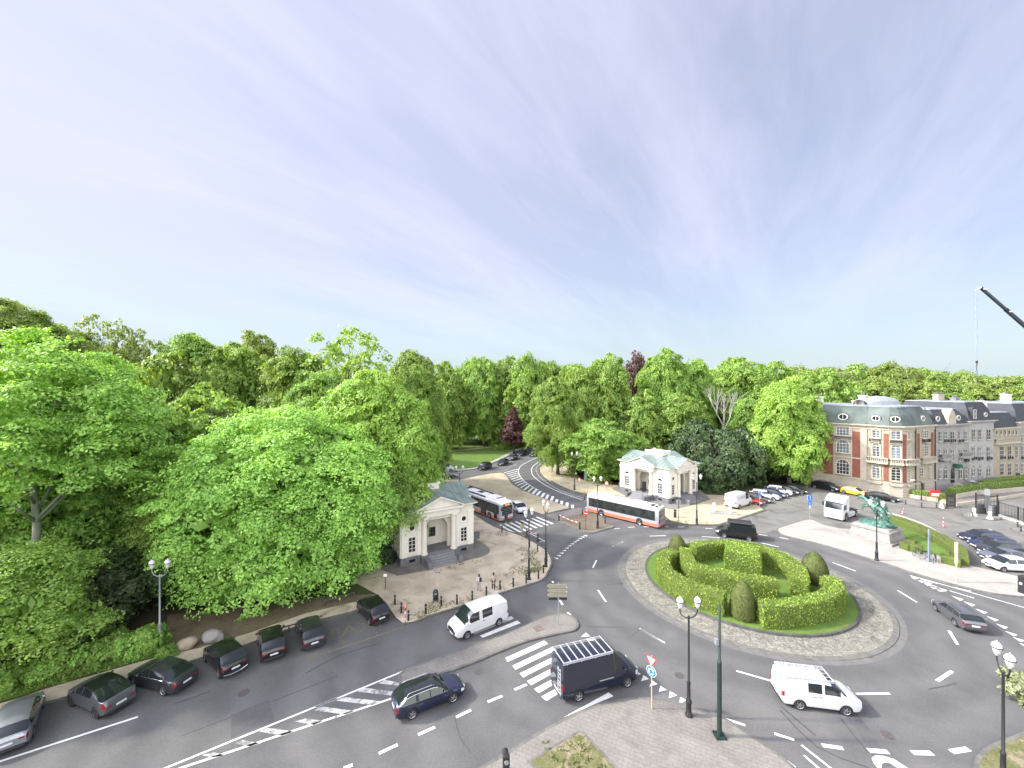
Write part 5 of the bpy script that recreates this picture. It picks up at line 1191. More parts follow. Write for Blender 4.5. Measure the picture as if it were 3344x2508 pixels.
tag(H6.r,'terraced house at the far right end of the row')
# ------------------------------------------------------------------ foliage
rs=np.random.RandomState(11)
def leafmat(name,c1,c2,c3=None,trans=.35,rnd=.35,nscale=.35,rough=.5):
    m=bpy.data.materials.new(name); m.use_nodes=True; t=m.node_tree; t.nodes.clear(); n=lambda k:t.nodes.new(k)
    out=n('ShaderNodeOutputMaterial'); g=n('ShaderNodeNewGeometry'); tc=n('ShaderNodeTexCoord'); oi=n('ShaderNodeObjectInfo')
    nz=n('ShaderNodeTexNoise'); nz.inputs['Scale'].default_value=nscale; nz.inputs['Detail'].default_value=3; t.links.new(g.outputs['Position'],nz.inputs['Vector'])
    r=n('ShaderNodeMapRange'); r.inputs[1].default_value=.36; r.inputs[2].default_value=.64; t.links.new(nz.outputs[0],r.inputs[0])
    x=n('ShaderNodeMix'); x.data_type='RGBA'; x.inputs[6].default_value=c1+(1,); x.inputs[7].default_value=c2+(1,); t.links.new(r.outputs[0],x.inputs[0]); col=x.outputs[2]
    h=n('ShaderNodeHueSaturation'); t.links.new(col,h.inputs['Color'])
    a=n('ShaderNodeMapRange'); a.inputs[3].default_value=.492; a.inputs[4].default_value=.508; t.links.new(oi.outputs['Random'],a.inputs[0]); t.links.new(a.outputs[0],h.inputs['Hue'])
    b=n('ShaderNodeMapRange'); b.inputs[3].default_value=1-rnd; b.inputs[4].default_value=1+rnd; t.links.new(g.outputs['Random Per Island'],b.inputs[0])
    b2=n('ShaderNodeMapRange'); b2.inputs[3].default_value=.96; b2.inputs[4].default_value=1.24; t.links.new(oi.outputs['Random'],b2.inputs[0])
    mu=n('ShaderNodeMath'); mu.operation='MULTIPLY'; t.links.new(b.outputs[0],mu.inputs[0]); t.links.new(b2.outputs[0],mu.inputs[1]); t.links.new(mu.outputs[0],h.inputs['Value'])
    col=h.outputs[0]
    p=n('ShaderNodeBsdfPrincipled'); p.inputs['Roughness'].default_value=rough; p.inputs['Specular IOR Level'].default_value=.35; t.links.new(col,p.inputs['Base Color'])
    tr=n('ShaderNodeBsdfTranslucent'); yl=n('ShaderNodeMix'); yl.data_type='RGBA'; yl.blend_type='MULTIPLY'; yl.inputs[0].default_value=1; yl.inputs[7].default_value=(1.35,1.25,.5,1); t.links.new(col,yl.inputs[6]); t.links.new(yl.outputs[2],tr.inputs[0])
    ms=n('ShaderNodeMixShader'); ms.inputs[0].default_value=trans; t.links.new(p.outputs[0],ms.inputs[1]); t.links.new(tr.outputs[0],ms.inputs[2]); t.links.new(ms.outputs[0],out.inputs[0])
    return m
L_lime=leafmat('leaves_lime',(0.223,0.383,0.076),(0.312,0.498,0.110)); L_green=leafmat('leaves_green',(.165,.275,.055),(.235,.36,.075)); L_beech=leafmat('leaves_beech',(.165,.28,.055),(.24,.36,.07))
L_olive=leafmat('leaves_olive',(0.162,0.243,0.049),(0.230,0.312,0.069)); L_dark=leafmat('leaves_dark',(.04,.08,.028),(.065,.11,.036),trans=.2); L_yew=leafmat('needles_yew',(.04,.075,.03),(.075,.12,.04),trans=.15)
L_yell=leafmat('leaves_yellow_green',(.215,.365,.06),(.30,.45,.09)); L_purp=leafmat('leaves_copper',(.085,.045,.045),(.12,.065,.055)); L_holly=leafmat('leaves_holly',(.05,.07,.03),(.075,.10,.042),trans=.1)
L_hedge=leafmat('leaves_hedge',(.16,.26,.035),(.26,.36,.05),nscale=.9,rnd=.3); L_cone=leafmat('leaves_topiary',(.045,.05,.014),(.08,.08,.022),trans=.1,nscale=.9); L_box=leafmat('leaves_box_hedge',(.075,.085,.018),(.12,.115,.03),trans=.12,nscale=1.0)
M_bark=mat('bark',(.085,.07,.055),.9,var=.3,scale=1.5,fine=.15,fscale=12,bump=.6); M_barkl=mat('pale_bark',(.17,.18,.13),.9,var=.25,scale=1.2,fine=.12,fscale=10); M_core=mat('inner_foliage',(.08,.125,.03),.9)
def quads(P,N,s,rng,asp=1.0,rot=None):
    n=len(P); N=N/np.linalg.norm(N,axis=1,keepdims=True); A=rng.normal(size=(n,3)); A-=N*(A*N).sum(1,keepdims=True); A/=np.linalg.norm(A,axis=1,keepdims=True); B=np.cross(N,A)
    s=np.broadcast_to(np.asarray(s),(n,)).reshape(-1,1)
    return np.stack([P-A*s,P-B*s*.62*asp-N*s*.12,P+A*s,P+B*s*.62*asp-N*s*.12],1).reshape(-1,3)
def qmesh(name,V,m):
    n=len(V)//4; me=bpy.data.meshes.new(name); me.vertices.add(len(V)); me.vertices.foreach_set('co',V.astype(np.float32).ravel())
    me.loops.add(n*4); me.loops.foreach_set('vertex_index',np.arange(n*4,dtype=np.int32)); me.polygons.add(n)
    me.polygons.foreach_set('loop_start',np.arange(0,n*4,4,dtype=np.int32)); me.materials.append(m); me.update(calc_edges=True); me.validate(); return me
def crown(seed,R,H,nl=16,nc=240,lp=100,leaf=.30,cl=1.1,droop=.5,flat=.6,kind='round',open_=0.0,szr=(.27,.43)):
    """leaf clumps on a set of lobes; returned in unit coordinates (x,y in +-1, z 0..1)"""
    g=np.random.RandomState(seed); lobes=[]
    for i in range(nl):
        a=2*math.pi*(i*.618034)+g.uniform(-.3,.3); t=(i+.5)/nl
        z=t**.9
        if kind=='round': rad=math.sqrt(max(0,1-(2*z-.85)**2/1.35))*.70
        elif kind=='cone': rad=(1-z)**.8*.75
        elif kind=='vase': rad=.25+.55*math.sin(math.pi*min(1,z*.95))**.7
        else: rad=.72*(1-.5*z)
        rr=rad*math.sqrt(g.uniform(.25,1)); sz=g.uniform(*szr)*(1.0 if kind!='cone' else (1.15-z*.8))
        lobes.append((rr*math.cos(a)*R,rr*math.sin(a)*R,(.12+.74*z)*H,sz*R,sz*R*g.uniform(.75,1.05)))
    lobes=np.array(lobes); C=[];Nn=[]
    w=lobes[:,3]**2; w/=w.sum(); li=g.choice(nl,nc*3,p=w)
    d=g.normal(size=(nc*3,3)); d[:,2]=d[:,2]*.9+.25; d/=np.linalg.norm(d,axis=1,keepdims=True)
    P=lobes[li][:,:3]+d*np.stack([lobes[li][:,3],lobes[li][:,3],lobes[li][:,4]],1)*g.uniform(.85,1.08,(nc*3,1))
    # drop clumps buried inside other lobes
    keep=np.ones(len(P),bool)
    for l in lobes:
        q=(P-l[:3])/np.array([l[3],l[3],l[4]]); keep&=(q**2).sum(1)>(.62 if kind!='round' else .5)
    P=P[keep][:nc]; d=d[keep][:nc]
    up=np.array([0,0,1.]); Nn=d*(1-flat)+up*flat+g.normal(size=d.shape)*.18; Nn/=np.linalg.norm(Nn,axis=1,keepdims=True)
    n=len(P); rep=np.repeat(np.arange(n),lp); c=P[rep]; N=Nn[rep]
    A=np.cross(N,np.array([.3,.2,.9])); A/=np.linalg.norm(A,axis=1,keepdims=True); B=np.cross(N,A)
    rad=cl*g.uniform(.6,1.3,n)[rep]; th=g.uniform(0,2*math.pi,len(rep)); rho=np.sqrt(g.uniform(0,1,len(rep)))
    lob=1+.35*np.sin(th*3+g.uniform(0,6,n)[rep])
    off=A*(rho*rad*lob*np.cos(th))[:,None]+B*(rho*rad*lob*np.sin(th))[:,None]-np.outer(droop*rad*rho**2,up)+N*(g.normal(size=len(rep))*.10*rad)[:,None]
    LP=c+off; LN=N*.9+off/rad[:,None]*.7+g.normal(size=LP.shape)*.42
    V=quads(LP,LN,leaf*g.uniform(.55,1.15,len(LP)),g)
    V=V/np.array([R,R,H]); return V,lobes/np.array([R,R,H,R,H])
CRM={}
def mkcrown(key,**k):
    V,l=crown(**k); CRM[key]=(qmesh('crown',V,L_green),l,k['R'],k['H'])
for i in range(4): mkcrown('b%d'%i,seed=20+i,R=7,H=13,nl=20,nc=340,lp=160,leaf=.17,cl=1.2,droop=.28,flat=.66)
for i in range(3): mkcrown('f%d'%i,seed=40+i,R=8,H=14,nl=18,nc=260,lp=125,leaf=.27,cl=1.4,droop=.28,flat=.62)     # far trees
mkcrown('big',seed=61,R=11.5,H=17,nl=40,nc=800,lp=300,leaf=.15,cl=1.45,droop=.34,flat=.66,szr=(.16,.40))
mkcrown('tall',seed=62,R=8,H=18,nl=28,nc=640,lp=210,leaf=.155,cl=1.1,droop=.5,flat=.5)
mkcrown('full',seed=75,R=8,H=17,nl=30,nc=620,lp=170,leaf=.19,cl=1.15,droop=.28,flat=.5)
mkcrown('layer',seed=63,R=8,H=10,nl=15,nc=300,lp=340,leaf=.145,cl=1.5,droop=.25,flat=.85)
mkcrown('open0',seed=64,R=7,H=11,nl=20,nc=200,lp=46,leaf=.26,cl=.95,droop=.2,flat=.6,kind='vase')
mkcrown('open1',seed=65,R=7,H=11,nl=18,nc=170,lp=40,leaf=.24,cl=1.0,droop=.2,flat=.6,kind='vase')
mkcrown('yew0',seed=66,R=6,H=10,nl=20,nc=420,lp=60,leaf=.26,cl=.85,droop=1.0,flat=.25)
mkcrown('yew1',seed=67,R=6,H=9,nl=18,nc=420,lp=60,leaf=.24,cl=.8,droop=.9,flat=.3)
mkcrown('cone',seed=68,R=3,H=11,nl=22,nc=260,lp=40,leaf=.22,cl=.75,droop=.4,flat=.6,kind='cone')
mkcrown('bush0',seed=69,R=2.2,H=2.4,nl=10,nc=110,lp=60,leaf=.15,cl=.42,droop=.5,flat=.4)
mkcrown('bush1',seed=70,R=2.2,H=2.4,nl=9,nc=100,lp=50,leaf=.20,cl=.5,droop=.5,flat=.45)
CORE={}
def core_mesh(l,key):
    if key in CORE: return CORE[key]
    g=np.random.RandomState(5); P=[]
    for (x,y,z,r,h) in l:
        n=170; d=g.normal(size=(n,3)); d/=np.linalg.norm(d,axis=1,keepdims=True); P.append(np.array([x,y,z])+d*np.array([r,r,h])*(g.uniform(.1,.8,(n,1))))
    P=np.concatenate(P); me=qmesh('inner_foliage',quads(P,g.normal(size=P.shape)+np.array([0,0,.5]),.05*g.uniform(.6,1.2,len(P)),g),L_green); CORE[key]=me; return me
TRK={}
def trunk_mesh(key,l,R,H,zb,bark,seed=3):
    k=(key,round(zb),bark.name)
    if k in TRK: return TRK[k]
    g=random.Random(seed+len(TRK)); b=MB(); r0=.024*R+.17; zt=zb+H*.62
    pts=[(0,0,0)]; 
    for i in range(1,7): t=i/6; pts.append((g.uniform(-.25,.25)*t,g.uniform(-.25,.25)*t,zt*t))
    rad=[r0*1.35]+[r0*(1-.72*i/6) for i in range(1,7)]; b.path(pts,rad,9)
    for (x,y,z,r,h) in l:
        zz=zb+z*H; s=max(zb*.75,zz-math.hypot(x*R,y*R)*.9-1.2); t=min(.98,s/zt); i=min(5,int(t*6)); p=Vector(pts[i]).lerp(Vector(pts[i+1]),t*6-i)
        e=Vector((x*R*.95,y*R*.95,zz)); m=p.lerp(e,.5)+Vector((g.uniform(-.3,.3),g.uniform(-.3,.3),g.uniform(-.5,.1))); rr=r0*(1-.7*t)*.5
        b.path([p,m,e],[rr,rr*.7,rr*.28],6)
        for q in range(3): b.path([m.lerp(e,.3+.3*q),e+Vector((g.uniform(-1,1)*r*R,g.uniform(-1,1)*r*R,g.uniform(.1,.9)*h*H))],[rr*.35,.02],4)
    me=bpy.data.meshes.new('trunk'); me.from_pydata(b.v,[],b.f); me.materials.append(bark); me.polygons.foreach_set('use_smooth',[True]*len(me.polygons)); TRK[k]=me; return me
TGROUP=0
def tree(key,label,xc,w,ytop,Y,zb,m,name='deciduous_tree',cat='tree',group=None,bark=None,core=True,rz=None,base=KZ,R=None,Ry=None,ztop=None,X=None,trunk=True):
    bark=bark or M_bark
    if X is None: X=(xc-1106)/870*Y
    if R is None: R=w/870*Y/2
    if ztop is None: ztop=CAMH-(ytop-829.5)/870*Y
    me,l,_,_=CRM[key]; H=ztop-zb
    r=thing(name,label,cat,(X,Y,base),rz if rz is not None else rs.uniform(0,6.28),group)
    c=bpy.data.objects.new('crown',me); S.collection.objects.link(c); c.parent=r; c.location=(0,0,zb-base); c.scale=(R,Ry or R,H)
    c.material_slots[0].link='OBJECT'; c.material_slots[0].material=m
    if core:
        q=bpy.data.objects.new('inner_foliage',core_mesh(l,key)); S.collection.objects.link(q); q.parent=c; q.material_slots[0].link='OBJECT'; q.material_slots[0].material=m
    if trunk:
        t=bpy.data.objects.new('trunk',trunk_mesh(key,l,R,H,zb-base,bark)); S.collection.objects.link(t); t.parent=r
    return r
ORD=['first from left']+[w+' from left' for w in 'second third fourth fifth sixth seventh eighth ninth tenth eleventh twelfth thirteenth'.split()]
# ---- named trees, front to back (photo column of the crown centre, width, top row; real distance, height of the lowest leaves)
tree('layer','tall chestnut with pale trunk and flat layered crown at the left edge',120,430,766,33,12.4,L_lime,'chestnut_tree',bark=M_barkl,core=False,R=9,rz=1.0,Ry=7.5).location.x=-39.0
tree('b0','low bright green tree with layered leaves at the left photo edge below the pale trunk',20,330,1185,28,2.0,L_lime,'young_tree',R=5.2)
tree('yew0','dark olive holly mass at the lower left behind the bright bushes',185,230,1235,33,.3,L_holly,'holly_tree',trunk=False)
tree('yew1','dark holly shrub cut by the left photo edge above the silver car',10,260,1330,30,.2,L_holly,'holly_tree',trunk=False)
tree('yew1','dark evergreen bush standing around the twin-lantern lamp post on the left',300,240,1170,37.5,.8,L_dark,'evergreen_bush',trunk=False)
tree('b1','small green tree leaning over the dark evergreen beside the left lamp post',400,210,1080,40,2.5,L_green,'young_tree')
tree('big','huge lime green tree with drooping leaves down to the parked cars',617,560,893,42,-.1,L_lime,'lime_tree',R=13,Ry=10.2,rz=.4)
tree('tall','tall yellow-green tree leaning over the roof of the left pavilion',818,280,803,51,2.8,L_yell,'maple_tree',R=8.2,Ry=7,rz=0)
tree('b2','yellow-green tree low against the side of the left pavilion',800,150,985,47,3.4,L_green,'young_tree',R=4.4,X=-15.6)
tree('b3','dark ivy-green bush filling the gap between the big lime tree and pavilion',850,60,1150,47,.0,L_dark,'evergreen_bush',R=1.5,X=-15.2,trunk=False)
tree('open0','light feathery tree rising between the left chestnut and the big lime tree',420,230,838,50,7,L_lime,'birch_tree',core=False,R=6.4)
tree('b1','broad mid-green tree behind the feathery tree on the left',560,240,905,52,3,L_green,'beech_tree',R=8)
tree('tall','broad green tree with a fresh crown directly behind the left chestnut',250,260,830,44,3,L_green,'beech_tree',R=7.5)
tree('b2','mid-green tree behind the dark holly mass at the left',180,250,960,40,2,L_green,'beech_tree',R=7)
tree('b0','mid-green tree filling the wood right behind the pale chestnut trunk',90,250,900,41,1.5,L_green,'beech_tree',R=6.5)
tree('b1','mid-green tree behind the young tree at the left photo edge',-20,250,980,36,1.0,L_green,'beech_tree',R=6)
tree('b3','mid-green tree low between the feathery tree and the evergreen bush',380,230,1000,44,1.5,L_beech,'beech_tree',R=6.5)
tree('tall','dark old tree forming the highest crown at the left edge of the skyline',25,240,652,46,10,L_olive,'oak_tree',R=8.5)
tree('open1','sparse treetop with bare twigs, right of the highest left crown',230,150,692,62,16,L_olive,'oak_tree',core=False)
tree('b0','olive crown on the skyline between the highest left crown and the sparse top',130,180,700,58,12,L_olive,'oak_tree')
tree('open0','second sparse treetop with bare twigs on the left skyline',305,110,722,64,15,L_olive,'oak_tree',core=False)
tree('b2','round dense crown on the left skyline just right of the sparse tops',405,180,715,66,12,L_beech,'oak_tree')
tree('f0','dark even round crown poking up behind the left skyline trees',555,130,722,88,14,L_olive,'beech_tree')
tree('b1','broad crown on the skyline in front of the dark even round crown',510,190,742,68,10,L_beech,'beech_tree')
tree('b3','light crown on the skyline left of the open branchy tree',640,170,745,66,10,L_beech,'beech_tree')
tree('open1','open golden-green tree with dark forked limbs showing on the skyline',752,210,715,70,13,L_yell,'oak_tree',core=False,R=8.8)
tree('b0','green tree in front of the forked open tree',690,190,800,62,5,L_green,'beech_tree')
tree('b2','rounded crown on the skyline just right of the open forked tree',885,120,752,84,10,L_olive,'oak_tree')
tree('tall','bright tree behind the yellow-green maple near the lawn',905,140,790,76,4,L_beech,'beech_tree')
g0='beech trees closing off the far lawn'
for i,(x,w,y,Y) in enumerate([(955,110,786,128),(1000,90,782,140),(1045,90,770,135),(1090,105,776,140),(1140,110,768,132),(1190,100,780,142),(1010,80,800,150),(1075,80,800,155),(1230,90,785,150)]):
    tree('f%d'%(i%3),'dense beech, %s in the wall of trees behind the far lawn'%ORD[i],x,w,y,Y,1.5,L_green if i%2 else L_dark if i==3 else L_beech,'beech_tree',group=g0)
g1='trees hidden deep in the wood'
tree('cone','slim copper-leaved tree standing alone at the edge of the far lawn',1110,62,868,122,2.6,L_purp,'copper_beech')
# right wood
tree('tall','light green tree at the left end of the wood, overhanging the far bend',1205,120,815,93,2,L_beech,'beech_tree',R=7.2)
tree('b0','tall crown second from the left in the wood behind the right pavilion',1250,115,795,100,3,L_beech,'beech_tree')
tree('b1','bright crown rising on the skyline third from the left in the right wood',1310,120,765,102,3,L_beech,'beech_tree')
tree('b2','low full green tree between the far bend and the right pavilion',1290,150,900,88,1,L_green,'beech_tree')
tree('b3','rounded green tree just behind the left corner of the right pavilion',1350,120,930,87,1,L_green,'beech_tree')
tree('open1','copper-coloured treetop poking up in the skyline of the right wood',1375,60,762,118,16,L_purp,'copper_beech')
tree('tall','tallest crown of the right wood, right of the copper treetop',1440,130,755,104,3,L_beech,'beech_tree')
tree('b0','green crown between the tallest crown and the bare tree',1500,100,775,108,3,L_green,'beech_tree')
tree('b1','green tree in the middle of the wood above the yews',1460,150,850,96,2,L_green,'beech_tree')
tree('b3','green tree left of the bare trunk in the right wood',1390,110,840,96,2,L_green,'beech_tree')
tree('b2','wide crown on the skyline behind the bare tree',1590,150,768,116,3,L_beech,'beech_tree')
tree('b0','green tree right of the bare tree in the middle of the wood',1620,120,860,98,2,L_green,'beech_tree')
tree('full','very bright full tree with low branches touching the corner mansion',1705,185,815,83,2.2,L_yell,'lime_tree',R=8.2,Ry=6.5,rz=.2)
tree('b1','bright lower tree between the yews and the very bright full tree',1650,120,910,91,2,L_lime,'lime_tree')
tree('yew0','large dark yew directly behind the right pavilion',1505,130,905,88,.2,L_yew,'yew_tree')
tree('yew1','broad dark yew at the back of the car park, with shaggy fronds',1590,150,925,84,.2,L_yew,'yew_tree',R=7)
tree('yew0','low dark yew right of the broad yew, above the white estate car',1680,110,985,89,.5,L_yew,'yew_tree')
tree('yew1','small dark yew beside the right corner of the pavilion',1535,90,985,82,.1,L_yew,'yew_tree')
tree('b2','young tree with light leaves beside the mansion gate',1790-30,70,930,93,2.5,L_lime,'young_tree',R=3.5)
g2='treetops beyond the mansion roofs'
for i,(x,w,y,Y) in enumerate([(1680,110,785,140),(1740,110,792,150),(1800,120,793,150),(1860,120,790,155),(1920,130,786,150),(1985,110,795,165),(2040,110,806,170),(2100,120,803,160),(2160,120,812,175),(2215,120,818,170),(1890,110,815,135),(1960,120,820,138),(2030,120,826,140),(2110,110,830,145),(2180,110,835,150),(1830,110,825,132)]):
    tree('f%d'%(i%3),'olive-green treetop above the roofs, %s in the %s row'%(ORD[i if i<10 else i-10],'back' if i<10 else 'front'),x,w,y,Y,4,L_olive if i%3 else L_beech,'beech_tree',group=g2)
tree('f1','small far tree at the right end of the skyline',2212+60,120,822,190,4,L_olive,'beech_tree')
k=0
for i in range(200):
    if k>=46: break
    X=rs.uniform(-175,-24); Y=rs.uniform(50,150)
    x=1106+X/Y*870
    if X>-34 and Y<62: continue
    if x>930 or x<-120: continue
    if Y>95 and x>900: continue
    k+=1; tree('f%d'%(k%3),'green tree standing in the depth of the park wood on the left',x,0,0,Y,3,[L_green,L_beech,L_olive][k%3],'beech_tree',group='trees in the depth of the left wood',R=rs.uniform(6,8.5),ztop=min(CAMH+(829.5-(700+.075*max(0,x)))/870*Y*.75, rs.uniform(19,27)))
k=0
for i in range(200):
    if k>=34: break
    X=rs.uniform(14,110); Y=rs.uniform(100,185); x=1106+X/Y*870
    if x<1195 or x>1800 or (Y<110 and x>1620): continue
    k+=1; tree('f%d'%(k%3),'green tree standing in the depth of the wood behind the right pavilion',x,0,0,Y,3,[L_green,L_beech,L_olive][k%3],'beech_tree',group='trees in the depth of the right wood',R=rs.uniform(6,9),ztop=rs.uniform(20,min(27.5,CAMH+(829.5-785)/870*Y)))
# far wood reads as one mass
V=[];
for i in range(260):
    a=rs.uniform(-1.05,1.2); D=rs.uniform(190,330); V.append((D*math.tan(a)*.9,D,rs.uniform(17,24),rs.uniform(7,11)))
P=[];Nn=[];
for (x,y,h,r) in V:
    n=420; d=rs.normal(size=(n,3)); d[:,2]=np.abs(d[:,2]); d/=np.linalg.norm(d,axis=1,keepdims=True); P.append(np.array([x,y,h*.45])+d*np.array([r,r,h*.55])*rs.uniform(.85,1.05,(n,1))); Nn.append(d+rs.normal(size=(n,3))*.4)
P=np.concatenate(P);Nn=np.concatenate(Nn); o=bpy.data.objects.new('far_wood',qmesh('far_wood',quads(P,Nn,1.1*rs.uniform(.6,1.2,len(P)),rs),L_olive)); S.collection.objects.link(o); tag(o,'far-off wood closing the horizon','wood',kind='stuff')
# bare tree
def bare_tree():
    Y=93; X=(1563-1106)/870*Y; r=thing('bare_tree','leafless grey tree standing above the yews in the right wood','tree',(X,Y,KZ)); g=random.Random(5); b=MB()
    def br(p,d,L,rad,lv):
        q=p+d*L; b.tube(p,q,rad,rad*.72,6,0,False)
        if lv==0: return
        for i in range(3 if lv>2 else 2):
            nd=(d+Vector((g.uniform(-.6,.6),g.uniform(-.6,.6),g.uniform(-.1,.45)))).normalized(); br(q,nd,L*g.uniform(.62,.85),rad*.62,lv-1)
    b.tube((0,0,0),(0,0,11),.28,.2,8)
    for z in (8,10,11): br(Vector((0,0,z)),Vector((g.uniform(-.5,.5),g.uniform(-.5,.5),1)).normalized(),3.4,.13,4)
    b.build('trunk',mat('dead_bark',(.33,.31,.27),.9),r)
bare_tree()
# bushes of the left verge
BG='leafy bushes along the verge behind the parked cars'
def hline(c,pts,n): 
    P=[Vector(p) for p in smooth(T(c,pts),6)]; L=[0]
    for a,b_ in zip(P,P[1:]): L.append(L[-1]+(b_-a).length)
    out=[]
    for i in range(n):
        s=L[-1]*(i+.5)/n
        for j in range(len(P)-1):
            if L[j+1]>=s: out.append(P[j].lerp(P[j+1],(s-L[j])/(L[j+1]-L[j]))); break
    return out
for i,p in enumerate(hline(1,[(-250,900),(60,790),(300,715),(600,645),(850,585),(1060,545)],13)):
    tree('bush%d'%(i%2),'low green bush in the verge behind the parked cars, %s'%ORD[i],0,0,0,p.y,.0,L_lime if i%3 else L_green,'bush','bush',BG,core=True,R=rs.uniform(1.1,1.6),ztop=rs.uniform(1.3,1.9),X=p.x,trunk=False)
for i,(c,x,y,R,h,m) in enumerate([(1,560,470,1.6,2.6,L_lime),(1,700,480,1.3,1.9,L_green),(1,120,640,1.8,2.8,L_lime),(1,-60,720,1.8,3.0,L_lime),(1,1090,560,.8,.9,L_green)]):
    p=G(c,x,y,.5); tree('bush%d'%(i%2),['tall bright green bush between the dark hollies','smaller green bush right of the tall bright one','bright bush standing in front of the holly at the left','bright bush at the left photo edge','small green tuft at the foot of the left lamp post'][i],0,0,0,p[1],.0,m,'bush','bush',None,R=R,ztop=h,X=p[0],trunk=False)
for i,p in enumerate(hline(4,[(1000,190),(1090,188),(1200,175),(1330,150)],5)):
    tree('bush%d'%(i%2),'light green shrub below the copper tree by the far lawn, %s'%ORD[i],0,0,0,p.y+1,.0,L_green,'bush','bush','shrubs below the copper tree',R=2.4,ztop=1.6,X=p.x,trunk=False)
tree('bush0','spiky pale green shrub on the corner island at the lower right',0,0,0,26.5,.1,leafmat('leaves_grey_green',(.17,.20,.10),(.25,.27,.15)),'bush','bush',None,R=2.0,ztop=1.6,X=34.6,trunk=False)
# undergrowth under the yews and beyond the bend
for i,(c,x,y,R,h) in enumerate([(5,1120,560,2.2,1.6),(5,1250,590,2.0,1.4),(5,1700,440,2.5,2.2),(5,1420,520,2.4,2.2),(5,230,440,2.2,2),(5,0,380,2.6,2.2)]):
    p=G(c,x,y); tree('bush%d'%(i%2),'dark low shrub at the edge of the right wood, %s built from the car park'%ORD[i] if False else ['dark shrub behind the right corner of the right pavilion','dark shrub behind the white delivery van','dark shrub behind the row of parked cars','dark shrub between the yews and the delivery van','dark shrub beside the grey-green cabinet','dark shrub behind the bench by the far bend'][i],0,0,0,p[1]+1.5,.0,L_dark,'bush','bush','undergrowth shrubs at the edge of the right wood',R=R,ztop=h,X=p[0],trunk=False)
# ------------------------------------------------------------------ hedges
def hedge(label,path,w,h,z0,m,leaf=.10,dens=75,name='hedge',group=None,closed=False,lj=.05,top2=None):
    P=[Vector(p[:2]) for p in path]; n=len(P); L=[];Rr=[];H=[h]*n if not isinstance(h,(list,tuple)) else h
    for i,p in enumerate(P):
        a=P[(i-1)%n if closed else max(0,i-1)]; b=P[(i+1)%n if closed else min(n-1,i+1)]; d=(b-a).normalized(); q=Vector((-d.y,d.x))*w/2; L.append(p+q); Rr.append(p-q)
    b=MB(); V=[]; k=.06
    for i in range(n):
        e=0 if not(closed) and i in (0,n-1) else 0
        m_=P[i]; l=L[i]; r_=Rr[i]; V+=[(*(m_+(l-m_)*.93),z0-.1),(*(m_+(l-m_)*.96),z0+H[i]*.8),(*(m_+(l-m_)*.86),z0+H[i]-.05),(*(m_+(r_-m_)*.86),z0+H[i]-.05),(*(m_+(r_-m_)*.96),z0+H[i]*.8),(*(m_+(r_-m_)*.93),z0-.1)]
    F=[]
    for i in range(n-1):
        for j in range(5): F.append((i*6+j,i*6+j+1,(i+1)*6+j+1,(i+1)*6+j)[::-1])
    F.append(tuple(range(6))); F.append(tuple((n-1)*6+j for j in range(6))[::-1]); b.add(V,F)
    cx=sum(p.x for p in P)/n; cy=sum(p.y for p in P)/n
    r=thing(name,label,'hedge',(cx,cy,z0),0,group); o=b.build('hedge_body',M_hcore,r); o.location=(-cx,-cy,-z0)
    # leaves on the faces
    Vt=np.array(V); pos=[];nor=[]
    for f in F:
        p=Vt[list(f)]
        tris=[(0,i,i+1) for i in range(1,len(f)-1)]
        for t in tris:
            A,B,C=p[t[0]],p[t[1]],p[t[2]]; cr=np.cross(B-A,C-A); ar=np.linalg.norm(cr)/2
            if ar<1e-5: continue
            k2=rs.poisson(ar*dens); u=np.sqrt(rs.uniform(0,1,k2)); v=rs.uniform(0,1,k2)
            pos.append(A+(B-A)*(u*(1-v))[:,None]+(C-A)*(u*v)[:,None]); nor.append(np.tile(cr/np.linalg.norm(cr),(k2,1)))
    pos=np.concatenate(pos);nor=np.concatenate(nor)
    # outward
    pos=pos+nor*rs.normal(size=(len(pos),1))*lj+nor*.02; N2=nor+rs.normal(size=nor.shape)*.55+np.array([0,0,.25])
    o=bpy.data.objects.new('leaves',qmesh('leaves',quads(pos-np.array([cx,cy,z0]),N2,leaf*rs.uniform(.6,1.3,len(pos)),rs),m)); S.collection.objects.link(o); o.parent=r
    return r
M_hcore=mat('hedge_core',(.07,.10,.015),.9)
HZ=.44; HH=1.85; Z=HZ+HH
def hp(pts,n=5,z=Z): return smooth(T(3,pts,z),n)
HG='clipped hedge walls of the roundabout topiary'
kw=dict(m=L_hedge,leaf=.09,dens=150,group=HG)
hedge('curved hedge wall at the left of the roundabout between left and front cones',hp([(335,240),(290,255),(275,290),(300,345),(400,405),(500,440),(605,472)]),1.35,HH,HZ,**kw)
hedge('curved hedge wall at the front right of the roundabout, ending beside the right cone',hp([(790,520),(900,522),(1030,505),(1130,480),(1190,440),(1190,400),(1140,375)]),1.45,HH,HZ,**kw)
hedge('long hedge wall arching over the back of the roundabout down to the right cone',hp([(425,215),(500,198),(650,195),(780,215),(900,255),(980,310),(1010,360),(1005,400)]),1.5,HH,HZ,**kw)
hedge('inner hedge wall across the middle of the roundabout behind the front cone',hp([(395,225),(400,270),(440,315),(560,345),(700,375),(885,400)]),1.4,HH,HZ,**kw)
hedge('square hedge block in the centre of the roundabout topiary',hp([(700,205),(700,262)],2,HZ+2.3),3.6,2.3,HZ,**kw)
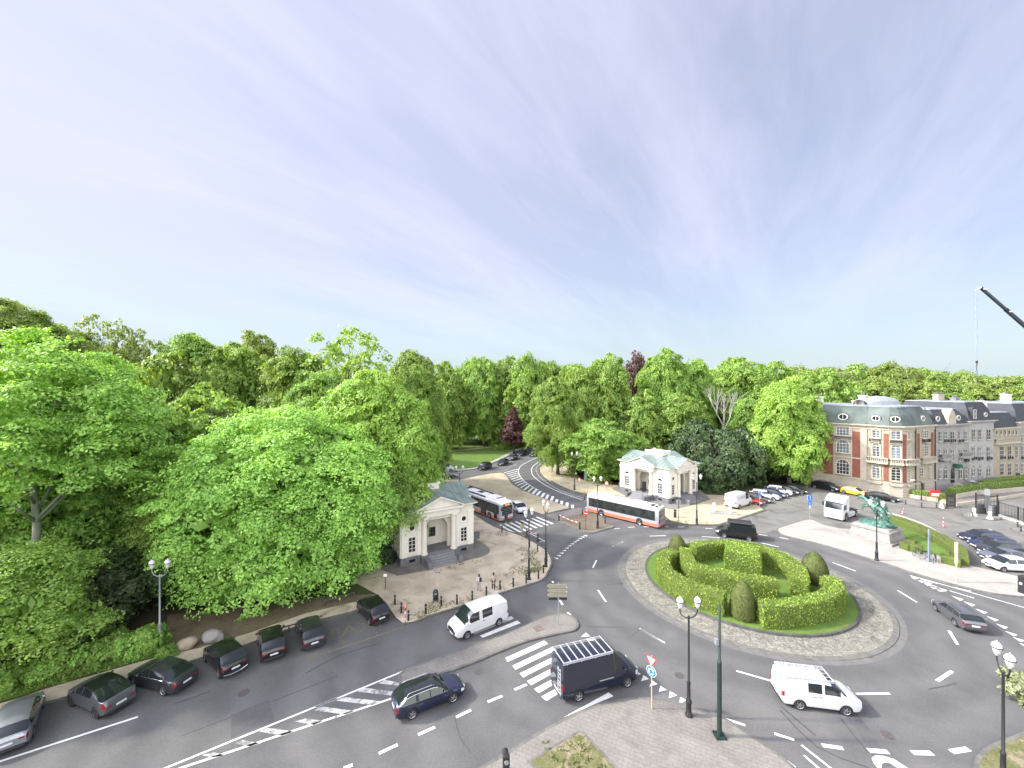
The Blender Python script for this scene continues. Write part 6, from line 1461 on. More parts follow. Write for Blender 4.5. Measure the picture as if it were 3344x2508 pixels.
def cone(label,c,x,y,R,h,group='dark clipped yew cones of the roundabout'):
    p=G(c,x,y,HZ); r=thing('topiary_cone',label,'topiary',(p[0],p[1],HZ-.1),0,group)
    prof=[(R*.86,0),(R,.12*h),(R*1.0,.3*h),(R*.93,.5*h),(R*.76,.7*h),(R*.5,.87*h),(R*.25,.96*h),(.02,h)]
    b=MB(); b.lathe(prof,0,0,0,22); b.build('inner_foliage',M_hcore,r,True)
    pos=[];nor=[]
    for (r0,z0),(r1,z1) in zip(prof,prof[1:]):
        ar=math.pi*(r0+r1)*math.hypot(r1-r0,z1-z0); k2=int(ar*330); t=rs.uniform(0,1,k2); th=rs.uniform(0,6.283,k2); rr=r0+(r1-r0)*t; zz=z0+(z1-z0)*t; dz=-(r1-r0); dr=(z1-z0); l=math.hypot(dz,dr)
        pos.append(np.stack([rr*np.cos(th),rr*np.sin(th),zz],1)); nor.append(np.stack([dr/l*np.cos(th),dr/l*np.sin(th),np.full(k2,dz/l)],1))
    pos=np.concatenate(pos);nor=np.concatenate(nor); pos+=nor*rs.normal(size=(len(pos),1))*.02; 
    o=bpy.data.objects.new('leaves',qmesh('leaves',quads(pos,nor+rs.normal(size=nor.shape)*.35,.055*rs.uniform(.6,1.3,len(pos)),rs),L_cone)); S.collection.objects.link(o); o.parent=r
cone('dark clipped yew cone at the back left of the roundabout',3,350,285,1.05,2.9)
cone('dark clipped yew cone at the right of the roundabout',3,1085,410,1.25,3.2)
cone('dark clipped yew cone at the front of the roundabout, nearest the camera',3,700,598,1.02,3.3)
# statue lawn hedges
bx=dict(m=L_box,leaf=.06,dens=170,lj=.02)
flat('statue_lawn',smooth(T(12,[(30,440),(300,560),(700,720),(960,850),(1060,960),(1200,1200)]),3)+T(12,[(830,1090),(600,1030),(480,1000),(250,870),(150,780)]),KZ+.03,M_grass)
hedge('long low box hedge curving along the right of the statue lawn',smooth(T(12,[(-40,395),(200,455),(550,590),(850,735),(1050,860),(1160,960),(1170,1080)],KZ+1),4),1.55,1.0,KZ,**bx)
hedge('short box hedge closing the front end of the statue lawn',smooth(T(12,[(860,1030),(1000,1060),(1150,1100),(1190,1110)],KZ+1),3),1.0,.95,KZ,**bx)
hedge('small angled box hedge beside the statue plinth and the bicycles',smooth(T(12,[(255,850),(320,850),(440,880),(560,905)],KZ+.95),2),1.1,.95,KZ,**bx)
hedge('small box hedge stub behind the angled one near the plinth',T(12,[(330,800),(450,830)],KZ+.9),.9,.9,KZ,**bx)
gx=dict(m=L_green,leaf=.10,dens=60)
def wallp(name,label,path,w,z1,m,z0=-.02):
    P=[Vector(p[:2]) for p in path]; cx,cy=P[0]; b=MB()
    for a,c in zip(P,P[1:]):
        F=Fc(a,c); F.box(b,-.001,F.L,z0,z1,-w/2,w/2)
    r=b.build(name,m); 
    for v in r.data.vertices: v.co.x-=cx; v.co.y-=cy
    r.location=(cx,cy,0); return tag(r,label,'wall')
gw1=T(6,[(1005,655),(1200,690),(1420,722),(1470,738)])
wallp('garden_wall','low pale garden wall in front of the mansion hedge, beside the red sign',gw1,.3,.75,M_stone2)
hedge('clipped hedge behind the low garden wall of the mansion',[(x+.1,y+.9) for x,y in smooth(gw1,2)],1.2,1.5,KZ,**gx)
gw2=T(12,[(1100,150),(1480,75),(1560,78),(1800,60),(2212,20)])
wallp('garden_wall','long pale garden wall in front of the terrace hedges on the right',[(p[0],p[1]) for p in gw2]+[(112,78.5)],.35,.85,M_stone2)
hedge('hedge between the curved entrance stair and the long garden wall',[(x+.3,y+1.0) for x,y in smooth(gw2[:2],3)],1.3,1.6,KZ,**gx)
hedge('long clipped hedge in front of the terraced houses on the right',[(x+.3,y+1.2) for x,y in [gw2[2],gw2[3],gw2[4],(110,78)]],1.4,1.7,KZ,**gx)
hedge('second hedge row close to the house walls on the right',[(93,79.5),(100,82),(112,86)],1.5,1.7,KZ,**gx)
# grass tufts round the bollards (ground cover)
def tufts(name,label,poly_c,n,h,m,z):
    if not poly_c: return
    P=[];pts=np.array([p for p in poly_c]); 
    for (x,y,r) in poly_c:
        k=int(n*r*r); a=rs.uniform(0,6.283,k); q=r*np.sqrt(rs.uniform(0,1,k)); P.append(np.stack([x+q*np.cos(a),y+q*np.sin(a),np.full(k,z)+rs.uniform(0,h,k)],1))
    P=np.concatenate(P); o=bpy.data.objects.new(name,qmesh(name,quads(P,rs.normal(size=P.shape)+np.array([0,0,.4]),.07*rs.uniform(.5,1.3,len(P)),rs),m)); S.collection.objects.link(o); tag(o,label,'grass',kind='stuff')
L_tuft=leafmat('grass_tuft',(.10,.13,.03),(.17,.18,.06),trans=.2,nscale=1.5)
tp=[]
for c,x,y,r in [(2,585,250,.5),(2,625,300,.6),(2,700,350,.8),(2,760,330,.7),(2,800,300,.9),(2,850,265,1.1),(2,880,285,.8),(2,985,250,.8),(2,1090,220,.6),(2,1185,190,.5),(2,1275,150,.6),(2,1365,130,.6),(2,1380,30,.9),(4,1080,960,1.0),(4,700,1230,.5),(4,850,1215,.6),(4,620,1270,.6),(4,500,1300,.5)]:
    p=G(c,x,y); tp.append((p[0],p[1],r))
for i in range(42):
    t=rs.uniform(0,1); q=rs.uniform(0,1); x=lerp(1190,1290,t)+q*190*(1-.2*t)+rs.uniform(-25,25); y=lerp(1040,1380,t)+q*60; x=min(x,1470); y=min(y,1290+(1500-x)*.33-45); p=G(4,x,y); tp.append((p[0],p[1],rs.uniform(.3,.7)))
tufts('grass_tufts','scattered grass tufts on the sandy ground round the bollards',tp,130,.08,L_tuft,KZ+.01)
tp=[]
for c,x,y in [(5,900,862),(5,1000,862),(5,1100,862),(5,840,850),(4,1480,330),(4,1560,410),(4,1600,420),(4,1650,500),(4,1720,555),(4,1800,580),(4,1180,605),(4,1240,610),(4,1430,655),(4,1260,565)]: p=G(c,x,y); tp.append((p[0],p[1],1.1))
tufts('grass_tufts','dry grass patches on the far verges by the curved road',tp,60,.08,L_tuft,KZ+.01)
tp=[]
for i in range(26):
    a,b_=rs.uniform(0,1),rs.uniform(0,1); p=G(2,lerp(1560,1900,a)+b_*60,lerp(1130,1323,b_)+a*20,.2); tp.append((p[0],p[1],.2))
tufts('grass_tufts','weeds on the dry triangular patch of the near pavement',tp,260,.05,L_tuft,KZ+.04)

# grass verge in front of the bushes
flat('verge',smooth(T(1,[(-900,1105),(0,900),(300,803),(600,718),(1060,590)]),3)+smooth(T(1,[(1060,560),(600,660),(300,735),(0,815),(-900,1020)]),3),KZ+.015,M_grass)
tp=[]
for i in range(60): t=rs.uniform(0,1); p=G(1,lerp(-100,1060,t),lerp(905,580,t)-rs.uniform(0,45)); tp.append((p[0],p[1],.6))
tufts('grass','long grass along the verge behind the parked cars','' or tp,160,.14,L_green,KZ+.01)
for i,(c,x,y,l) in enumerate([(2,1525,405,'square rusty cover set in the splitter island'),(3,1382,812,'dark drain cover at the edge of the cobbled apron'),(2,1130,690,'round manhole cover near the splitter island kerb'),(3,360,915,'round manhole cover on the road in front of the roundabout'),(12,1310,497,'round manhole cover on the side street by the gate island'),(1,1600,830,'round manhole cover in the left lane'),(3,1480,1235,'drain cover on the road at the lower right')]):
    z=KZ+.004 if i==0 else .0; p=G(c,x,y,z); r=thing('manhole_cover',l,'manhole cover',(p[0],p[1],z)); b=MB()
    if i in (0,): b.box(0,0,.004,.8,.8,.016,.5)
    elif i==1: b.box(0,0,.03,.5,.35,.03,.4)
    else: b.lathe([(.33,-.002),(.33,.012),(.02,.014)],0,0,0,18)
    b.build('cover',mat('cast_iron',(.07,.06,.055),.7,var=.2,scale=6) if i else mat('rusty_cover',(.13,.10,.085),.8,var=.2,scale=4),r)

tp=[]
for i in range(50): tp.append((rs.uniform(29.5,38),rs.uniform(20.5,27.5),.7))
pip=lambda x,y,P: sum(((P[i][1]>y)!=(P[i-1][1]>y)) and x<(P[i-1][0]-P[i][0])*(y-P[i][1])/(P[i-1][1]-P[i][1])+P[i][0] for i in range(len(P)))%2==1
CI=smooth(T(13,[(1700,1900),(1610,1659),(1640,1540),(1750,1430),(1900,1360),(2212,1240)]),3)+[(45,22),(45,15)]
tp=[q for q in tp if all(pip(q[0]+dx,q[1]+dy,CI) for dx in (-.8,.8) for dy in (-.8,.8))]
tufts('grass','pale rough grass on the corner island round the spiky shrub',tp,140,.12,L_tuft,KZ+.01)
# ------------------------------------------------------------------ street furniture
def at(c,x,y,Y): sx,sy=src(c,x,y); return ((sx-1672)/FPX*Y,Y,CAMH-(sy-1254)/FPX*Y)
def GK(c,x,y): return G(c,x,y,KZ)
M_pole=mat('dark_green_metal',(.018,.035,.028),.45,.2); M_poleb=mat('black_metal',(.02,.02,.021),.5,.2); M_lamp=mat('white_lantern_glass',(.58,.58,.56),.3,var=.04,scale=6); M_galv=mat('galvanised_pole',(.28,.29,.30),.5,.4); M_wood=mat('bare_wood',(.42,.32,.20),.8,var=.15,scale=3)
M_tan=mat('tan_sign_back',(.24,.22,.14),.6,var=.08,scale=4); M_redp=mat('sign_red',(.55,.025,.02),.45); M_bluep=mat('sign_blue',(.02,.14,.50),.4); M_whp=mat('sign_white',(.62,.62,.61),.5)
def lantern(par,x,y,z):
    b=MB(); b.lathe([(.05,-.12),(.09,-.02),(.12,.0),(.19,.28),(.20,.30)],x,y,z,12); b.build('lantern',M_lamp,par,True)
    b=MB(); b.lathe([(.235,.30),(.235,.335)],x,y,z,12); b.build('lantern_rim',M_poleb,par)
    b=MB(); b.lathe([(.21,.336),(.19,.45),(.11,.56),(.03,.60),(.025,.66)],x,y,z,12); b.build('lantern_cap',M_lamp,par,True)
def twin(label,p,rz,h=6.25,m=None,group='black twin-lantern lamp posts'):
    m=m or M_poleb; r=thing('street_lamp',label,'street lamp',(p[0],p[1],KZ),rz,group)
    b=MB(); b.lathe([(.22,0),(.22,.12),(.17,.18),(.15,.75),(.18,.8),(.18,.95),(.115,1.05),(.10,2.0),(.12,2.05),(.12,2.12),(.07,2.2),(.055,h-.1),(.075,h),(.03,h+.06)],0,0,0,12); b.build('pole',m,r,True,50)
    for s in (-1,1):
        pts=[(s*.56*math.sin(a),0,h+.42-.56*math.cos(a)*.95) for a in np.linspace(.05,1.75,9)]
        MB().path(pts,.035,6).build('arm',m,r); e=pts[-1]; lantern(r,e[0],0,e[2]+.1)
    return r
twin('twin-lantern lamp post standing on the near pavement beside the plain green pole',GK(3,410,1130),0)
twin('twin-lantern lamp post at the lower right beside the spiky shrub',(25.0,20.5),math.radians(62))
o=twin('pale twin-lantern lamp post among the dark evergreens at the left',G(1,1049,560),math.radians(8),5.9,M_galv)
twin('lamp post on the grassy tip, right of two, seen edge-on with its lanterns in line',GK(4,1472,1245),math.radians(112))
twin('lamp post on the grassy tip, left of two, nearer the pedestrians',GK(4,1320,1360),math.radians(50))
twin('twin-lantern lamp post on the small brown traffic island beside the no-entry sign',GK(4,1940,898),math.radians(15))
twin('twin-lantern lamp post on the verge of the far curved road',GK(4,1731,553),math.radians(20))
twin('twin-lantern lamp post right of the salmon-striped bus before the right pavilion',GK(5,1038,866),math.radians(-10))
twin('twin-lantern lamp post beyond the roof of the left pavilion',(-8.6,66),math.radians(5))
twin('lamp post on the promenade in front of the bronze statue',GK(3,1420,296),math.radians(140),5.9)
r=thing('signal_pole','tall plain dark green pole with base plate near the centre of the near pavement','pole',(*GK(3,575,1240),KZ))
b=MB(); b.lathe([(.135,0),(.125,4.3),(.13,4.32),(.13,4.4),(.085,4.45),(.07,7.8),(.02,7.85)],0,0,0,14); b.build('pole',M_pole,r,True,50)
b=MB(); b.box(0,0,.03,.62,.62,.06); b.build('base_plate',M_pole,r)
for s in (-1,1):
    for q in (-1,1): MB().lathe([(.04,.06),(.04,.14)],s*.23,q*.23,0,6).build('bolt',M_poleb,r)
b=MB(); b.box(-.16,0,5.6,.16,.2,.34); b.build('control_box',M_galv,r)
def single(label,c,x,yb,yt,m=None,w=.05,head='globe',Y=None,rz=0):
    p=G(c,x,yb); a=at(c,x,yt,p[1]); h=a[2]; r=thing('street_lamp',label,'street lamp',(p[0],p[1],KZ),rz); b=MB(); b.lathe([(w*1.8,0),(w*1.6,.5),(w,.6),(w*.8,h-.3)],0,0,0,8); b.build('pole',m or M_poleb,r,True,50)
    if head=='globe': b=MB(); b.sphere((0,0,h-.2),.22,10,8); b.build('globe',M_lamp,r,True)
    else: b=MB(); b.tube((0,0,h-.3),(-1.2,0,h-.05),.035,None,6); b.build('arm',m or M_poleb,r); b=MB(); b.box(-1.5,0,h,.75,.28,.10,0); b.build('lamp_head',M_whp,r,bevel=.03)
    return r
single('slim grey lamp post at the edge of the yews by the white delivery van',5,1397,562,372,M_galv)
single('slim lamp post with globe against the brick wall of the mansion, above the yellow car',6,566,572,340)
single('black lamp post with a flat white head by the mansion hedge',6,1216,700,505,None,.07,'arm')
single('grey lamp post beside the long terrace hedge with flat head',6,1790,648,515,M_galv,.05,'arm')
BG2='short dark bollards'
def boll(label,p,h=.95,r=.085,m=None,group='dark posts edging the sandy forecourt',name='bollard'):
    o=thing(name,label,'bollard',(p[0],p[1],KZ),0,group); b=MB(); b.lathe([(r*1.15,0),(r*1.15,.06),(r,.08),(r,h-.18),(r*1.25,h-.16),(r*1.25,h-.12),(r*.9,h-.1),(r*.6,h-.02),(.01,h)],0,0,0,10); b.build('post',m or M_poleb,o,True,50)
    b=MB(); b.lathe([(r*1.02,h-.32),(r*1.02,h-.26)],0,0,0,10); b.build('band',M_galv,o); return o
ords=['first','second','third','fourth','fifth','sixth','seventh','eighth','ninth','tenth','eleventh','twelfth','thirteenth','fourteenth','fifteenth','sixteenth']
for (q,l) in (((583,250),'dark bollard alone at the back left of the forecourt, left of the bin'),((625,303),'dark bollard immediately left of the red and white post'),((671,355),'dark bollard right of the red and white post, nearest the kerb corner'),((785,310),'dark bollard between the red and white post and the litter bin'),((887,258),'dark bollard just right of the green litter bin')): boll(l,GK(2,*q))
for i,q in enumerate([(990,248),(1090,222),(1183,192),(1273,152),(1360,133),(1445,110),(1525,82)]): boll('dark bollard, %s in the kerbside line after the litter bin, counted from left'%ords[i],GK(2,*q))
boll('dark bollard below the edge-on lamp post on the grassy tip',GK(4,1451,1305)); boll('dark bollard at the foot of the edge-on lamp post',GK(4,1481,1192)); boll('dark bollard beside the left of two lamp posts on the grassy tip',GK(4,1326,1070)); boll('dark bollard just above the grassy tip near the barrier chain',GK(4,1398,1112)); boll('dark bollard beside the zebra before the grey bus',GK(4,1076,935))
def chainbar(label,pa,pb):
    r=thing('chain_barrier',label,'barrier',(pa[0],pa[1],KZ)); d=Vector((pb[0]-pa[0],pb[1]-pa[1]))
    for q in (Vector((0,0)),d):
        b=MB(); b.lathe([(.14,0),(.14,.1),(.11,.12),(.11,1.0),(.04,1.06)],q.x,q.y,0,10); b.build('post',M_poleb,r,True,50)
    n=10
    for k in range(n):
        f=lambda t:(d.x*t,d.y*t,.92-.5*t*(1-t)); b=MB(); b.tube(f(k/n),f((k+1)/n),.045,None,6); b.build('bar_segment',M_whp if k%2==0 else M_redp,r)
chainbar('red and white barrier bar across the side of the brown island',GK(4,1590,830),GK(4,1778,908))
chainbar('short red and white barrier bar beside the zebra next to the left lamp posts',GK(4,1302,970),GK(4,1400,1018))
boll('dark bollard behind the no-entry sign on the traffic island',GK(14,1115,720),.9); boll('dark bollard right of the lamp post on the brown island',GK(14,1527,880),.95,.11)
def disc(par,name,m,z,r,y=0,t=.02,n=24,x=0):
    b=MB(); b.tube((x,y,z),(x,y-t,z),r,None,n); return b.build(name,m,par)
def signpost(label,p,h,rz,m=None,name='road_sign',cat='sign',group=None):
    r=thing(name,label,cat,(p[0],p[1],KZ),rz,group); b=MB(); b.tube((0,0,0),(0,0,h),.035,None,8); b.build('pole',m or M_galv,r,True,50); return r
# local -y is the face of a sign
r=signpost('sign post with a give-way triangle above a blue roundabout disc','' or GK(3,211,1093),3.4,math.radians(-50),M_wood)
for m_,s,y in ((M_redp,.42,-.04),(M_whp,.29,-.055)):
    b=MB(); V=[(-s,0),(s,0),(0,-s*1.73)]; zc=3.36 if s>.35 else 3.30; vv=[(x,y,zc+z) for x,z in V]+[(x,y-.012,zc+z) for x,z in V]; b.add(vv,[(0,1,2),(5,4,3),(0,3,4,1),(1,4,5,2),(2,5,3,0)]); b.build('triangle_plate' if m_ is M_redp else 'triangle_face',m_,r)
disc(r,'disc_rim',M_whp,2.42,.345,-.035); q=disc(r,'disc_plate',M_bluep,2.42,.315,-.056,.01)
for k in range(3):
    b=MB(); a0=math.radians(120*k+20); n=7; V=[]
    for i in range(n+1):
        a=a0+math.radians(72)*i/n
        for rr in (.14,.21): V.append((rr*math.cos(a),-.07,2.42+rr*math.sin(a)))
    b.add(V,[(2*i,2*i+1,2*i+3,2*i+2) for i in range(n)]); a=a0+math.radians(72); a2=a+math.radians(28)
    b.add([(.11*math.cos(a),-.07,2.42+.11*math.sin(a)),(.24*math.cos(a),-.07,2.42+.24*math.sin(a)),(.175*math.cos(a2),-.07,2.42+.175*math.sin(a2))],[(0,1,2)]); b.build('arrow_mark',M_whp,r)
r=signpost('direction sign of stacked tan arrow boards on the splitter island',GK(20,770,618),3.65,0,M_galv,'direction_sign')
for k,z in enumerate((3.38,2.98,2.60)):
    b=MB(); V=[(-1.02,z),(-.82,z-.17),(.74,z-.17),(.74,z+.17),(-.82,z+.17)]; vv=[(x,-.045,zz) for x,zz in V]+[(x,-.085,zz) for x,zz in V]; b.add(vv,[(0,1,2,3,4),(9,8,7,6,5)]+[(i,i+5,(i+1)%5+5,(i+1)%5) for i in range(5)]); o=b.build('arrow_board',M_tan,r)
    b=MB(); b.box(0,-.095,z+.1,1.5,.02,.03); b.box(0,-.095,z-.1,1.5,.02,.03); b.build('stiffener',M_galv,o)
b=MB()
for (x0,x1) in ((-.85,-.12),(.05,.72)): b.box((x0+x1)/2,-.06,2.28,x1-x0,.03,.2)
b.build('small_dark_board',M_poleb,r)
for z in (3.3,2.9): b=MB(); b.box(.68,-.1,z,.09,.02,.09); b.build('bracket',M_whp,r)
def bluesign(label,p,h,rz,arrow=True,s=.5,two=True):
    r=signpost(label,p,h,rz); z=h-s*.62
    b=MB(); b.box(0,-.05,z,s*1.5,.02,s*1.25); b.build('sign_rim',M_whp,r); b=MB(); b.box(0,-.066,z,s*1.4,.012,s*1.15); b.build('sign_plate',M_bluep,r)
    b=MB(); b.box(0,-.078,z-.05,.09,.012,s*.7); b.add([(-.16,-.078,z+s*.2),(.16,-.078,z+s*.2),(0,-.078,z+s*.45)],[(0,1,2)]); b.build('arrow_mark',M_whp,r)
    if two:
        b=MB(); b.box(0,-.05,z-s*1.35,s*1.0,.02,s*1.25); b.build('lower_plate',M_bluep,r); b=MB(); b.add([(-.12,-.064,z-s*1.5),(.14,-.064,z-s*1.35),(-.12,-.064,z-s*1.15)],[(0,1,2)]); b.box(0,-.066,z-s*1.85,.4,.012,.06); b.build('white_symbol',M_whp,r)
        b=MB(); b.box(0,-.05,z-s*2.35,s*.4,.02,s*.6); b.build('small_plate',M_whp,r)
    return r
bluesign('blue parking signs with white arrow on the tip of the promenade',G(16,1080,982),3.9,math.radians(10),s=.62)
bluesign('blue parking sign beside the red saloon in the car park row',G(16,358,815),3.0,math.radians(10),s=.4)
r=signpost('no-entry sign on the brown traffic island',GK(14,1180,995),2.6,math.radians(-25),M_poleb); disc(r,'disc_plate',M_redp,2.35,.34,-.04); b=MB(); b.box(0,-.068,2.35,.46,.012,.11); b.build('white_bar',M_whp,r)
r=signpost('round white sign with red ring on the verge left of the right pavilion',GK(14,1553,350),2.3,math.radians(-15)); disc(r,'disc_rim',M_redp,2.05,.38,-.04); disc(r,'disc_plate',M_whp,2.05,.28,-.062,.01)
r=signpost('small warning triangle sign on the verge beside the far lamp post',GK(14,1060,295),2.5,math.radians(-15)); 
for m_,s,y in ((M_redp,.40,-.04),(M_whp,.26,-.055)): b=MB(); zc=2.0 if s>.3 else 2.07; b.add([(-s,y,zc),(s,y,zc),(0,y,zc+s*1.73)],[(0,1,2)]); b.build('triangle_plate',m_,r)
r=signpost('grey sign back with a small plate, left of the right-hand lamp post',GK(18,1553,1335),3.2,math.radians(165),M_poleb); disc(r,'disc_plate',M_galv,2.9,.38,-.04); b=MB(); b.add([(-.3,-.05,2.0),(.3,-.05,2.0),(0,-.05,2.45)],[(0,1,2)]); b.build('small_plate',M_galv,r)
r=signpost('tall black information board in front of the right pavilion steps',GK(18,978,1012),3.4,math.radians(15),M_poleb,'information_board'); b=MB(); b.box(.25,-.05,2.55,.85,.1,1.8); b.build('board',M_poleb,r,bevel=.02)
r=signpost('grey panel on a post beside the zebra in front of the grey bus',GK(4,1113,968),3.0,math.radians(20),M_galv,'bus_stop_sign'); b=MB(); b.box(-.0,-.05,2.6,.5,.04,.9); b.build('panel',M_pole,r)
r=signpost('greenish brown sign cluster on a post beside the barrier bar and zebra',GK(4,1256,1012),2.7,math.radians(10),M_tan,'road_sign'); b=MB(); b.add([(-.22,-.05,2.5),(.22,-.05,2.5),(.0,-.05,2.15)],[(0,1,2)]); b.build('triangle_plate',M_pole,r); disc(r,'disc_plate',M_tan,1.95,.30,-.04); b=MB(); b.box(0,-.05,1.5,.3,.02,.3); b.build('small_plate',M_tan,r)
r=signpost('white board on a post at the inner edge of the far bend',GK(11,1665,612),3.4,math.radians(-10)); b=MB(); b.box(.1,-.05,2.9,1.6,.04,.8); b.build('board',M_whp,r)
r=signpost('dark slim post on the verge beyond the far bend',GK(11,1837,762),3.4,0,M_poleb,'post'); b=MB(); b.lathe([(.14,0),(.14,1.0),(.05,1.05)],0,0,.9,8); b.build('box',M_poleb,r)
r=thing('utility_cabinet','grey-green utility cabinet under the trees left of the right pavilion','cabinet',(*GK(14,1225,108),KZ),math.radians(20)); b=MB(); b.box(0,0,1.1,1.5,1.1,2.2); b.build('body',mat('cabinet_green',(.10,.13,.12),.6,var=.1),r,bevel=.03); b=MB(); b.box(0,0,2.24,1.6,1.2,.08); b.build('lid',M_galv,r); b=MB(); b.box(0,-.56,1.1,.03,.02,1.9); b.build('door_seam',M_poleb,r)
def bench(label,p,rz):
    r=thing('park_bench',label,'bench',(p[0],p[1],KZ),rz)
    b=MB(); b.box(0,0,.45,1.8,.45,.06); b.build('seat',M_wood if False else M_poleb,r); b=MB(); b.box(0,.25,.75,1.8,.05,.35); b.build('backrest',M_poleb,r)
    for s in (-1,1): b=MB(); b.box(s*.75,0,.21,.06,.4,.42); b.build('leg',M_poleb,r)
bench('dark bench under the trees on the sandy strip by the far bend',GK(11,2060,765),math.radians(-20))
r=thing('litter_bin','oval dark green litter bin on legs standing on the forecourt','litter bin',(*GK(2,850,238),KZ),.2); b=MB(); b.lathe([(.18,.28),(.25,.34),(.27,.8),(.26,1.05),(.2,1.2),(.08,1.27)],0,0,0,16); b.build('bin_body',M_pole,r,True,50)
b=MB(); b.box(0,-.262,.95,.24,.02,.12); b.build('slot',M_galv,r)
for s in (-1,1): b=MB(); b.tube((s*.2,0,0),(s*.2,0,.35),.025,None,6); b.build('leg',M_poleb,r)
def rwpost(label,p,h=1.5,lean=0):
    r=thing('marker_post',label,'post',(p[0],p[1],.0)); n=5
    for k in range(n): b=MB(); b.tube((lean*k/n,0,h*k/n+.05),(lean*(k+1)/n,0,h*(k+1)/n+.05),.045,None,8); b.build('pole_segment',M_redp if k%2 else M_whp,r)
    b=MB(); b.box(lean,0,h-.12,.22,.04,.3); b.build('plate',M_redp,r); b=MB(); b.box(0,0,.04,.45,.35,.08); b.build('foot',M_redp,r); return r
rwpost('red and white marker post among the bollards at the left corner of the forecourt',GK(2,650,352),1.5)
rwpost('red and white marker post on the side street behind the statue',G(12,225,400),.85,.25); rwpost('red and white marker post in the side street by the curved hedge',G(12,900,600),1.35)
r=signpost('small red and white notice board by the mansion hedge',GK(12,790,215),1.6,math.radians(-10)); b=MB(); b.box(-.3,-.05,1.7,1.35,.05,1.1); b.build('board',M_redp,r); b=MB(); b.box(-.25,-.08,1.5,1.15,.02,.5); b.build('white_panel',M_whp,r)
for q,l in (((285,235),'small dark bollard nearest the dark saloon on the street corner'),((545,280),'small dark bollard in the middle of the mansion pavement kerb'),((790,287),'small dark bollard beside the red notice board'),((1380,435),'small dark bollard at the left end of the gate island'),((2110,607),'small dark bollard, left of two at the right photo edge'),((2160,680),'small dark bollard, right of two at the right photo edge')): boll(l,GK(12,*q),.8,.09,None,'small bollards of the side street')
for q,l in (((872,290),'white stone post on the corner pavement beside the dark gate'),((1402,415),'white stone post at the left end of the gate island'),((1658,470),'white stone post in the middle of the gate island')):
    p=GK(12,*q); r=thing('stone_post',l,'bollard',(p[0],p[1],KZ),0,'white stone posts'); b=MB(); b.lathe([(.38,0),(.3,.25),(.2,.35),(.2,.95),(.24,1.0),(.2,1.12),(.02,1.2)],0,0,0,10); b.build('post',M_whs,r,True,50)
def panelgate(label,pa,pb,h,m,name='metal_gate'):
    F=Fc(pa,pb); r=thing(name,label,'gate',(pa[0],pa[1],0)); off=(-pa[0],-pa[1],0)
    for u in (0,F.L): b=MB(); F.box(b,u-.08,u+.08,0,h+.3,-.08,.08); b.build('gate_post',m,r).location=off
    b=MB(); n=int(F.L/.18)
    for z in (.25,h-.08): F.box(b,.08,F.L-.08,z,z+.08,-.03,.03)
    for i in range(n): u=.15+(F.L-.3)*i/n; F.box(b,u,u+.035,.33,h-.08,-.02,.02)
    b.build('bars',m,r).location=off; return r
panelgate('dark iron gate at the corner between mansion pavement and garden wall',GK(12,955,280),GK(12,1090,262),2.2,M_poleb)
panelgate('dark iron gate with panels standing on the gate island',GK(12,1430,385),GK(12,1780,425),3.2,M_poleb)
ga_=GK(12,1560,390); gb_=GK(12,1650,400); F=Fc(ga_,gb_); b=MB(); F.box(b,0,F.L,1.2,4.2,.15,.22); o=b.build('notice_board',M_galv); tag(o,'pale upright board hung in front of the gate on the island','board')
for q in ((1510,375,.9),(1720,410,1.3)):
    p=GK(12,q[0],q[1]); r=thing('concrete_block',('dark square block left of the pale board on the gate island','dark square block right of the pale board on the gate island')[q[0]>1600],'block',(p[0],p[1],KZ),.2); b=MB(); b.box(0,0,.75,1.6,.5,1.5); b.build('block',M_blue,r,bevel=.04)
def railing(label,pts,h,name='railing'):
    r=thing(name,label,'fence',(pts[0][0],pts[0][1],0)); off=(-pts[0][0],-pts[0][1],0)
    for a,c in zip(pts,pts[1:]):
        F=Fc(a,c); b=MB(); F.box(b,0,F.L,0,.45,-.15,.15); b.build('plinth',M_grst,r).location=off
        b=MB(); 
        for z in (.6,h-.06): F.box(b,0,F.L,z,z+.05,-.02,.02)
        for i in range(int(F.L/.22)): F.box(b,i*.22,i*.22+.025,.65,h-.06,-.012,.012)
        b.build('bars',M_poleb,r).location=off
        for i in range(int(F.L/3)+1): b=MB(); F.box(b,i*3-.05,i*3+.05,.45,h+.1,-.05,.05); b.build('railing_post',M_poleb,r).location=off
railing('long dark railing on a stone plinth running right from the gate island',[GK(12,1800,425),GK(12,2212,560),GK(12,2500,650)],2.4)
def coping(pts,label): wallp('low_wall',label,pts,.3,.5,M_stone2)
coping(T(12,[(1100,262),(1395,222),(1700,180),(2212,95)]),'low stone wall edging the lane between the garden wall and the railing')
r=thing('wooden_pole','light wooden pole with a thick top on the promenade near the right edge','pole',(*GK(12,1112,1500),KZ)); b=MB(); b.lathe([(.06,0),(.055,1.8),(.13,2.0),(.15,2.4),(.12,2.8),(.15,3.2),(.14,4.0),(.17,4.15),(.05,4.2)],0,0,0,8); b.build('pole',mat('pale_wood',(.50,.40,.25),.8,var=.15,scale=4),r,True,60)
r=thing('sign_totem','slim blue-grey totem beside the bicycle stand','totem',(*GK(12,668,1165),KZ),.3); b=MB(); b.box(0,0,1.9,.28,.12,3.8,0,0,.8,1); b.build('totem',mat('totem_grey',(.16,.20,.23),.5),r)
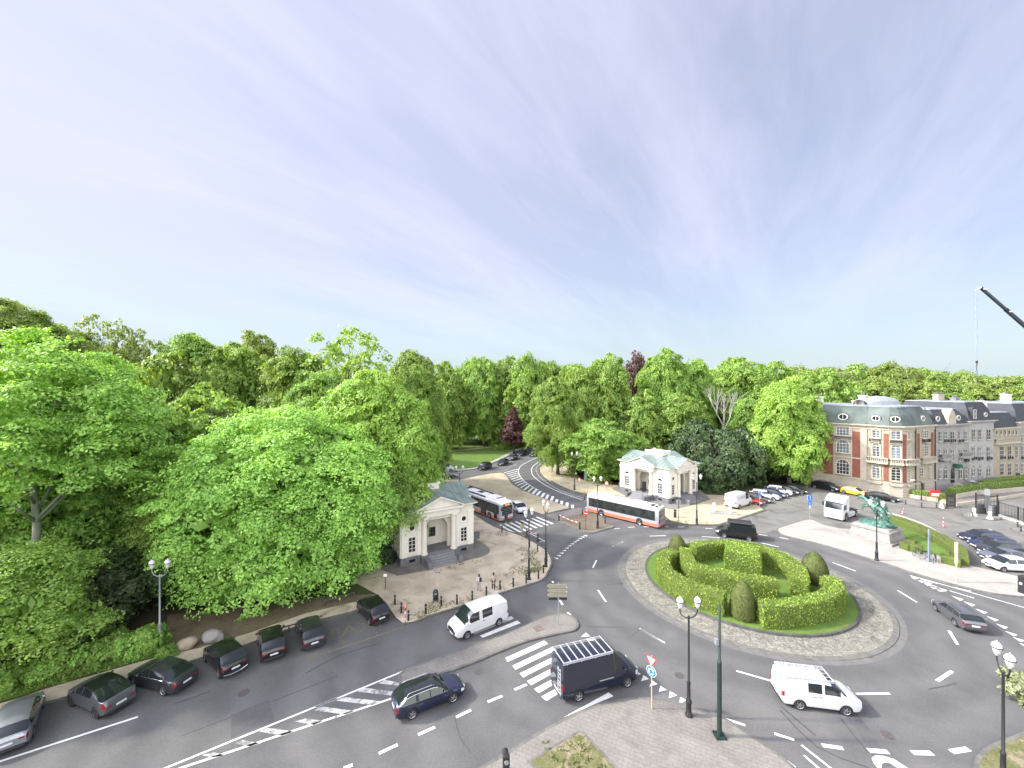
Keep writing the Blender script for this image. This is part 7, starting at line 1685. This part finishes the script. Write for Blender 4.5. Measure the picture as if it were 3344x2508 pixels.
# bicycles
def bicycle(label,p,rz,m):
    r=thing('bicycle',label,'bicycle',(p[0],p[1],KZ),rz)
    for x in (-.52,.52):
        b=MB(); n=20; R=.34
        b.path([(x+R*math.cos(2*math.pi*i/n),0,R+R*math.sin(2*math.pi*i/n)) for i in range(n+1)],.022,5); w_=b.build('wheel',M_tyre,r)
        b=MB()
        for k in range(6): a=math.pi*k/3; b.tube((x,0,R),(x+.32*math.cos(a),0,R+.32*math.sin(a)),.005,None,3)
        b.build('spokes',M_galv,w_)
    b=MB(); A=(-.52,0,.34);B_=(-.08,0,.30);C_=(-.2,0,.78);D=(.34,0,.82);E_=(.52,0,.34)
    for a,c in ((A,B_),(A,C_),(C_,B_),(B_,D),(C_,D),(D,E_)): b.tube(a,c,.018,None,6)
    b.build('frame',m,r); b=MB(); b.tube((-.2,0,.78),(-.22,0,.9),.015,None,6); b.box(-.24,0,.93,.24,.13,.05); b.build('saddle',M_blk,r)
    b=MB(); b.path([(.34,0,.82),(.32,0,.98)],.015,6); b.tube((.32,-.28,.98),(.32,.28,.98),.013,None,6); b.build('handlebar',M_blk,r)
    b=MB(); b.tube((-.08,-.03,.3),(-.08,.03,.3),.09,None,12); b.build('crank',M_blk,r)
bicycle('black bicycle at the left end of the stand beside the small box hedge',GK(12,470,1065),math.radians(20),M_poleb)
bicycle('bicycle leaning against the blue-grey totem',GK(12,640,1130),math.radians(-10),M_galv)
bicycle('dark bicycle right of the totem at the end of the stand',GK(12,760,1175),math.radians(35),M_poleb)
for i,q in enumerate(((490,1125),(600,1160),(735,1190),(830,1215))):
    p=GK(12,*q); r=thing('bicycle_hoop','metal bicycle hoop, %s from left beside the statue lawn'%ords[i],'bicycle stand',(p[0],p[1],KZ),math.radians(60),'bicycle hoops'); b=MB(); b.path([(-.4,0,0),(-.4,0,.7),(-.3,0,.82),(.3,0,.82),(.4,0,.7),(.4,0,0)],.025,6); b.build('hoop',M_galv,r)
# white stone posts on a block by the white delivery van
p=GK(5,1280,770); r=thing('stone_barrier','pair of pale stone posts on a broken stone kerb in front of the delivery van','barrier',(p[0],p[1],KZ),math.radians(-12))
b=MB(); b.box(0,0,.16,4.2,.9,.32,0,0,.95,.8); b.build('kerb_stone',M_grst,r,bevel=.05)
for x in (-1.4,1.0): b=MB(); b.lathe([(.24,.3),(.22,1.6),(.16,1.72),(.02,1.78)],x,0,0,10); b.build('post',M_whs,r,True,50)
boll('thick dark square bollard on the forecourt right of the bus',GK(5,842,800),1.25,.2)
# parking meter at right edge
p=GK(3,2206,470); r=thing('utility_box','dark box on the promenade at the right photo edge','box',(p[0],p[1],KZ),.2); b=MB(); b.box(0,0,.85,.6,.45,1.7); b.build('body',M_poleb,r,bevel=.03); b=MB(); b.box(-.31,0,.95,.02,.2,.2); b.build('label_plate',M_whp,r)
# traffic signal at the bottom edge (its head just reaches into view)
r=thing('traffic_signal','black traffic signal head seen from behind at the bottom edge','traffic light',(-.28,19.3,KZ),math.radians(10)); b=MB(); b.tube((0,.12,0),(0,.12,2.9),.06,None,10); b.build('pole',M_pole,r,True,50)
b=MB(); b.box(0,0,2.65,.34,.24,1.0); b.build('signal_head',M_poleb,r,bevel=.08); b=MB()
b.tube((0,.06,3.0),(0,.35,3.0),.15,None,12); b.build('hood',M_poleb,r,True,40)
b=MB(); b.tube((0,-.10,2.85),(0,-.15,2.85),.11,None,12); b.build('lens',M_galv,r)
# boulders
for (x,y,s,l,m_) in ((1222,522,.62,'tan boulder on the bare earth behind the black hatchback',M_stone),(1402,468,.66,'grey-white boulder on the bare earth under the big lime tree',M_grst)):
    p=G(1,x,y,.3); g=random.Random(x); bm=bmesh.new(); bmesh.ops.create_icosphere(bm,subdivisions=3,radius=s)
    from mathutils import noise
    for v in bm.verts: k=1+.35*noise.noise(v.co*1.6+Vector((x,0,0))); v.co=Vector((v.co.x*k*1.15,v.co.y*k*.9,v.co.z*k*.85))
    me=bpy.data.meshes.new('boulder'); bm.to_mesh(me); bm.free(); me.materials.append(m_); o=bpy.data.objects.new('boulder',me); S.collection.objects.link(o); o.location=(p[0],p[1],.42); tag(o,l,'boulder')
for c,a,bb,l in ((1,(1850,438),(1945,412),'low dark rail between the two small black parked cars'),(2,(110,262),(320,200),'low wooden rail under the big lime tree by the taxi bay')):
    pa=GK(c,*a);pb=GK(c,*bb); F=Fc(pa,pb); r=thing('low_rail',l,'fence',(pa[0],pa[1],KZ)); 
    b=MB(); F.box(b,0,F.L,.42,.52,-.04,.04); o=b.build('rail',M_bark,r); o.location=(-pa[0],-pa[1],0)
    for u in (.05,F.L/2,F.L-.05): b=MB(); F.box(b,u-.05,u+.05,0,.5,-.05,.05); o=b.build('rail_post',M_bark,r); o.location=(-pa[0],-pa[1],0)
r=signpost('small white notice on a post below the ivy-dark bush by the forecourt',GK(2,520,150),1.6,0,M_poleb); b=MB(); b.box(0,-.05,1.45,.35,.02,.3); b.build('notice',M_whp,r)
# ------------------------------------------------------------------ figures
def skin(name,J,E,m,parent,sub=1,loc=(0,0,0),rz=0,root=0):
    me=bpy.data.meshes.new(name); me.from_pydata([j[:3] for j in J],E,[]); me.materials.append(m); o=bpy.data.objects.new(name,me); S.collection.objects.link(o); o.parent=parent; o.location=loc; o.rotation_euler=(0,0,rz)
    o.modifiers.new('skin','SKIN'); me.skin_vertices if me.skin_vertices else None
    lay=me.skin_vertices[0].data
    for i,j in enumerate(J):
        rr=j[3]; lay[i].radius=(rr,rr) if not isinstance(rr,tuple) else rr; lay[i].use_root=(i==root); 
    s=o.modifiers.new('sub','SUBSURF'); s.levels=sub; s.render_levels=sub
    dg=bpy.context.evaluated_depsgraph_get(); ev=o.evaluated_get(dg); m2=bpy.data.meshes.new_from_object(ev); o.modifiers.clear(); o.data=m2
    m2.polygons.foreach_set('use_smooth',[True]*len(m2.polygons)); return o
M_skin=mat('skin',(.42,.26,.19),.6); M_hair=mat('black_hair',(.015,.012,.012),.6); M_shoe=mat('dark_shoe',(.02,.02,.022),.6)
def person(label,p,rz,h,top,legs,coat=0,bag=False,step=.16):
    r=thing('person',label,'person',(p[0],p[1],KZ),rz); k=h/1.75
    def j(x,y,z,rad): return (x*k,y*k,z*k,rad*k)
    J=[j(0,0,.98,.125),j(.0,0,1.18,.12),j(.0,0,1.38,.135),j(0,0,1.48,.06),j(.01,0,1.56,.058),j(.03,0,1.66,.088),j(.02,0,1.71,.07),
       j(0,.19,1.42,.055),j(-.05,.24,1.15,.043),j(.06,.25,.92,.032),j(.10,.25,.86,.03),
       j(0,-.19,1.42,.055),j(.05,-.24,1.15,.043),j(.14,-.24,.93,.032),j(.17,-.24,.87,.03),
       j(.0,.10,.92,.09),j(step*.6,.10,.52,.062),j(step,.10,.10,.042),j(step+.12,.10,.045,.035),
       j(.0,-.10,.92,.09),j(-step*.2,-.10,.52,.062),j(-step,-.10,.12,.042),j(-step+.10,-.10,.05,.035)]
    E=[(0,1),(1,2),(2,3),(3,4),(4,5),(5,6),(2,7),(7,8),(8,9),(9,10),(2,11),(11,12),(12,13),(13,14),(0,15),(15,16),(16,17),(17,18),(0,19),(19,20),(20,21),(21,22)]
    body=skin('body',J,E,M_skin,r,2)
    for s,(hx,hz) in ((1,(.12,.83)),(-1,(.19,.84))):     # five fingers each, slightly curled
        for q in range(4): b=MB(); L=(.075,.085,.08,.065)[q]; y=s*.245+ (q-1.5)*.019; b.path([(hx*k,y*k,hz*k),((hx+.015)*k,y*k,(hz-L*.55)*k),((hx+.035)*k,y*k,(hz-L)*k)],[.009,.008,.007],5); b.build('finger',M_skin,body)
        b=MB(); b.path([((hx+.015)*k,s*.235*k,(hz+.03)*k),((hx+.05)*k,s*.215*k,(hz)*k),((hx+.06)*k,s*.21*k,(hz-.03)*k)],[.011,.010,.008],5); b.build('thumb',M_skin,body)
    b=MB(); b.sphere((.115*k,0,1.655*k),.017*k,8,6,0,(1.2,.8,1.3)); b.build('nose',M_skin,body,True)
    for s in (-1,1): b=MB(); b.sphere((.105*k,s*.033*k,1.685*k),.012*k,6,4); b.build('eye',M_hair,body); b=MB(); b.sphere((.02*k,s*.088*k,1.66*k),.024*k,6,4,0,(.8,.5,1.3)); b.build('ear',M_skin,body,True)
    b=MB(); b.box(.108*k,0,1.62*k,.01,.045,.008); b.build('mouth',mat('lips',(.35,.12,.11),.5),body)
    b=MB(); b.sphere((-.01*k,0,1.70*k),.108*k,14,10,0,(1.0,.95,1.0)); b.sphere((-.05*k,0,1.60*k),.085*k,12,8,0,(.8,.95,1.3)); b.build('hair',M_hair,r,True)
    JT=[(a[0],a[1],a[2],a[3]*1.16+.012) for a in (J[0],J[1],J[2],J[7],J[8],J[9],J[11],J[12],J[13])]
    if coat: JT.append((0,0,.62*k,.19*k)); JT.append((0,0,.80*k,.165*k))
    EE=[(0,1),(1,2),(2,3),(3,4),(4,5),(2,6),(6,7),(7,8)]+([(0,10),(10,9)] if coat else [])
    skin('coat' if coat else 'top',JT,EE,top,r,2)
    JL=[(a[0],a[1],a[2],a[3]*1.12+.01) for a in (J[0],J[15],J[16],J[17],J[19],J[20],J[21])]; skin('trousers',JL,[(0,1),(1,2),(2,3),(0,4),(4,5),(5,6)],legs,r,2)
    for s,(fx,fz) in ((1,(step,.05)),(-1,(-step,.06))): b=MB(); b.sphere(((fx+.05)*k,s*.10*k,fz*k),.055*k,10,6,0,(2.3,.85,.9)); b.build('shoe',M_shoe,r,True)
    if bag: b=MB(); b.box(-.13*k,-.12*k,1.22*k,.12,.26,.38); b.build('shoulder_bag',M_blk,r,bevel=.03); b=MB(); b.path([(-.10*k,-.16*k,1.40*k),(0,-.14*k,1.50*k),(.12*k,-.1*k,1.35*k)],.015,5); b.build('bag_strap',M_blk,r)
    return r
person('person in light grey top and grey trousers with dark bag on the forecourt',GK(4,869,1466),math.radians(112),1.68,mat('light_grey_cloth',(.50,.49,.46),.8),mat('grey_cloth',(.30,.31,.32),.8),0,True)
person('person in a long beige coat and black leggings, walking away on the forecourt',GK(4,1000,1455),math.radians(95),1.72,mat('beige_cloth',(.36,.33,.25),.85),mat('black_cloth',(.02,.02,.022),.85),1,False,.13)
# ------------------------------------------------------------------ equestrian bronze
M_bronze=mat('verdigris_bronze',(.03,.085,.062),.55,.3,col2=(.10,.20,.155),scale=3.5,lo=.42,hi=.6,bump=.3,bscale=9)
PA,PB,PC=Vector((47.0,55.5)),Vector((48.75,51.75)),Vector((51.9,53.8)); PD=PA+(PC-PB); pc=(PA+PC)/2
M_pl=mat('plinth_stone',(.22,.205,.185),.8,var=.14,scale=1.5,fine=.08,fscale=12,bump=.3); M_pld=mat('plinth_dark_stone',(.17,.165,.16),.8,var=.2,scale=1.5,fine=.08,fscale=12)
ax_=(PB-PA).normalized(); rz_=math.atan2(ax_.y,ax_.x)
st=thing('equestrian_statue','green bronze horse and rider group on a rocky bronze base, in front of the lorry','statue',(pc.x,pc.y,KZ+1.85),rz_+math.pi)
pe=thing('plinth','big pale stone plinth carrying the green bronze horse group','plinth',(pc.x,pc.y,KZ),rz_)
for nm,z0,z1,l,w,t_ in (('plinth_base',0,.28,5.0,4.3,1.0),('plinth_body',.281,1.42,4.5,3.8,.90),('plinth_cornice',1.421,1.6,4.35,3.7,1.0),('plinth_top',1.601,1.85,4.05,3.4,.93)):
    b=MB(); b.box(0,0,(z0+z1)/2,l,w,z1-z0,0,0,t_,t_); b.build(nm,M_pl,pe,bevel=.03)
b=MB(); 
V=[(2.20,-1.25,.40),(2.20,1.25,.40),(2.07,1.15,1.30),(2.07,-1.15,1.30)]; b.add(V,[(0,1,2,3)]); b.build('end_panel',M_pld,pe)
bm=bmesh.new(); bmesh.ops.create_icosphere(bm,subdivisions=4,radius=1)
for v in bm.verts:
    k=1+.22*noise.noise(v.co*1.8+Vector((4,1,0)))+.1*noise.noise(v.co*5); v.co=Vector((v.co.x*1.95*k,v.co.y*1.35*k,max(-.02,v.co.z)*.62*k+(.25 if v.co.z>.1 and v.co.x<-.2 else 0)))
me=bpy.data.meshes.new('rock_base'); bm.to_mesh(me); bm.free(); me.materials.append(M_bronze); me.polygons.foreach_set('use_smooth',[True]*len(me.polygons)); o=bpy.data.objects.new('rock_base',me); S.collection.objects.link(o); o.parent=st
# horse: +x is where it leaps
H_=[(-.55,0,1.75,.36),(0,0,2.0,.40),(.55,0,2.25,.42),(1.0,0,2.6,.28),(1.45,.0,2.95,.20),(1.75,0,3.0,.16),(2.1,0,2.72,.12),(2.25,0,2.6,.09),
 (-.75,.22,1.35,.22),(-1.05,.24,.95,.12),(-.80,.24,.62,.08),(-1.0,.24,.28,.07),
 (-.75,-.22,1.35,.22),(-1.3,-.24,1.05,.12),(-1.15,-.24,.65,.08),(-1.4,-.24,.32,.07),
 (.75,.22,1.95,.18),(1.35,.25,1.85,.11),(1.55,.25,1.40,.07),(1.35,.25,1.15,.06),
 (.75,-.22,1.95,.18),(1.25,-.28,2.1,.10),(1.75,-.28,1.85,.07),(1.8,-.28,1.5,.06),
 (-.9,0,1.85,.12),(-1.35,0,1.75,.11),(-1.65,0,1.3,.07),(1.62,.09,3.2,.04),(1.62,-.09,3.2,.04)]
EH=[(0,1),(1,2),(2,3),(3,4),(4,5),(5,6),(6,7),(0,8),(8,9),(9,10),(10,11),(0,12),(12,13),(13,14),(14,15),(2,16),(16,17),(17,18),(18,19),(2,20),(20,21),(21,22),(22,23),(0,24),(24,25),(25,26),(5,27),(5,28)]
skin('horse',H_,EH,M_bronze,st,2,(-.1,.1,.35),0,1)
R_=[(0,0,2.45,.22),(.05,0,2.75,.20),(.12,0,3.05,.23),(.16,0,3.25,.09),(.2,0,3.42,.13),(.12,.3,3.1,.10),(.3,.55,3.3,.08),(.65,.55,3.5,.06),(.12,-.3,3.1,.10),(.3,-.5,2.85,.08),(.65,-.35,2.8,.06),(.1,.32,2.3,.14),(.35,.46,1.95,.10),(.2,.48,1.5,.07),(.38,.48,1.4,.05),(.1,-.32,2.3,.14),(.35,-.46,1.95,.10),(.2,-.48,1.5,.07),(.38,-.48,1.4,.05)]
skin('rider',R_,[(0,1),(1,2),(2,3),(3,4),(2,5),(5,6),(6,7),(2,8),(8,9),(9,10),(0,11),(11,12),(12,13),(13,14),(0,15),(15,16),(16,17),(17,18)],M_bronze,st,2,(-.25,.1,.3),0,0)
W_=[(-.2,.0,.75,.20),(.0,.1,1.05,.22),(.15,.2,1.3,.10),(.25,.25,1.45,.13),(.1,.4,1.15,.09),(.4,.55,1.35,.07),(.0,-.2,1.2,.09),(.3,-.4,1.45,.07),(-.45,.25,.65,.15),(-.1,.5,.5,.10),(.2,.6,.3,.07),(-.5,-.2,.6,.15),(-.9,-.3,.45,.10),(-1.2,-.2,.3,.07)]
skin('fallen_figure',W_,[(0,1),(1,2),(2,3),(1,4),(4,5),(1,6),(6,7),(0,8),(8,9),(9,10),(0,11),(11,12),(12,13)],M_bronze,st,2,(.1,-.5,.2),.4,0)
C_=[(-.3,0,3.2,.14),(-.7,.1,2.9,.24),(-1.0,.15,2.4,.28),(-1.15,.1,1.9,.18)]; skin('cloak',[(a,b_,c,(r_,r_*.4)) for a,b_,c,r_ in C_],[(0,1),(1,2),(2,3)],M_bronze,st,2,(-.1,.1,.3),0,0)
MB().path([(.5,-.7,2.0),(1.2,-.55,3.7)],.03,6).build('lance',M_bronze,st)
# ------------------------------------------------------------------ crane beyond the houses
YC=130; a=Vector(at(10,1075,372,YC)); e=Vector(at(10,1659,880,YC)); dd=(e-a).normalized(); t_=(3-a.z)/dd.z; base=a+dd*t_
r=thing('crane','dark telescopic crane boom reaching in from the right above the rooftops','crane',(base.x,base.y,0)); off=tuple(-v for v in (base.x,base.y,0))
cuts=[0,.62/1,2.2,4.2]; L_=(base-a).length; 
seg=[(0,(Vector(at(10,1420,670,YC))-a).length,.50),((Vector(at(10,1420,670,YC))-a).length,(e-a).length*1.25,.62),((e-a).length*1.25,L_,.80)]
M_cr=mat('crane_grey',(.06,.07,.085),.45,.3,var=.2,scale=.5)
for s0,s1,rr in seg:
    b=MB(); b.tube(a+dd*s0,a+dd*s1,rr,rr,6); o=b.build('boom_section',M_cr,r); o.location=off
    b=MB(); b.tube(a+dd*(s1-.25),a+dd*(s1+.15),rr*1.25,rr*1.25,6); o=b.build('boom_collar',M_poleb,r); o.location=off
for s0 in (.8,(Vector(at(10,1450,700,YC))-a).length): b=MB(); b.box(*(a+dd*s0+Vector((0,-.66,0))),1.1,.04,.35,0); o=b.build('white_plate',M_whp,r); o.location=off
b=MB(); b.tube(a,Vector(at(10,1000,405,YC)),.30,.12,6); o=b.build('boom_head',M_whp,r); o.location=off
hk=Vector(at(10,1020,1375,YC))
for q in (1000,1028): p0=Vector(at(10,q,420,YC)); b=MB(); b.tube(p0,Vector((hk.x+(q-1014)*.01,hk.y,hk.z)),.045,None,4); o=b.build('cable',mat('steel_cable',(.25,.30,.38),.5),r); o.location=off
b=MB(); b.sphere(hk,.42,10,8,0,(1,.5,1)); b.path([hk,hk+Vector((.1,0,-1.0)),hk+Vector((-.25,0,-1.5))],.13,6); o=b.build('hook_block',M_poleb,r); o.location=off
for s in (-1,1): b=MB(); b.tube(hk+Vector((0,0,-1.4)),hk+Vector((s*.5,0,-6.5)),.04,None,4); o=b.build('sling',M_poleb,r); o.location=off
b=MB(); b.box(base.x+3,base.y,2.2,12,2.8,1.6); o=b.build('carrier',mat('crane_yellow',(.6,.4,.05),.5),r,bevel=.1); o.location=off
b=MB(); b.box(base.x+1,base.y,4,4,2.6,2.2); o=b.build('turret',M_cr,r,bevel=.1); o.location=off
for k in range(5):
    for s in (-1,1): wheel(r,-1.8+k*2.4,s*1.3,.65,.5)
